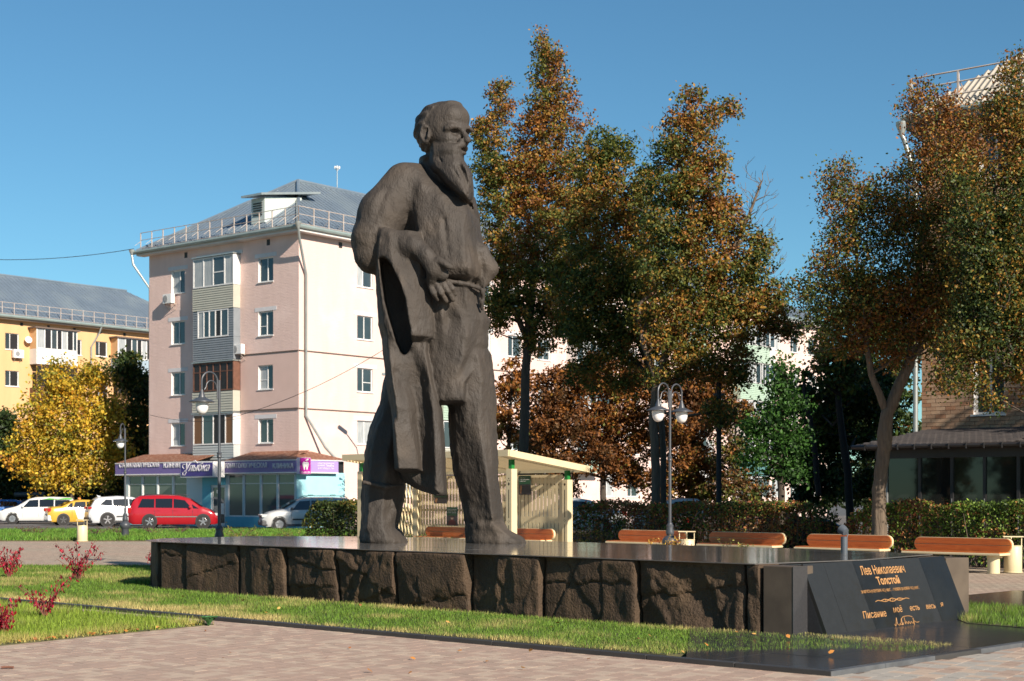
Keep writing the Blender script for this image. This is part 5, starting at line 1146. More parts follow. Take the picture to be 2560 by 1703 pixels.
def grow(nodes, pts, rg, b, r0=.05, sag=.0, sides=4):
    """join every point to the nearest lower node: gives limbs and twigs"""
    P = np.array([n for n in nodes]); rad = [r0 * 1.6] * len(nodes); par = {}
    order = np.argsort([np.min(np.linalg.norm(P - q, axis=1)) for q in pts])
    allp = [np.array(n) for n in nodes]; arr = np.array(allp); ra_ = list(rad)
    for i in order:
        q = pts[i]; dv = q - arr; d = np.linalg.norm(dv, axis=1) + 1.5 * np.maximum(0, -dv[:, 2] + .2); j = int(np.argmin(d)); p = arr[j]
        mid = (p + q) / 2 + rg.normal(size=3) * .08 * np.linalg.norm(q - p) + np.array([0, 0, -.06 * np.linalg.norm(q - p)])
        r1 = max(ra_[j] * .72, .009); b.tube([p, mid, q], [r1, r1 * .85, r1 * .65], sides, False)
        arr = np.vstack([arr, mid, q]); ra_ += [r1 * .85, r1 * .7]
def tree(name, label, Y, trunks, blobs, dens, size, pal, seed, cl=.30, depth=.85, bark=None, cat='tree', group=None, bare=(), droop=.2, base=None, twigs=.5, base_r=None, sc=D, lpc=32, pat=.5):
    """trunks: lists of (px,py,radius m); blobs: (px,py,rx,ry[,depth shift]) all in overview pixels"""
    rg = np.random.default_rng(seed); W = lambda px, py, y=Y: np.array(at(px * sc, py * sc, y))
    b0 = W(*trunks[0][0][:2]); b0[2] = 0; root = empty(name, b0, 0, label, cat, group)
    tr = MB(); nodes = []
    for t in trunks:
        P = [W(p[0], p[1]) - b0 + np.array([0, (p[3] if len(p) > 3 else 0), 0]) for p in t]; Rr = [p[2] for p in t]; pts, rs = [], []
        for i in range(len(P) - 1):
            for k in range(4): w = k / 4; pts.append(P[i] * (1 - w) + P[i + 1] * w + rg.normal(size=3) * .012 * (i + k > 0)); rs.append(Rr[i] * (1 - w) + Rr[i + 1] * w)
        pts.append(P[-1]); rs.append(Rr[-1])
        if t is trunks[0]: pts[0][2] = -.15; rs[0] *= 1.35
        tr.tube(pts, rs, 10 if Rr[0] > .08 else 6)
        nodes += [p for p in pts[len(pts) // 3:]]
    tr.build('trunk', bark or BARK, root)
    m = F / Y; C, cc = [], []; cents = []
    for bl in blobs:
        cx, cy, rx, ry = bl[:4]; dy = bl[4] if len(bl) > 4 else 0; c = W(cx, cy) - b0; ax, az = rx * sc / m, ry * sc / m; ad = min(ax, az) * depth + .3
        n = max(3, int(math.pi * ax * az * dens * 2.9 / lpc))
        d = rg.normal(size=(n, 3)); d /= np.linalg.norm(d, axis=1)[:, None]; d *= (rg.random(n) ** .45)[:, None]
        out_ = 1 + (rg.random((n, 1)) < .10) * rg.uniform(.1, .5, (n, 1)); ce = c + d * out_ * np.array([ax, ad, az]) + np.array([0, dy, 0]); cents.append(ce)
    ce = np.concatenate(cents); keep = ce[:, 2] > .4; ce = ce[keep]
    pl = np.array([p[0] for p in pal]); pw = np.array([p[1] for p in pal], float); pw /= pw.sum(); cs = np.cumsum(pw)
    nz = np.clip(.5 + 1.1 * (vnoise(ce[:, 0] * .55, ce[:, 1] * .55, ce[:, 2] * .55, seed) + .6 * vnoise(ce[:, 0] * 1.7, ce[:, 1] * 1.7, ce[:, 2] * 1.7, seed + 1)), 0, .999)
    base_t = nz * pat + rg.random(len(ce)) * (1 - pat)
    k = rg.poisson(lpc, len(ce)); idx = np.repeat(np.arange(len(ce)), k); r_ = rg.normal(size=(len(idx), 3)) * cl * .5; r_[:, 2] *= .75
    P = ce[idx] + r_; t = np.clip(base_t[idx] + rg.normal(size=len(idx)) * .13, 0, .999); ci = np.searchsorted(cs, t); ci = np.minimum(ci, len(pl) - 1)
    cols = pl[ci] * rg.uniform(.75, 1.25, (len(idx), 1))
    leafmesh('crown', P, size, cols, root, rg, droop=droop)
    br = MB(); sel = rg.random(len(ce)) < twigs; grow(nodes, list(ce[sel]), rg, br, r0=(base_r or .05))
    for bl in bare:
        cx, cy, rx, ry, n = bl; c = W(cx, cy) - b0; ax, az = rx * sc / m, ry * sc / m; d = rg.normal(size=(n, 3)); d /= np.linalg.norm(d, axis=1)[:, None]; d *= (rg.random(n) ** .4)[:, None]
        grow([q for q in nodes if q[2] > 1], list(c + d * np.array([ax, .6, az])), rg, br, r0=.022, sides=3)
    if br.v: br.build('branches', bark or BARK, root)
    return root
OR = (.27, .105, .022); YO_ = (.33, .18, .03); GN = (.055, .085, .016); OL = (.13, .13, .022); RB = (.17, .068, .022); DG = (.025, .045, .012); YL2 = (.50, .31, .03); BR_ = (.12, .062, .022)
LG = 'lindens behind the statue'
tree('linden_tree', 'tallest autumn linden tree, its pointed orange top just right of the statue', 60, [[(1204, 1228, .24), (1206, 1000, .20), (1211, 860, .18), (1214, 780, .17), (1228, 640, .14), (1245, 450, .10), (1258, 250, .06), (1262, 110, .02)], [(1214, 780, .13), (1170, 690, .1), (1150, 520, .07), (1135, 330, .03)], [(1214, 780, .13), (1265, 690, .1), (1320, 600, .06)]],
     [(1250, 105, 22, 30), (1262, 160, 42, 50), (1268, 225, 62, 60), (1262, 300, 88, 60), (1150, 205, 26, 26), (1150, 250, 38, 40), (1122, 320, 38, 40), (1120, 390, 40, 60), (1180, 390, 70, 80), (1270, 400, 95, 70), (1165, 490, 75, 80), (1255, 500, 95, 80), (1170, 590, 60, 70), (1250, 610, 100, 80), (1180, 690, 55, 60), (1260, 720, 90, 60), (1150, 745, 30, 35), (1230, 790, 50, 30), (1320, 620, 60, 80), (1310, 740, 50, 50), (1120, 620, 30, 40), (1140, 700, 40, 50), (1330, 480, 50, 60), (1100, 300, 22, 30)],
     300, .125, [(DG, .6), (GN, 2.4), (OL, 3.4), (YO_, 1.9), (OR, 2.4), (RB, 1.2)], 11, twigs=.35, group=LG)
tree('linden_tree', 'wide green and gold linden crown between the two tallest trees', 55, [[(1528, 1222, .11), (1526, 1000, .11), (1505, 880, .11), (1470, 780, .12), (1430, 620, .09), (1405, 450, .05)], [(1505, 880, .1), (1400, 760, .07), (1360, 640, .04)]],
     [(1395, 330, 50, 32), (1380, 380, 75, 50), (1430, 360, 30, 30), (1400, 450, 95, 70), (1370, 540, 95, 80), (1420, 620, 105, 80), (1350, 680, 90, 70), (1420, 740, 110, 60), (1340, 770, 60, 45), (1430, 810, 70, 40), (1480, 520, 60, 80), (1480, 420, 30, 50), (1480, 640, 60, 80), (1470, 760, 80, 60), (1360, 860, 60, 40), (1450, 880, 60, 30)],
     330, .125, [(DG, 1), (GN, 3.5), (OL, 3.5), (YO_, 2.4), (OR, 1.6)], 12, twigs=.3, group=LG)
tree('linden_tree', 'broad rust and gold linden with a bare dead limb on its right side', 50, [[(1506, 1240, .15), (1510, 1080, .15), (1502, 960, .14), (1512, 880, .14), (1545, 780, .11), (1580, 600, .10), (1600, 400, .06), (1602, 260, .02)], [(1512, 880, .10), (1480, 790, .08), (1470, 700, .05)], [(1545, 780, .09), (1640, 660, .08), (1690, 570, .07), (1730, 480, .05), (1752, 420, .03)]],
     [(1595, 225, 22, 26), (1585, 280, 60, 42), (1640, 255, 14, 30), (1682, 245, 20, 36), (1540, 345, 40, 40), (1610, 350, 70, 60), (1550, 430, 70, 60), (1620, 450, 70, 70), (1545, 530, 80, 80), (1640, 540, 85, 70), (1560, 630, 95, 80), (1660, 640, 80, 60), (1730, 610, 50, 50), (1560, 720, 110, 70), (1650, 730, 85, 50), (1560, 800, 80, 50), (1750, 660, 40, 30), (1680, 480, 25, 30), (1700, 700, 80, 50), (1760, 730, 55, 45), (1620, 840, 90, 45), (1700, 790, 60, 40), (1530, 870, 60, 30), (1790, 690, 30, 40), (1750, 560, 30, 40), (1690, 860, 60, 40), (1650, 950, 50, 40), (1810, 760, 40, 30)],
     350, .12, [(DG, 1.2), (GN, 2.4), (OL, 3.2), (YO_, 1.8), (OR, 2.3), (RB, 1.4)], 13, twigs=.35, bark=BARKL, bare=[(1745, 470, 55, 120, 130), (1790, 620, 30, 80, 60), (1490, 320, 25, 60, 14)], group=LG)
tree('chestnut_tree', 'low rusty brown chestnut behind the pavilion roof', 66, [[(1390, 1225, .15), (1388, 1100, .13), (1370, 960, .09), (1360, 860, .04)]], [(1290, 900, 70, 60), (1380, 870, 95, 55), (1340, 980, 95, 65), (1440, 950, 60, 60), (1400, 1050, 80, 60), (1300, 1060, 55, 40), (1450, 1090, 50, 40), (1500, 1000, 60, 60), (1480, 880, 60, 50), (1260, 980, 50, 70)], 290, .155, [(BR_, 2), (RB, 3), (OR, 2.6), (YO_, .6), (OL, .8)], 14, twigs=.3, cat='tree')
tree('chestnut_tree', 'rusty chestnut behind the twin arm lamp post', 64, [[(1590, 1225, .15), (1588, 1100, .13), (1600, 960, .09), (1610, 880, .04)]], [(1580, 900, 80, 55), (1600, 980, 75, 60), (1570, 1060, 60, 60), (1620, 1080, 50, 40), (1640, 900, 50, 60), (1520, 1120, 40, 50), (1600, 1130, 60, 30)], 300, .15, [(BR_, 2), (RB, 3), (OR, 2.4), (YO_, .8), (OL, 1)], 15, twigs=.3)
tree('chestnut_tree', 'sparse rusty tree against the pink wall right behind the statue', 70, [[(1165, 1225, .12), (1170, 1050, .1), (1180, 860, .05)]], [(1180, 880, 50, 60), (1160, 960, 50, 60), (1200, 1000, 45, 50)], 130, .20, [(RB, 2), (OR, 3), (YO_, 1), (OL, 1)], 16, twigs=.3)
tree('lilac_tree', 'low olive brown tree between the utility pole and the balconies', 62, [[(1690, 1225, .09), (1690, 1080, .07), (1695, 950, .03)]], [(1700, 960, 45, 50), (1680, 1050, 50, 60), (1660, 1130, 70, 40), (1740, 1130, 50, 40)], 200, .15, [(GN, 2), (OL, 2), (BR_, 2), (OR, 1.2)], 44, twigs=.3)
tree('lilac_tree', 'low dark brown tree behind the right end of the pavilion roof', 68, [[(1245, 1225, .09), (1248, 1080, .07), (1250, 950, .03)]], [(1245, 960, 40, 60), (1230, 1050, 50, 60), (1280, 1120, 60, 40), (1180, 1080, 30, 60)], 150, .16, [(BR_, 2), (RB, 2), (OR, 2), (OL, 1.2)], 45, twigs=.3)
tree('acacia_tree', 'bright green feathery acacia between the balconies and the dark trunks', 41, [[(1800, 1230, .11), (1798, 1100, .09), (1795, 980, .06), (1798, 880, .03)]], [(1795, 868, 45, 35), (1800, 930, 62, 45), (1770, 990, 65, 40), (1820, 1010, 50, 45), (1765, 1060, 65, 40), (1810, 1085, 50, 30), (1740, 1000, 30, 40)], 420, .11, [((.022, .06, .012), 2), ((.045, .12, .018), 4), ((.085, .18, .028), 2)], 17, twigs=.3)
tree('maple_tree', 'dark green and gold tree with two black leaning trunks before the brick house', 48, [[(1962, 1215, .13), (1945, 1050, .12), (1930, 930, .10), (1925, 850, .06)], [(1885, 1140, .09), (1870, 1000, .09), (1855, 925, .08), (1850, 880, .04)]],
     [(1890, 890, 60, 50, 3), (1935, 970, 60, 60, 3), (1990, 900, 60, 60, 3), (1985, 1010, 50, 70, 3), (1890, 1050, 60, 70, 3), (1950, 1110, 60, 50, 3), (2060, 920, 40, 60, 3), (2050, 1020, 35, 50, 3), (2095, 860, 30, 60, 4), (1930, 850, 60, 50, 0), (2060, 1110, 50, 40, 4), (1900, 1140, 40, 30, 3)], 330, .17, [(DG, 4), (GN, 4), (OL, 1.5), (YO_, .7), (RB, .6)], 18, bark=mat('black_bark', (.022, .018, .016), .9, bump=.6, bscale=12), twigs=.25)  # these trunks have a near-black bark colour
tree('linden_tree', 'dark shaded linden deep behind the gap between the two hedges', 60, [[(2000, 1225, .2), (1995, 1000, .15), (1990, 700, .08)]], [(1990, 690, 90, 60), (1960, 790, 100, 70), (2080, 780, 90, 80), (2010, 900, 110, 80), (1930, 1000, 90, 80), (2060, 1010, 90, 90), (1980, 1120, 130, 60)], 130, .20, [(DG, 5), (GN, 3), (RB, .6), (OL, .8)], 19, twigs=.15)
tree('linden_tree', 'rust coloured linden on a leaning trunk in sunlit bark colour before the cafe', 34, [[(2022, 1235, .17), (2024, 1130, .15), (2034, 1040, .145), (2036, 1010, .17), (2042, 950, .14), (2065, 900, .13), (2092, 840, .12), (2110, 740, .09), (2120, 560, .06), (2140, 330, .03)], [(2042, 950, .09), (2005, 860, .07), (1980, 700, .05), (1960, 480, .02)], [(2092, 840, .07), (2180, 700, .05), (2200, 480, .02)]],
     [(2128, 205, 24, 26), (2105, 250, 38, 36), (2170, 250, 34, 40), (2150, 320, 62, 50), (2215, 270, 30, 40), (2190, 380, 70, 55), (2110, 400, 55, 55), (1930, 400, 40, 34), (1945, 460, 62, 50), (2030, 450, 40, 50), (2060, 500, 60, 60), (2170, 480, 80, 60), (1960, 550, 70, 60), (2080, 580, 90, 60), (2190, 580, 90, 60), (1900, 610, 36, 30), (1860, 660, 40, 36), (1890, 720, 50, 50), (1990, 470, 30, 50), (2230, 450, 60, 80), (2240, 330, 40, 60), (2110, 500, 60, 60), (2000, 720, 60, 60), (2120, 700, 100, 90), (2220, 640, 70, 90), (1900, 790, 40, 30), (1960, 650, 80, 55), (2060, 670, 100, 60), (2180, 680, 100, 60), (1950, 730, 70, 45), (2060, 760, 90, 50), (2170, 770, 90, 45), (1960, 790, 55, 28), (2060, 820, 60, 28)],
     660, .075, [(DG, 2.4), (GN, 2.6), (OL, 2.2), (YO_, 1.3), (OR, 2.2), (RB, 2)], 21, cl=.28, bark=BARKL, twigs=.3, base_r=.035, lpc=24)
tree('linden_tree', 'dark green and orange linden crown at the right edge over the brick wall', 31, [[(2440, 1330, .2), (2430, 1000, .18), (2415, 700, .14), (2400, 420, .08), (2385, 200, .03)], [(2430, 900, .1), (2330, 760, .06), (2270, 660, .03)], [(2415, 700, .1), (2330, 560, .06), (2290, 440, .02)]],
     [(2345, 130, 22, 26), (2325, 170, 30, 24), (2340, 220, 30, 40), (2300, 250, 26, 30), (2350, 300, 30, 50), (2310, 400, 50, 40), (2355, 480, 60, 60), (2290, 500, 60, 50), (2310, 590, 75, 60), (2250, 600, 50, 50), (2260, 690, 60, 60), (2330, 720, 70, 60), (2280, 790, 60, 55), (2345, 850, 40, 60), (2250, 860, 34, 40), (2280, 920, 26, 30), (2230, 520, 60, 70), (2280, 610, 80, 80), (2240, 760, 60, 70), (2330, 640, 60, 100), (2200, 800, 50, 50), (2310, 280, 50, 80), (2350, 380, 40, 80), (2290, 700, 90, 90), (2350, 760, 40, 90), (2190, 870, 50, 40), (2330, 520, 50, 70), (2210, 420, 40, 60), (2400, 600, 80, 160), (2420, 350, 70, 140), (2420, 850, 70, 100)],
     800, .072, [(DG, 2), (GN, 2.6), (OL, 1.8), (YO_, 2), (OR, 2.4), (RB, 1.4)], 22, cl=.28, twigs=.3, base_r=.035, lpc=24)
# left: golden tree and the dark ones behind it
tree('maple_tree', 'golden yellow maple in front of the yellow block, above the parked cars', 97, [[(165, 1210, .2), (163, 1120, .18), (160, 1020, .12), (180, 900, .05)], [(163, 1120, .1), (100, 1040, .07), (60, 1000, .03)], [(163, 1120, .1), (240, 1010, .07), (270, 900, .03)]],
     [(140, 848, 30, 26), (125, 885, 48, 36), (195, 890, 60, 40), (110, 945, 70, 50), (200, 950, 70, 55), (265, 960, 36, 50), (90, 1010, 75, 50), (180, 1020, 90, 55), (260, 1030, 44, 45), (60, 1060, 50, 40), (140, 1075, 90, 45), (220, 1090, 60, 34), (130, 1115, 70, 24), (220, 860, 40, 30)],
     85, .23, [((.12, .12, .02), 1), ((.26, .26, .035), 2.6), ((.52, .36, .035), 4.5), ((.55, .29, .02), 3), ((.35, .14, .02), .8)], 31, twigs=.3, cl=.6)
tree('maple_tree', 'dark olive tree squeezed between the golden maple and the pink block', 103, [[(312, 1200, .2), (310, 1000, .15), (300, 880, .05)]], [(290, 850, 40, 36), (318, 900, 32, 50), (325, 980, 30, 60), (310, 1060, 40, 60), (290, 1120, 50, 40), (275, 1000, 30, 60)], 150, .27, [(DG, 3), (GN, 3), (OL, 2), ((.20, .11, .02), 1.5)], 32, twigs=.2, cl=.6)
tree('maple_tree', 'very dark green tree at the left picture edge behind the blue car', 108, [[(-10, 1200, .2), (0, 1050, .15), (5, 980, .05)]], [(5, 985, 36, 46), (20, 1050, 34, 50), (0, 1100, 60, 50), (40, 1120, 60, 34), (120, 1140, 110, 20), (230, 1140, 60, 20)], 170, .27, [(DG, 4), (GN, 2)], 33, twigs=.2, cl=.6)
# bare young tree behind the statue whose shadow falls on the pink wall
tree('young_tree', 'thin nearly bare young tree by the street lamp behind the statue', 79.5, [[(903, 1210, .07), (905, 1080, .05), (903, 1000, .02)]], [(903, 1020, 30, 40), (898, 1060, 34, 50), (909, 1120, 28, 40)], 45, .16, [(OR, 1), (OL, 1)], 34, twigs=.9, cl=.5)
# unseen trees added outside the frame for their reflections and shade
o_ = tree('linden_tree', 'unseen linden added right of the picture for reflections and shade', 40, [[(1900, 1225, .2), (1900, 900, .15), (1900, 500, .05)]], [(1900, 400, 110, 130), (1860, 560, 130, 130), (1950, 600, 120, 140), (1900, 760, 150, 90)], 150, .17, [(DG, 3), (GN, 3), (OL, 1.5), (OR, 1.5)], 40, twigs=.15, group='trees round the square added unseen for reflections')
o_.location = (19, 28, 0)
for i_, (x_, y_) in enumerate(((24, 37), (30, 26), (32, 19), (28, 32), (-26, 16), (-34, 17), (-33, 24), (-24, 12), (-24, 7), (-31, -2), (-27, -14), (-20, -26), (-36, -22), (-40, 10), (-10, -34))):
    c_ = copy_tree(o_, None, (x_, y_, 0), i_ * 1.7, 'unseen linden added round the square for reflections and shade')
o_ = tree('added_low_tree', 'unseen bushy low tree added round the square for reflections', 40, [[(1900, 1225, .15), (1900, 900, .1)]], [(1900, 1180, 150, 60), (1860, 1050, 150, 110), (1950, 950, 130, 110)], 140, .2, [(DG, 3), (GN, 3), (OL, 1.5), (OR, 1)], 41, twigs=.1, group='low trees round the square added unseen for reflections')  # low crowns added unseen so the cafe glass reflects dark foliage
o_.location = (-38, 4, 0)
for i_, (x_, y_) in enumerate(((-33, 12), (-43, -5), (-48, -14), (-30, -8), (-40, 16), (-55, -20), (-22, -20), (-60, -8))): copy_tree(o_, None, (x_, y_, 0), i_ * 2.1)
LT = [o for o in COL.objects if o.name.startswith('linden_tree') and o.get('group', '').startswith('trees round')][0]
LT['label'] = 'unseen linden added round the square for reflections and shade'
# ---------------------------------------------------------------- hedges
HP = [(DG, .8), ((.08, .12, .022), 2.4), ((.20, .23, .04), 1.6), ((.26, .08, .03), 1.6), ((.42, .17, .05), 1.5), ((.32, .19, .08), 2.5)]
HB_ = [(DG, .8), ((.07, .12, .02), 2.4), ((.17, .26, .035), 2.2), ((.34, .17, .06), 1.8), ((.25, .07, .03), .6)]
def hedge(label, p0, p1, w, h, n, size, pal, seed, name='hedge', ragged=.12, round_=.0):
    rg = np.random.default_rng(seed); p0, p1 = np.array(p0, float), np.array(p1, float); L = np.linalg.norm(p1 - p0); d = (p1 - p0) / L; nn = np.array([d[1], -d[0]])
    c = (p0 + p1) / 2; root = empty(name, (c[0], c[1], 0), 0, label, 'hedge')
    u = rg.uniform(-L / 2, L / 2, n); top = rg.random(n) < .3; s = rg.random(n)
    v = np.where(top, rg.uniform(-w / 2, w / 2, n), -w / 2 * 0 + np.where(rg.random(n) < .65, w / 2, -w / 2) * (1 - rg.random(n) ** 2 * .8)); z = np.where(top, h - rg.random(n) ** 2 * .25, h * rg.random(n) ** .75)
    bump = .5 * ragged * vnoise(u * 1.6, u * 0, u * 0, seed) * 2; z = z * (1 + bump) ; z += rg.normal(size=n) * .035 * (z > h * .8); v = v + .18 * vnoise(u * 2.2, z * 2.2, u * 0, seed + 2)
    e = np.minimum(L / 2 - np.abs(u), .5) / .5; z = z * np.where(e < 1, .55 + .45 * np.sqrt(np.clip(e, 0, 1)), 1)
    keep = rg.random(n) < (.45 + .55 * np.clip(z / h * 1.8, 0, 1)); u, v, z = u[keep], v[keep], z[keep]; n = len(u)
    P = np.stack([d[0] * u + nn[0] * v, d[1] * u + nn[1] * v, z + .02], 1)
    pl = np.array([p[0] for p in pal]); cs = np.cumsum([p[1] for p in pal]) / sum(p[1] for p in pal); t = np.clip(.5 + .9 * vnoise(u * 1.2, z * 1.5, v, seed + 4) + rg.normal(size=n) * .22, 0, .999); cols = pl[np.minimum(np.searchsorted(cs, t), len(pl) - 1)] * rg.uniform(.7, 1.3, (n, 1))
    leafmesh('foliage', P, size, cols, root, rg)
    b = MB()
    for i in range(int(L * 26)):
        q = rg.uniform(-L / 2 + .1, L / 2 - .1); o = rg.uniform(-w / 3, w / 3); a = np.array([d[0] * q + nn[0] * o, d[1] * q + nn[1] * o, 0]); t_ = a + np.array([rg.normal() * .15, rg.normal() * .15, h * rg.uniform(.6, 1.03)]); m_ = (a + t_) / 2 + rg.normal(size=3) * .05; b.tube([a, m_, t_], [.012, .009, .004], 3, False)
    b.build('stems', TWIG, root)
    return root
hedge('long clipped hedge in rust and green behind the row of benches', (2.05, 44.6), (8.1, 38.6), 1.0, 1.33, 16000, .085, HP, 61)
hedge('clipped leafy hedge at the right before the cafe windows', (7.9, 35.3), (13.2, 31.0), 1.0, 1.36, 17000, .075, HB_, 62)
hedge('dark clipped hedge block left of the statue feet', (-6.35, 49.5), (-4.2, 47.4), 1.2, 1.3, 7000, .09, [(DG, 2.5), (GN, 2.4), (OL, 1.4), ((.22, .14, .03), 1.4)], 63)
hedge('red and green hedge seen between the statue legs', (-4.1, 47.2), (-3.0, 46.2), .9, 1.15, 3500, .09, [(DG, 1.5), (GN, 2), (RB, 2), (OL, 1)], 64)
def shrub(label, x, y, r, h, n, size, pal, seed, name='shrub', z0=0.0, stems=14, droop=.0):
    rg = np.random.default_rng(seed); root = empty(name, (x, y, z0), 0, label, 'shrub'); b = MB(); C = []
    for i in range(stems):
        a = rg.uniform(0, 6.28); k = r * math.sqrt(rg.random()); t_ = np.array([math.cos(a) * k, math.sin(a) * k * .7, h * rg.uniform(.45, 1.05)]); m_ = t_ * .5 + np.array([rg.normal() * .05, rg.normal() * .05, h * .12]); b.tube([(0, 0, 0), m_, t_], [.010, .008, .003], 4, False)
        for j in range(max(1, n // stems)):
            q = rg.random() ** .7; p = (m_ * (q / .5) if q < .5 else m_ + (t_ - m_) * ((q - .5) / .5)); C.append(p + rg.normal(size=3) * .05 * h ** .5)
    C = np.array(C); pl = np.array([p[0] for p in pal]); cs = np.cumsum([p[1] for p in pal]) / sum(p[1] for p in pal); cols = pl[np.minimum(np.searchsorted(cs, rg.random(len(C)) * .999), len(pl) - 1)] * rg.uniform(.7, 1.3, (len(C), 1))
    leafmesh('leaves', C, size, cols, root, rg, asp=.5, droop=droop); b.build('stems', TWIG, root); return root
SP = [(OL, 3), ((.22, .22, .04), 2), (GN, 2), ((.30, .22, .05), 1)]
sh_ = [('low spiky olive shrub just right of the first lamp post', 600, 50, .8, .62), ('low trailing shrub under the front wheel of the silver wagon', 655, 50, .9, .35), ('low olive shrub before the silver wagon door', 745, 49, .9, .5), ('low bushy shrub at the foot of the dark hedge block', 820, 46, .9, .45), ('thin trailing shrub behind the rear foot of the statue', 1015, 42, .7, .6),
       ('trailing shrub before the left pavilion bench', 1085, 37, .8, .52), ('small spiky shrub left of the front leg', 1105, 35, .5, .56), ('low green shrub right of the pavilion corner', 1455, 41, .9, .75), ('green shrub between the pavilion and the second bench', 1510, 41, .9, .8), ('shrub spilling over the front of the toe', 1350, 36, .6, .45), ('small green shrub before the third bench', 1832, 31.5, .35, .62), ('tiny green shrub right of the one before the third bench', 1865, 31.5, .25, .52)]
for i, (lb, px, Y, r, h) in enumerate(sh_): shrub(lb, (px - CX) / F * Y, Y, r, h, 420, .055, SP, 200 + i)
shrub('golden yellow shrub before the second bench and the lamp post', (1645 - CX) / F * 33, 33, .55, .62, 900, .05, [((.55, .33, .05), 3), ((.45, .22, .04), 2), (OL, 1)], 230)
shrub('small dark red shrub beside the lamp post base', (1700 - CX) / F * 34, 34, .3, .62, 260, .05, [((.20, .02, .03), 3), (RB, 1)], 231)
for i, (lb, px, py) in enumerate((('brownish low shrub in the far grass strip, left one', 65, 1338), ('brownish low shrub arching in the far grass strip', 95, 1340), ('small reddish shrub in the grass right of the far bin', 243, 1342), ('dead reddish plant in front of the rear wheel of the red van', 385, 1340), ('dead reddish plant in front of the red van door', 448, 1338), ('dark twiggy plant by the far lamp foot', 303, 1340))):
    p = gr(px, py); shrub(lb, p.x, p.y, .6, .42, 60, .07, [((.16, .05, .03), 2), ((.12, .06, .03), 2)], 240 + i, stems=18)
# red spindle bushes in the foreground
RD = [((.36, .010, .025), 3), ((.24, .007, .018), 3), ((.42, .02, .05), 1.5), ((.16, .006, .02), 1.5)]
def redbush(label, x, y, h, stems, seed, size=.075, lean=(0, 0)):
    rg = np.random.default_rng(seed); root = empty('spindle_bush', (x, y, .02), 0, label, 'bush', 'red spindle bushes on the lawn'); b = MB(); C, A = [], []
    for i in range(stems):
        a = rg.uniform(0, 6.28); k = h * rg.uniform(.25, .62); hh = h * rg.uniform(.5, 1.0); t_ = np.array([math.cos(a) * k + lean[0] * hh, math.sin(a) * k * .6, hh]); m_ = np.array([t_[0] * .35, t_[1] * .35, hh * .55]); pts = [np.zeros(3), m_, t_, t_ + np.array([t_[0] * .12, t_[1] * .12, -.03])]; b.tube(pts, [.009, .006, .004, .002], 4, False)
        for j in range(int(rg.integers(13, 24))):
            q = rg.uniform(.25, 1.0); p = m_ * (q / .5) if q < .5 else m_ + (t_ - m_) * ((q - .5) / .5); C.append(p + np.array([rg.normal() * .03, rg.normal() * .03, -.02 + rg.normal() * .02]))
    C = np.array(C); pl = np.array([p[0] for p in RD]); cols = pl[rg.integers(0, 4, len(C))] * rg.uniform(.8, 1.2, (len(C), 1))
    leafmesh('leaves', C, size, cols, root, rg, asp=.45, droop=2.2); b.build('stems', mat('reddish_stem', (.16, .06, .04), .8), root); return root
for lb, px, py, h, st, sd in (('crimson spindle bush at the left edge of the lawn near the path', 22, 1450, .60, 18, 301), ('crimson spindle bush with bare dark tips in the middle of the left lawn', 196, 1455, .75, 16, 302), ('dark red spindle bush in the shade of the plinth end', 388, 1432, .52, 12, 303), ('tall leaning crimson spindle bush in the corner bed', 112, 1550, .60, 11, 304), ('dense crimson spindle bush cut by the left picture edge in the bed', 12, 1590, .42, 15, 305)):
    p = gr(px, py); redbush(lb, p.x, p.y, h, st, sd, .055 if py > 1500 else .07)
# broad leaved weed at the tip of the bed
p = gr(522, 1566); wd = empty('weed', (p.x, p.y, .015), 0, 'broad leaved green weed at the tip of the corner bed', 'plant'); wm = mat('weed_leaf', (.05, .16, .045), .5, (.07, .20, .06), 20, transl=.2)
for i in range(8):
    a = i * .85; l = random.uniform(.09, .15); b = MB(); c_, s_ = math.cos(a), math.sin(a); n_ = 5; vs = []
    for j in range(n_ + 1): t = j / n_; w_ = .045 * math.sin(math.pi * (t * .85 + .08)); z = .10 * math.sin(t * 1.9) + .012 * (j % 2); vs += [(c_ * l * t - s_ * w_, s_ * l * t + c_ * w_, z), (c_ * l * t, s_ * l * t, z - .012), (c_ * l * t + s_ * w_, s_ * l * t - c_ * w_, z)]
    fs = [];
    for j in range(n_): k = j * 3; fs += [(k, k + 1, k + 4, k + 3), (k + 1, k + 2, k + 5, k + 4)]
    b.add(vs, fs, True); b.build('leaf', wm, wd)
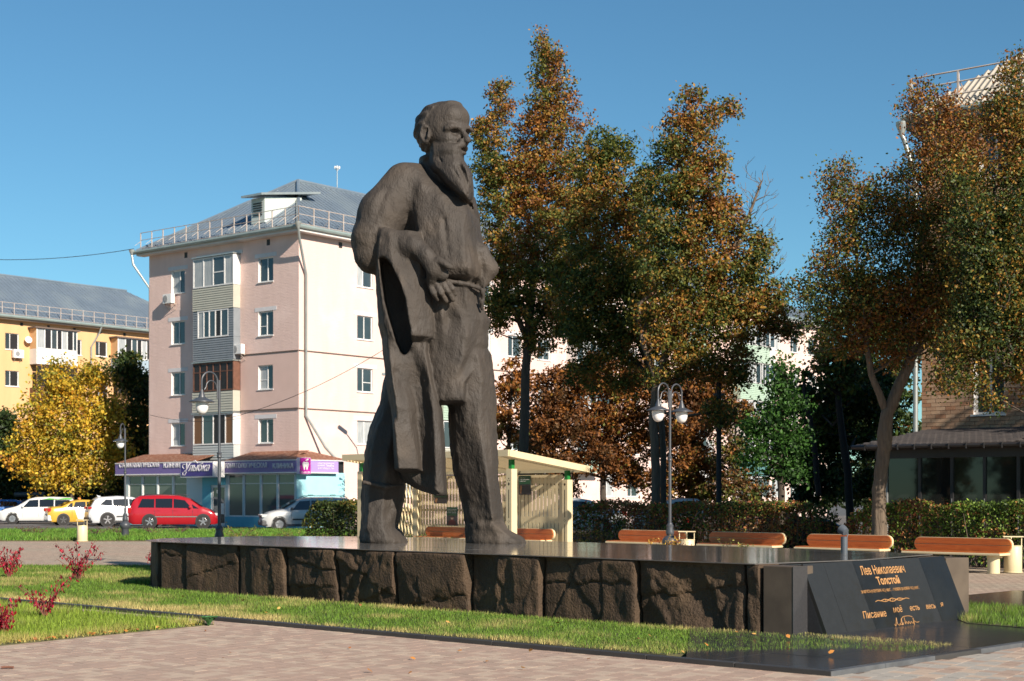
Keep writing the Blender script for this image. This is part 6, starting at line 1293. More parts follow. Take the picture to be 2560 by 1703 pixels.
# ================================================================ street furniture
CREAM = mat('cream_paint', (.66, .55, .34), .42, (.61, .505, .31), 3, spec=.45)
WOOD = mat('varnished_orange_wood', (.50, .13, .025), .38, (.36, .08, .016), 3.5, stretch=(1.2, 14, 14), coat=.25, c3=(.56, .17, .035), scale3=2)
IRON = mat('lamp_grey_iron', (.060, .065, .075), .42, (.048, .053, .062), 9, spec=.5)
GLOBE = mat('opal_globe', (.78, .76, .74), .25, spec=.5)
def stadium(L, z0, z1, r, upper):
    """half of a stadium: upper or lower plank"""
    zm = (z0 + z1) / 2; pts = []; n = 8; g = .006
    if upper:
        pts = [(-L / 2, zm + g), (L / 2, zm + g)] + [(L / 2 - r + r * math.cos(t), z1 - r + r * math.sin(t)) for t in [math.pi / 2 * k / n for k in range(1, n + 1)]] + [(-L / 2 + r - r * math.sin(t), z1 - r + r * math.cos(t)) for t in [math.pi / 2 * k / n for k in range(0, n)]]
    else:
        pts = [(L / 2, zm - g), (-L / 2, zm - g)] + [(-L / 2 + r - r * math.cos(t), z0 + r - r * math.sin(t)) for t in [math.pi / 2 * k / n for k in range(1, n + 1)]] + [(L / 2 - r + r * math.sin(t), z0 + r - r * math.cos(t)) for t in [math.pi / 2 * k / n for k in range(0, n)]]
    return pts
def make_bench():
    e = empty('park_bench', (0, 0, 0)); L = 2.18; r = .128
    for up_ in (True, False): b = MB(); b.prism(stadium(L, .425, .69, r, up_), -.235, -.21, lambda u, v, t: (u, -t, v) if False else (u, t + .43, v)); b.build('backrest_plank', WOOD, e, bevel=.004)
    b = MB(); ring = []; pts_o = [p for p in stadium(L + .02, .415, .70, r + .01, True)][2:] + [p for p in stadium(L + .02, .415, .70, r + .01, False)][2:]
    b.prism(pts_o, .222, .285, lambda u, v, t: (u, t, v)); b.build('back_frame', CREAM, e)
    b = MB(); b.box((0, .2215, .5575), (L - .02, .003, .012)); b.build('groove', CREAM, e)
    b = MB(); b.box((-.03, -.03, .385), (L + .04, .44, .05)); b.build('seat_frame', CREAM, e, bevel=.012)
    for k in range(3): b = MB(); b.box((-.03, -.17 + k * .14, .418), (L - .02, .125, .02)); b.build('seat_plank', WOOD, e, bevel=.003)
    for sx in (-.82, .82): b = MB(); b.lathe([(.125, -.0), (.125, .36)], (sx, -.02, 0), 20); b.build('pillar', CREAM, e); b = MB(); b.box((sx, .31, .45), (.06, .05, .3)); b.build('bracket', CREAM, e)
    return e
bench_spots = [((-1.83, 42.3), 'orange wooden bench inside the pavilion, seen between the statue legs'), ((.16, 40.3), 'orange wooden bench inside the pavilion, right of the statue foot'), ((3.35, 38.0), 'orange wooden bench behind the golden shrub beside the lamp post'),
               ((5.40, 35.9), 'orange wooden bench before the long hedge, right of the middle bin'), ((7.34, 33.7), 'orange wooden bench behind the small round floodlight'), ((9.13, 31.2), 'orange wooden bench nearest the cafe, beside the right hand bin')]
pb = make_bench()
for i, ((x, y), lb) in enumerate(bench_spots):
    o = pb if i == 0 else copy_tree(pb); o.location = (x, y, 0); o.rotation_euler = (0, 0, R(-45)); tag(o, lb, 'bench', 'orange and cream park benches')
def make_bin():
    e = empty('litter_bin', (0, 0, 0)); b = MB(); b.lathe([(.165, .0), (.178, .03), (.178, .54), (.172, .55), (.160, .55), (.160, .30), (0, .30)], n=28); b.build('body', CREAM, e)
    b = MB(); b.lathe([(.19, .01), (.19, .03), (.178, .032)], n=28); b.build('base_ring', CREAM, e); b = MB(); b.lathe([(.182, .535), (.185, .545), (.182, .555), (.176, .555)], n=28); b.build('rim', CREAM, e)
    b = MB(); b.box((0, 0, .735), (.40, .12, .022)); b.build('ashtray_bar', CREAM, e)
    for sx in (-.17, 0, .17): b = MB(); b.box((sx, .0 if sx else .15, .64), (.018, .018, .20)); b.build('handle_post', CREAM, e)
    return e
bn = make_bin()
for i, (x, y, lb) in enumerate(((-14.7, 52.0, 'cream litter bin on the far grass edge in front of the parked cars'), (4.05, 35.2, 'cream litter bin between the benches, right of the lamp post base'), (10.15, 30.8, 'cream litter bin at the right picture edge beside the last bench'))):
    o = bn if i == 0 else copy_tree(bn); o.location = (x, y, 0); o.rotation_euler = (0, 0, R(-6)); tag(o, lb, 'litter bin', 'cream litter bins')
def make_lamp(arms, name='lamp_post'):
    e = empty(name, (0, 0, 0)); b = MB()
    b.lathe([(.165, 0), (.165, .05), (.135, .07), (.125, .34), (.14, .37), (.175, .42), (.19, .50), (.165, .57), (.10, .62), (.075, .64), (.095, .67), (.10, .72), (.075, .80), (.085, .87), (.06, .90), (.05, .93)], n=24); b.build('base', IRON, e)
    b = MB(); b.lathe([(.036, .9), (.036, 2.45), (.028, 2.5), (.028, 4.02), (.0, 4.02)], n=14); b.build('pole', IRON, e)
    b = MB(); b.lathe([(.036, 2.36), (.055, 2.39), (.042, 2.43), (.055, 2.47), (.034, 2.5)], n=14); b.build('collar', IRON, e)
    for a in arms:
        c_, s_ = math.cos(a), math.sin(a); q = lambda r, z: (c_ * r, s_ * r, z)
        b = MB(); b.tube([q(.045, 3.62), q(.045, 3.98)] + [q(.24 - .195 * math.cos(t), 3.98 + .20 * math.sin(t)) for t in [math.pi * k / 12 for k in range(1, 12)]] + [q(.435, 3.98), q(.435, 3.74)], .02, 8); b.build('arm', IRON, e)
        b = MB(); b.tube([q(.045, 3.80)] + [q(.20 - .13 * math.cos(t), 3.86 + .14 * math.sin(t)) for t in [math.pi * k / 10 for k in range(0, 11)]] + [q(.37, 3.80)], .012, 6); b.build('scroll', IRON, e)
        b = MB(); b.lathe([(.27, 3.535), (.268, 3.55), (.15, 3.60), (.075, 3.635), (.065, 3.68), (.04, 3.74), (.025, 3.80), (0, 3.80)], q(.435, 0), 28); b.lathe([(.27, 3.534), (0, 3.545)], q(.435, 0), 28); b.build('shade', IRON, e)
        b = MB(); b.lathe([(.14, 3.532), (.142, 3.47), (.128, 3.38), (.10, 3.32), (.06, 3.285), (0, 3.27)], q(.435, 0), 24); b.build('globe', GLOBE, e)
    return e
l1 = make_lamp([R(225)]); l1.location = (-6.22, 32.3, 0); tag(l1, 'dark grey lamp post with one curved arm rising left of the statue', 'lamp post', 'park lamp posts')
l2 = make_lamp([R(225), R(45)]); l2.location = (3.69, 35.5, 0); tag(l2, 'dark grey lamp post with two curved arms before the long hedge', 'lamp post', 'park lamp posts')
l3 = make_lamp([R(262)]); l3.location = (-14.1, 55.4, 0); tag(l3, 'far small lamp post on the grass strip in front of the red van', 'lamp post', 'park lamp posts')
# tall street lamp behind the statue, and the wooden utility pole
sl_ = empty('street_lamp', (-4.95, 80.4, -.1), 0, 'tall pale street lamp pole mostly hidden behind the statue coat', 'street lamp'); b = MB(); b.tube([(0, 0, 0), (0, 0, 7.2)], [.09, .055], 10); b.build('pole', GALV, sl_)
b = MB(); b.tube([(0, 0, 7.1), (-.25, 0, 7.7), (-1.2, 0, 8.05)], .04, 8); b.build('arm', GALV, sl_); b = MB(); b.box((-1.55, 0, 8.1), (.75, .26, .14)); b.build('lamp_head', GALV, sl_, bevel=.03)
up_ = empty('utility_pole', ((1797 - CX) / F * 50, 50, 0), 0, 'dark square utility pole standing behind the long hedge', 'utility pole'); b = MB(); b.tube([(0, 0, -.1), (0, 0, 5.6)], [.09, .08], 8); b.build('shaft', mat('tarred_pole', (.03, .028, .028), .8, bump=.4, bscale=20), up_); b = MB(); b.box((0, 0, 4.9), (.36, .08, .08)); b.build('crossarm', IRON, up_)
def cable(label, p, q, sag, r=.012):
    p, q = Vector(p), Vector(q); pts = [p.lerp(q, t) - Vector((0, 0, sag * 4 * t * (1 - t))) for t in [k / 14 for k in range(15)]]; b = MB(); b.tube(pts, r, 4); tag(b.build('overhead_cable', mat('cable_black', (.02, .02, .022), .6), None), label, 'cable')
cable('thin black cable from the left picture edge to the eave of the pink block', at(-60, 648, 88), at(335, 622, 89), .25, .018)
cable('thin cable slanting across the corner of the pink block', at(1040, 822, 74), at(575, 1045, 79), .5, .014)
cable('thin cable sagging low over the left part of the pink facade', at(375, 1038, 86), at(600, 1046, 82), .25, .012)
# ---------------------------------------------------------------- pavilion
pvn = empty('pavilion', (-.01, 38.3, 0), R(-45), 'cream slatted pavilion with a sloping louvred roof behind the statue legs', 'pavilion'); GRNC = mat('green_bracket', (.01, .16, .03), .5)
def pbox(name, c, d, m=CREAM, parent=pvn, **k): b = MB(); b.box(c, d); return b.build(name, m, parent, **k)
def rz(y): return 2.66 - .125 * y                         # roof height falls towards the back
x0r, x1r, y0r, y1r = -6.25, .32, -.42, 2.55
for (nm, pts) in (('front', [(x0r, y0r), (x1r, y0r)]), ('back', [(x0r, y1r), (x1r, y1r)]), ('l', [(x0r, y0r), (x0r, y1r)]), ('r', [(x1r, y0r), (x1r, y1r)])):
    (ax_1, ay_1), (bx_1, by_1) = pts; b = MB(); n = Vector((by_1 - ay_1, -(bx_1 - ax_1), 0)).normalized() * .025; h_ = .165
    vs = [(ax_1 - n.x, ay_1 - n.y, rz(ay_1) - h_), (bx_1 - n.x, by_1 - n.y, rz(by_1) - h_), (bx_1 + n.x, by_1 + n.y, rz(by_1) - h_), (ax_1 + n.x, ay_1 + n.y, rz(ay_1) - h_)]; vs += [(v[0], v[1], v[2] + h_) for v in vs]
    b.add(vs, [(0, 3, 2, 1), (4, 5, 6, 7), (0, 1, 5, 4), (1, 2, 6, 5), (2, 3, 7, 6), (3, 0, 4, 7)]); b.build('fascia', CREAM, pvn)
b = MB(); b.box(((x0r + x1r) / 2, 0, 0), (x1r - x0r - .06, .035, .09)); me = b.build('roof_slat', CREAM, pvn); me.location = (0, y0r + .1, rz(y0r + .1) - .09); ny = int((y1r - y0r - .15) / .115)
for i in range(1, ny): y = y0r + .1 + i * .115; o = inst(me, 'roof_slat', pvn); o.location = (0, y, rz(y) - .09)
b = MB(); b.box((0, (y0r + y1r) / 2, 0), (.05, y1r - y0r - .1, .06), rot=Matrix.Rotation(math.atan(-.125), 3, 'X')); me = b.build('roof_beam', CREAM, pvn); me.location = (-.02, 0, rz(0) - .17)
for x in (-2, -3.95, -5.88): o = inst(me, 'roof_beam', pvn); o.location = (x, 0, rz(0) - .17)
SLOT = mat('slot_shadow', (.012, .012, .01), .9)  # dark faces paint the shade of openings onto uncut posts
for (x, y) in ((0, 0), (0, 2.06), (-5.9, 0), (-5.9, 2.06), (-2.95, 2.06)):
    ht = rz(y) - .42; p_ = pbox('post', (x, y, ht / 2), (.2, .2, ht), bevel=.006); q_ = pbox('post_cap', (x, y, ht + .12), (.11, .11, .24), GRNC)
    if x == 0:
        for (za, zb2) in ((.12, .82), (1.0, 1.72)): b = MB(); b.box((x, y - .1005, (za + zb2) / 2), (.022, .003, zb2 - za)); b.build('slot_shade', SLOT, p_)
        for (dx, dz, s_) in ((0, 1.86, .035), (0, 2.0, .018), (-.035, 1.95, .012), (.035, 1.95, .012), (0, .95, .01), (0, .89, .01), (.03, .92, .01), (-.03, .92, .01)):
            if dz < ht - .05: b = MB(); b.prism([(-s_, 0), (0, -s_ * 1.3), (s_, 0), (0, s_ * 1.3)], y - .1015, y - .099, lambda u, v, t: (x + dx + u, t, dz + v)); b.build('cutout_shade', SLOT, p_)
def board(w, full):
    hw, n_ = full / 2 - .0015, w / 2; P = []
    zs_ = [(.08, hw), (.14, hw), (.16, n_), (.84, n_), (.86, hw), (1.0, hw), (1.02, n_), (1.74, n_), (1.76, hw), (1.80, hw), (1.86, hw - .024), (1.92, hw), (1.99, hw), (2.02, hw - .012), (2.05, hw), (2.12, hw)]
    P = [(x, z) for z, x in zs_] + [(-x, z) for z, x in zs_[::-1]]
    b = MB(); b.prism(P, -.012, .012, lambda u, v, t: (u, -t, v)); return b
me = board(.105, .139).build('carved_board', CREAM, pvn); me.location = (-.18, 2.0, 0)
for i in range(1, 11): o = inst(me, 'carved_board', pvn); o.location = (-.18 - .139 * i, 2.0, 0)
b = MB(); b.box((0, 0, 1.1), (.08, .03, 2.05)); me = b.build('slat', CREAM, pvn); me.location = (-1.72, 2.03, 0); x = -1.72
while x > -5.75: x -= .125; o = inst(me, 'slat', pvn); o.location = (x, 2.03, 0)
b = MB(); b.box((0, 0, 1.1), (.03, .062, 2.05)); me = b.build('slat', CREAM, pvn); me.location = (-5.9, .2, 0)
for i in range(1, 14): o = inst(me, 'slat', pvn); o.location = (-5.9, .2 + .125 * i, 0)
for z in (.1, 1.16, 2.1): pbox('rail', (-3.8, 2.055, z), (4.1, .03, .06)); pbox('rail', (-5.93, 1.0, z), (.03, 1.9, .06))
PN_F = Vector((math.cos(R(-45)), math.sin(R(-45)), 0)); PY_F = Vector((-math.sin(R(-45)), math.cos(R(-45)), 0))
def pav_u(px, yl):
    O = Vector((-.01, 38.3, 0)) + PY_F * yl; r = (px - CX) / F; return (r * O.y - O.x) / (PN_F.x - r * PN_F.y)
def poster(label, px0, y0, px1, y1, lines, yl=1.955, seed=1, person=True):
    ua_, ub2 = pav_u(px0, yl), pav_u(px1, yl); Yc = 38.3 + (PY_F * yl).y + PN_F.y * ua_; z1_, z0_ = CH + (HY - y0) / F * Yc, CH + (HY - y1) / F * Yc
    e = empty('poster', pvn.location, R(-45), label, 'poster', 'posters in the pavilion'); w, h = ub2 - ua_, z1_ - z0_
    def bx(nm, a, c, m, t0, t1): b = MB(); b.b2((ua_ + a[0] * w, yl - t1, z0_ + a[1] * h), (ua_ + c[0] * w, yl - t0, z0_ + c[1] * h)); return b.build(nm, m, e)
    bx('panel', (0, 0), (1, 1), mat('poster_dark', (.035, .03, .035), .5), 0, .012); bx('header', (.0, .55), (1, 1), mat('poster_green', (.02, .075, .035), .5), .0125, .015)
    def pt(u, v, t): return (ua_ + u * w, yl - .0155 - t, z0_ + v * h)
    for i, ln in enumerate(lines): letters('poster_text', ln, WHITE, e, pt, (.1, .86 - i * .09, .1 + min(.8, .07 * len(ln)), .91 - i * .09), depth=.002, bold=.01)
    if person:
        for nm, P, mt_ in (('portrait', [(.15, .05), (.85, .05), (.78, .25), (.60, .33), (.40, .33), (.24, .25)], mat('poster_coat', (.10, .02, .02), .6)), ('portrait', [(.5 + .12 * math.cos(k), .42 + .11 * math.sin(k)) for k in [i * .628 for i in range(10)]], mat('poster_skin', (.25, .17, .13), .6)), ('portrait', [(.5 + .13 * math.cos(k), .49 + .06 * math.sin(k)) for k in [i * .628 for i in range(10)]], mat('poster_hair', (.02, .015, .012), .6))):
            b = MB(); b.prism(P, 0, .001, lambda u, v, t: pt(u, v, -.002 + t + (.001 if nm else 0))); b.build(nm, mt_, e)
    else:
        b = MB(); b.prism([(.1, .1), (.2, .05), (.28, .35), (.25, .48), (.12, .48), (.08, .3)], 0, .001, lambda u, v, t: pt(u, v, -.002 + t)); b.build('figure', mat('poster_ochre', (.30, .15, .07), .6), e)
poster('dark green poster about music on the carved boards of the pavilion', 1298, 1190, 1327, 1237, ['«Музыка —', 'это стенография', 'чувств»'], person=False)
poster('green poster with a portrait of a young man, low between the statue legs', 1117, 1268, 1145, 1314, ['«Ни на чём нельзя', 'вырасти», «Бог', 'и вот такой»'], yl=1.6)
poster('small dark green poster just under the coat hem', 1086, 1230, 1118, 1259, [' '] if False else ['«Жизнь»'], yl=1.9, person=False)
# fallen stick on the paving
p = gr(20, 1674); b = MB(); b.tube([(-.06, 0, .02), (0, .01, .022), (.05, -.005, .02)], .012, 6); o = b.build('stick', mat('stick_bark', (.16, .07, .045), .9), None, loc=(p.x, p.y, 0)); tag(o, 'short brown stick lying on the paving at lower left', 'stick')
# ================================================================ parked cars
TYRE = mat('tyre_rubber', (.018, .017, .016), .8); RIM = mat('alloy_rim', (.42, .42, .43), .3, metal=.8); RIMD = mat('dark_rim', (.10, .10, .10), .35, metal=.6); CGL = mat('car_glass', (.010, .012, .014), .04, spec=.8); BLK = mat('black_trim', (.02, .02, .021), .5)
HEADL = mat('headlight_glass', (.55, .56, .55), .12, spec=.8); TAIL = mat('tail_light', (.36, .01, .012), .2, spec=.7); PLATE = mat('number_plate', (.6, .6, .6), .5); CHR = mat('chrome_strip', (.55, .54, .52), .2, metal=.9)
def car(name, label, pos, heading, paint, L, W, H, prof, belt, glasses, wheels, tumble=.30, wr=.32, rim=None, extra=None, trim=None, gy=.2, cat='car'):
    """x runs from the tail (-L/2) to the nose; prof: (x fraction, z) of the top outline; glasses: list of (x,z) polygons as fractions of L"""
    e = empty(name, pos, heading, label, cat, 'cars parked along the street'); hw = W / 2
    xs = np.linspace(0, 1, 41); zt = np.interp(xs, [p[0] for p in prof], [p[1] for p in prof]); st = []
    def hwx(t): return hw * (1 - .16 * max(0, 1 - t / .07) ** 2 - .20 * max(0, 1 - (1 - t) / .10) ** 2)
    for t, z in zip(xs, zt):
        x = (t - .5) * L; w = hwx(t); zb = gy + .10 * max(0, 1 - t / .05) + .06 * max(0, 1 - (1 - t) / .05)
        if z > belt + .12: wt = w * .97 - (z - belt) * tumble; st.append((x, [(0, zb), (w * .9, zb), (w, zb + .14), (w * 1.0, belt * .72), (w * .97, belt), (wt, z - .07), (wt * .86, z - .012), (wt * .45, z + .015), (0, z + .02)]))
        else: st.append((x, [(0, zb), (w * .9, zb), (w, zb + .14), (w * 1.0, min(belt * .72, z - .14)), (w * .985, z - .09), (w * .93, z - .035), (w * .78, z - .005), (w * .4, z + .015), (0, z + .02)]))
    V, n = [], 9
    for x, ring in st: V += [(x, y, z) for y, z in ring] + [(x, -y, z) for y, z in ring[1:-1][::-1]]
    m = 2 * n - 2; Fc = []
    for i in range(len(st) - 1):
        for k in range(m): k2 = (k + 1) % m; Fc.append((i * m + k, i * m + k2, (i + 1) * m + k2, (i + 1) * m + k))
    Fc += [tuple(range(m)), tuple(range((len(st) - 1) * m, len(st) * m))[::-1]]
    b = MB(); b.add(V, [f[::-1] for f in Fc], True); body = b.build('body', paint, e)
    def yat(x, z): t = x; return hwx(t) * .97 - max(0, z - belt) * tumble
    for s_ in (-1, 1):
        for g in glasses:
            b = MB(); pts = [((x - .5) * L, s_ * (yat(x, z) + .012), z) for x, z in g]; c = Vector(np.mean(np.array(pts), 0)); b.add(pts, [tuple(range(len(pts))) if s_ < 0 else tuple(range(len(pts)))[::-1]]); b.build('side_window', CGL, e)
        for wx in wheels:
            x = (wx - .5) * L; M = Matrix.Rotation(R(90), 3, 'X'); yy = s_ * (hw - .10)
            b = MB(); b.lathe([(0, -.10 * s_ * 0 - .1), (wr + .055, -.1), (wr + .055, .115), (0, .115)], (x, yy, wr + .02), 24, M); b.build('wheel_arch', BLK, e)
            w_ = MB(); w_.lathe([(wr * .62, -.13), (wr * .96, -.13), (wr, -.10), (wr, .10), (wr * .96, .13), (wr * .62, .13)], (x, yy, wr), 24, M); wh = w_.build('wheel', TYRE, e)
            b = MB(); b.lathe([(wr * .64, -.125), (wr * .60, -.132), (wr * .56, -.11), (.0, -.10)] if s_ > 0 else [(wr * .64, .125), (wr * .60, .132), (wr * .56, .11), (0, .10)], (x, yy, wr), 20, M); b.build('rim_dish', BLK, wh)
            b = MB(); ys = yy + (.125 if s_ > 0 else -.125); 
            for k in range(5):
                a = k * 2 * math.pi / 5 + .3; b.box((x + math.cos(a) * wr * .33, ys, wr + math.sin(a) * wr * .33), (wr * .60, .02, .06), rot=Matrix.Rotation(-a, 3, 'Y'))
            b.lathe([(wr * .66, -.004), (wr * .58, .006), (wr * .58, -.01)], (x, ys, wr), 20, M); b.build('rim', rim or RIM, wh)
        b = MB(); mx = (extra or {}).get('mirror', .68); b.box(((mx - .5) * L, s_ * (hw + .06), belt + .08), (.12, .16, .13)); b.build('mirror', trim or paint, e, bevel=.03)
        for dx in (extra or {}).get('doors', (.38, .60)): b = MB(); b.box(((dx - .5) * L, s_ * (hw + .0005), belt * .68), (.012, .004, belt * .5)); b.build('door_gap', BLK, e)
        for dx in (extra or {}).get('handles', (.42, .62)): b = MB(); b.box(((dx - .5) * L, s_ * (hw * .985 + .004), belt - .10), (.16, .02, .03)); b.build('door_handle', (extra or {}).get('hm', paint), e)
    def strip(nm, x0, z0, x1, z1, wf, m_, off=.02):
        X0, X1 = (x0 - .5) * L, (x1 - .5) * L; w0, w1 = hwx(x0) * wf - max(0, z0 - belt) * tumble * .9, hwx(x1) * wf - max(0, z1 - belt) * tumble * .9; nx, nz = (z1 - z0), -(X1 - X0); l = math.hypot(nx, nz); sgn = 1 if (nz > 0) else -1; nx, nz = nx / l * sgn * off, nz / l * sgn * off
        b = MB(); b.quad((X0 + nx, -w0, z0 + nz), (X1 + nx, -w1, z1 + nz), (X1 + nx, w1, z1 + nz), (X0 + nx, w0, z0 + nz)); b.build(nm, m_, e)
    for nm, x0, z0, x1, z1, wf in (extra or {}).get('screens', ()): strip(nm, x0, z0, x1, z1, wf, CGL, .035)
    b = MB(); xf, xr = L / 2, -L / 2; z_h = (extra or {}).get('hz', .68)
    for s_ in (-1, 1):
        b = MB(); b.box((xf - .13, s_ * (hw * .70), z_h), (.26, .34, .15), rz=-s_ * .25); b.build('headlight', HEADL, e, bevel=.03)
        b = MB(); b.box((xr + .09, s_ * (hw * .80), (extra or {}).get('tz', .88)), (.22, .22, (extra or {}).get('th', .20)), rz=s_ * .2); b.build('tail_light', TAIL, e, bevel=.03)
    b = MB(); b.box((xf - .03, 0, z_h - .04), (.10, hw * .9, .13)); b.build('grille', BLK, e, bevel=.02)
    b = MB(); b.box((xf - .01, 0, .42), (.10, hw * 1.2, .14)); b.build('air_intake', BLK, e, bevel=.02)
    b = MB(); b.box((xf + .045, 0, .46), (.01, .52, .112)); b.build('number_plate', PLATE, e); b = MB(); b.box((xr - .02, 0, (extra or {}).get('pz', .78)), (.02, .52, .112)); b.build('number_plate', PLATE, e)
    if trim:
        for x, sx in ((xf - .16, 1), (xr + .16, -1)): b = MB(); b.box((x, 0, .38), (.40, W * .93, .27)); b.build('bumper', trim, e, bevel=.06)
        for s_ in (-1, 1): b = MB(); b.box((0, s_ * (hw - .0), .27), (L * .55, .05, .12)); b.build('sill', trim, e, bevel=.015); b = MB(); b.box((0, s_ * (hw + .005), .55), (L * .36, .03, .07)); b.build('side_moulding', BLK, e)
    return e
GZ = -.122
def paintm(n, c, rough=.25, metal=.0): return mat(n, c, rough, (c[0] * .9, c[1] * .9, c[2] * .9), 1.5, metal=metal, coat=.6, spec=.5)
red = paintm('red_car_paint', (.34, .008, .014)); silv = paintm('silver_car_paint', (.50, .50, .49), .3, .05); whit = paintm('white_car_paint', (.66, .66, .64)); yel = paintm('taxi_yellow_paint', (.62, .37, .05)); blu = paintm('blue_car_paint', (.02, .13, .42)); bkp = paintm('dark_car_paint', (.02, .02, .024)); brn = paintm('brown_car_paint', (.045, .030, .026)); PWS = paintm('pearl_suv_paint', (.60, .61, .62), .28, .0)
c = car('minivan', 'dark red minivan parked sideways before the clinic', (-17.75, 80, GZ), R(9), red, 4.62, 1.82, 1.72, [(0, .80), (.015, 1.10), (.06, 1.56), (.13, 1.69), (.35, 1.735), (.55, 1.70), (.68, 1.53), (.80, 1.14), (.90, .97), (.97, .78), (1, .62)], 1.02,
    [[(.105, 1.08), (.285, 1.07), (.285, 1.52), (.15, 1.53)], [(.30, 1.07), (.485, 1.06), (.485, 1.54), (.30, 1.54)], [(.50, 1.06), (.70, 1.04), (.62, 1.46), (.50, 1.53)], [(.715, 1.03), (.775, 1.02), (.70, 1.25)]], (.235, .825), wr=.34, rim=RIM, extra={'mirror': .68, 'doors': (.29, .49, .71), 'screens': [('rear_window', .022, 1.14, .062, 1.53, .9), ('windscreen', .815, 1.10, .685, 1.50, .84)], 'tz': .92, 'th': .3, 'hz': .72, 'handles': (.33, .52)})
for s_ in (-1, 1): b = MB(); b.box((.12, s_ * .92, .60), (2.15, .02, .05)); b.build('chrome_strip', CHR, c); b = MB(); b.tube([(-1.55, s_ * .62, 1.70), (-1.4, s_ * .62, 1.76), (.5, s_ * .62, 1.76), (.7, s_ * .60, 1.70)], .016, 6); b.build('roof_rail', BLK, c)
c = car('suv', 'pearl white sport utility vehicle seen from behind, left of the red van', (-21.4, 84.9, GZ), R(24), PWS, 4.60, 1.86, 1.68, [(0, .78), (.015, 1.05), (.07, 1.45), (.12, 1.60), (.35, 1.67), (.52, 1.62), (.64, 1.45), (.74, 1.12), (.90, 1.00), (.97, .86), (1, .62)], 1.06,
    [[(.13, 1.20), (.27, 1.12), (.27, 1.47), (.20, 1.48)], [(.285, 1.12), (.46, 1.10), (.46, 1.52), (.285, 1.49)], [(.475, 1.10), (.66, 1.08), (.58, 1.42), (.475, 1.52)]], (.215, .80), wr=.36, trim=BLK, extra={'mirror': .66, 'doors': (.28, .47, .68), 'screens': [('rear_window', .025, 1.10, .075, 1.44, .86), ('windscreen', .745, 1.13, .64, 1.44, .84)], 'tz': 1.02, 'th': .13, 'pz': .85})
b = MB(); b.add([(-1.68, 0, 1.62), (-1.5, .03, 1.66), (-1.76, 0, 1.73), (-1.5, -.03, 1.66)], [(0, 1, 2), (0, 2, 3), (1, 3, 2)]); b.build('roof_fin', PWS, c)
c = car('taxi', 'yellow and white taxi sedan seen from behind between the white cars', (-24.7, 88.0, GZ), R(25), yel, 4.39, 1.70, 1.46, [(0, .70), (.01, .95), (.06, 1.05), (.17, 1.08), (.30, 1.37), (.42, 1.46), (.55, 1.44), (.66, 1.22), (.74, 1.02), (.90, .90), (.97, .76), (1, .60)], .98,
    [[(.23, 1.03), (.31, 1.03), (.31, 1.29), (.285, 1.26)], [(.32, 1.03), (.475, 1.02), (.475, 1.36), (.345, 1.33)], [(.49, 1.02), (.66, 1.0), (.575, 1.32), (.49, 1.36)]], (.19, .80), wr=.31, rim=RIMD, extra={'mirror': .655, 'doors': (.30, .48, .67), 'screens': [('rear_window', .175, 1.10, .295, 1.36, .84), ('windscreen', .72, 1.04, .58, 1.38, .84)], 'tz': .88, 'pz': .62})
b = MB(); b.box((-2.02, 0, .42), (.42, 1.62, .34)); b.build('white_bumper', whit, c, bevel=.07)
for s_ in (-1, 1): b = MB(); P = [(-.75, .95), (.15, .95), (.35, .75), (-.15, .33), (-.55, .36)]; b.prism(P, s_ * .853, s_ * .858, lambda u, v, t: (u, t, v)); b.build('white_door_panel', whit, c); b = MB(); b.lathe([(0, 0), (.07, 0)], (-.1, s_ * .8595, .80), 12, Matrix.Rotation(R(90), 3, 'X')); b.build('door_emblem', TAIL, c)
b = MB(); b.box((-.35, 0, 1.53), (.14, .34, .10)); b.build('roof_sign', mat('orange_roof_sign', (.6, .2, .03), .5), c, bevel=.02)
def wagon(name, label, pos, h, paint, trim, bars=False):
    c = car(name, label, pos, h, paint, 4.45, 1.76, 1.62, [(0, .78), (.008, 1.0), (.03, 1.50), (.07, 1.58), (.30, 1.62), (.52, 1.60), (.61, 1.50), (.76, 1.08), (.80, 1.02), (.92, .90), (.975, .76), (1, .60)], .98,
        [[(.07, 1.04), (.27, 1.03), (.27, 1.44), (.08, 1.44)], [(.285, 1.03), (.47, 1.02), (.47, 1.46), (.285, 1.45)], [(.485, 1.02), (.685, 1.0), (.60, 1.42), (.485, 1.46)]], (.185, .82), wr=.32, trim=trim, extra={'mirror': .685, 'doors': (.28, .48, .69), 'screens': [('rear_window', .010, 1.05, .032, 1.46, .86), ('windscreen', .775, 1.08, .625, 1.49, .86)], 'th': .34, 'tz': .98, 'hz': .72})
    if bars:
        for s_ in (-1, 1): b = MB(); b.tube([(-1.9, s_ * .66, 1.59), (-1.75, s_ * .66, 1.68), (.0, s_ * .66, 1.69), (.25, s_ * .64, 1.60)], .018, 6); b.build('roof_rail', BLK, c)
        for x in (-1.3, -.2): b = MB(); b.box((x, 0, 1.73), (.06, 1.35, .03)); b.build('cross_bar', BLK, c)
    return c
GTR = mat('grey_plastic_bumper', (.06, .06, .062), .6)
c = wagon('station_wagon', 'silver station wagon with grey bumper and roof bars facing left before the clinic corner', (-10.05, 74.3, GZ), R(196), silv, GTR, True)
c = wagon('station_wagon', 'white station wagon with a green star stripe facing left', (-28.75, 92.2, GZ), R(194), whit, None)
for s_ in (-1, 1):
    b = MB(); b.prism([(-2.0, 1.47), (-.3, 1.47), (-.7, 1.55), (-1.2, 1.50), (-1.6, 1.56), (-2.0, 1.55)], s_ * .70, s_ * .725, lambda u, v, t: (u, t, v)); b.build('green_stripe', mat('bright_green_decal', (.10, .40, .05), .4), c)
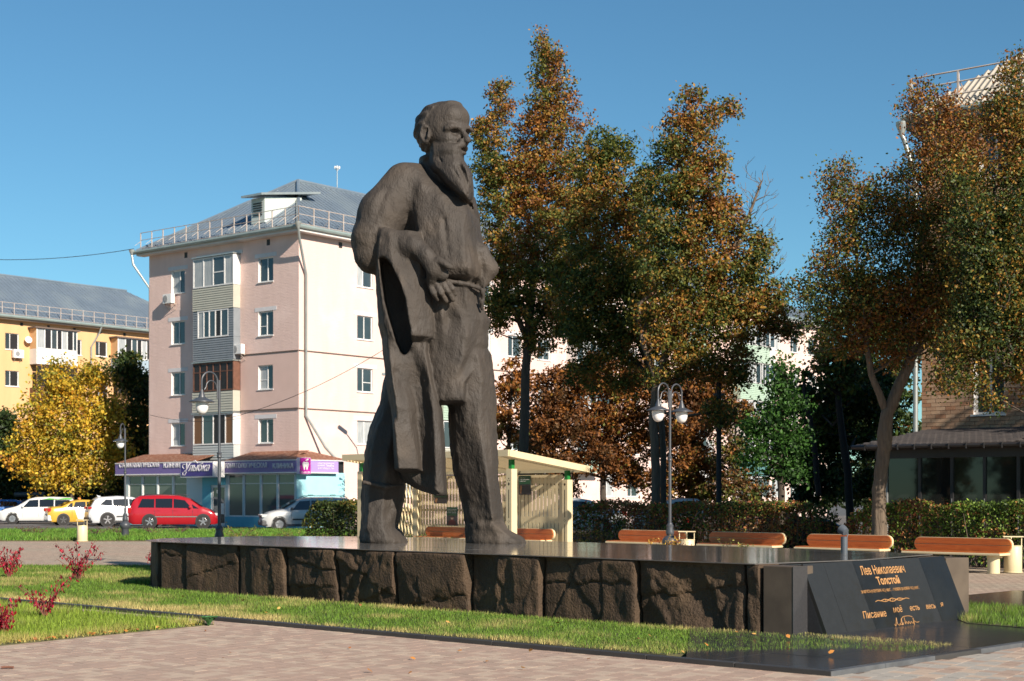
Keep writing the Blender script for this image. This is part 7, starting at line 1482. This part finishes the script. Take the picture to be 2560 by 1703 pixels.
c = car('hatchback', 'bright blue hatchback cut by the left picture edge', (-34.2, 100.5, GZ), R(200), blu, 4.1, 1.7, 1.45, [(0, .75), (.02, 1.0), (.09, 1.35), (.2, 1.43), (.5, 1.45), (.62, 1.3), (.75, 1.0), (.92, .88), (1, .6)], .96, [[(.12, 1.0), (.42, 1.0), (.42, 1.34), (.18, 1.30)], [(.44, 1.0), (.68, .98), (.56, 1.32), (.44, 1.34)]], (.19, .81), extra={'screens': [('rear_window', .03, 1.04, .09, 1.33, .85), ('windscreen', .745, 1.02, .62, 1.31, .85)]})
c = car('estate_car', 'black car carrying a dark roof box behind the blue hatchback', (-34.2, 107, GZ), R(184), bkp, 4.6, 1.8, 1.5, [(0, .78), (.015, 1.0), (.07, 1.40), (.3, 1.5), (.52, 1.46), (.64, 1.3), (.76, 1.02), (.92, .9), (1, .6)], 1.0, [[(.1, 1.04), (.4, 1.04), (.4, 1.40), (.12, 1.40)], [(.42, 1.04), (.68, 1.0), (.58, 1.36), (.42, 1.4)]], (.2, .81), extra={'screens': [('windscreen', .755, 1.03, .64, 1.31, .85)]})
b = MB(); b.box((-.3, 0, 1.78), (2.2, .85, .36)); b.build('roof_box', mat('roof_box_slate', (.04, .05, .055), .4), c, bevel=.14)
c = car('sedan', 'dark brown sedan whose nose shows in the gap between the hedges', (7.05, 43.6, -.02), R(4), brn, 4.6, 1.8, 1.38, [(0, .75), (.02, .98), (.16, 1.04), (.30, 1.32), (.42, 1.38), (.55, 1.36), (.70, 1.0), (.90, .92), (.97, .80), (1, .6)], .96, [[(.3, 1.0), (.47, 1.0), (.47, 1.3), (.35, 1.28)], [(.485, 1.0), (.64, .98), (.56, 1.27), (.485, 1.3)]], (.2, .80), extra={'screens': [('windscreen', .69, 1.02, .56, 1.32, .85)]})
c = car('sedan', 'silver sedan roof showing above the long hedge', (7.0, 60, 0), R(3), silv, 4.6, 1.8, 1.46, [(0, .75), (.02, .98), (.16, 1.04), (.30, 1.38), (.42, 1.46), (.55, 1.44), (.70, 1.0), (.90, .92), (1, .6)], .98, [[(.3, 1.02), (.47, 1.02), (.47, 1.36), (.35, 1.33)], [(.485, 1.02), (.64, 1.0), (.56, 1.33), (.485, 1.36)]], (.2, .80), extra={'screens': [('windscreen', .69, 1.04, .56, 1.39, .85)]})
c = car('sedan', 'white sedan roof just over the hedge at the pavilion corner', (2.2, 60.5, 0), R(182), whit, 4.5, 1.8, 1.47, [(0, .75), (.02, .98), (.16, 1.04), (.30, 1.38), (.42, 1.47), (.55, 1.45), (.70, 1.0), (.90, .92), (1, .6)], .98, [[(.3, 1.02), (.47, 1.02), (.47, 1.36), (.35, 1.33)], [(.485, 1.02), (.64, 1.0), (.56, 1.33), (.485, 1.36)]], (.2, .80), extra={'screens': [('windscreen', .69, 1.04, .56, 1.4, .85)]})
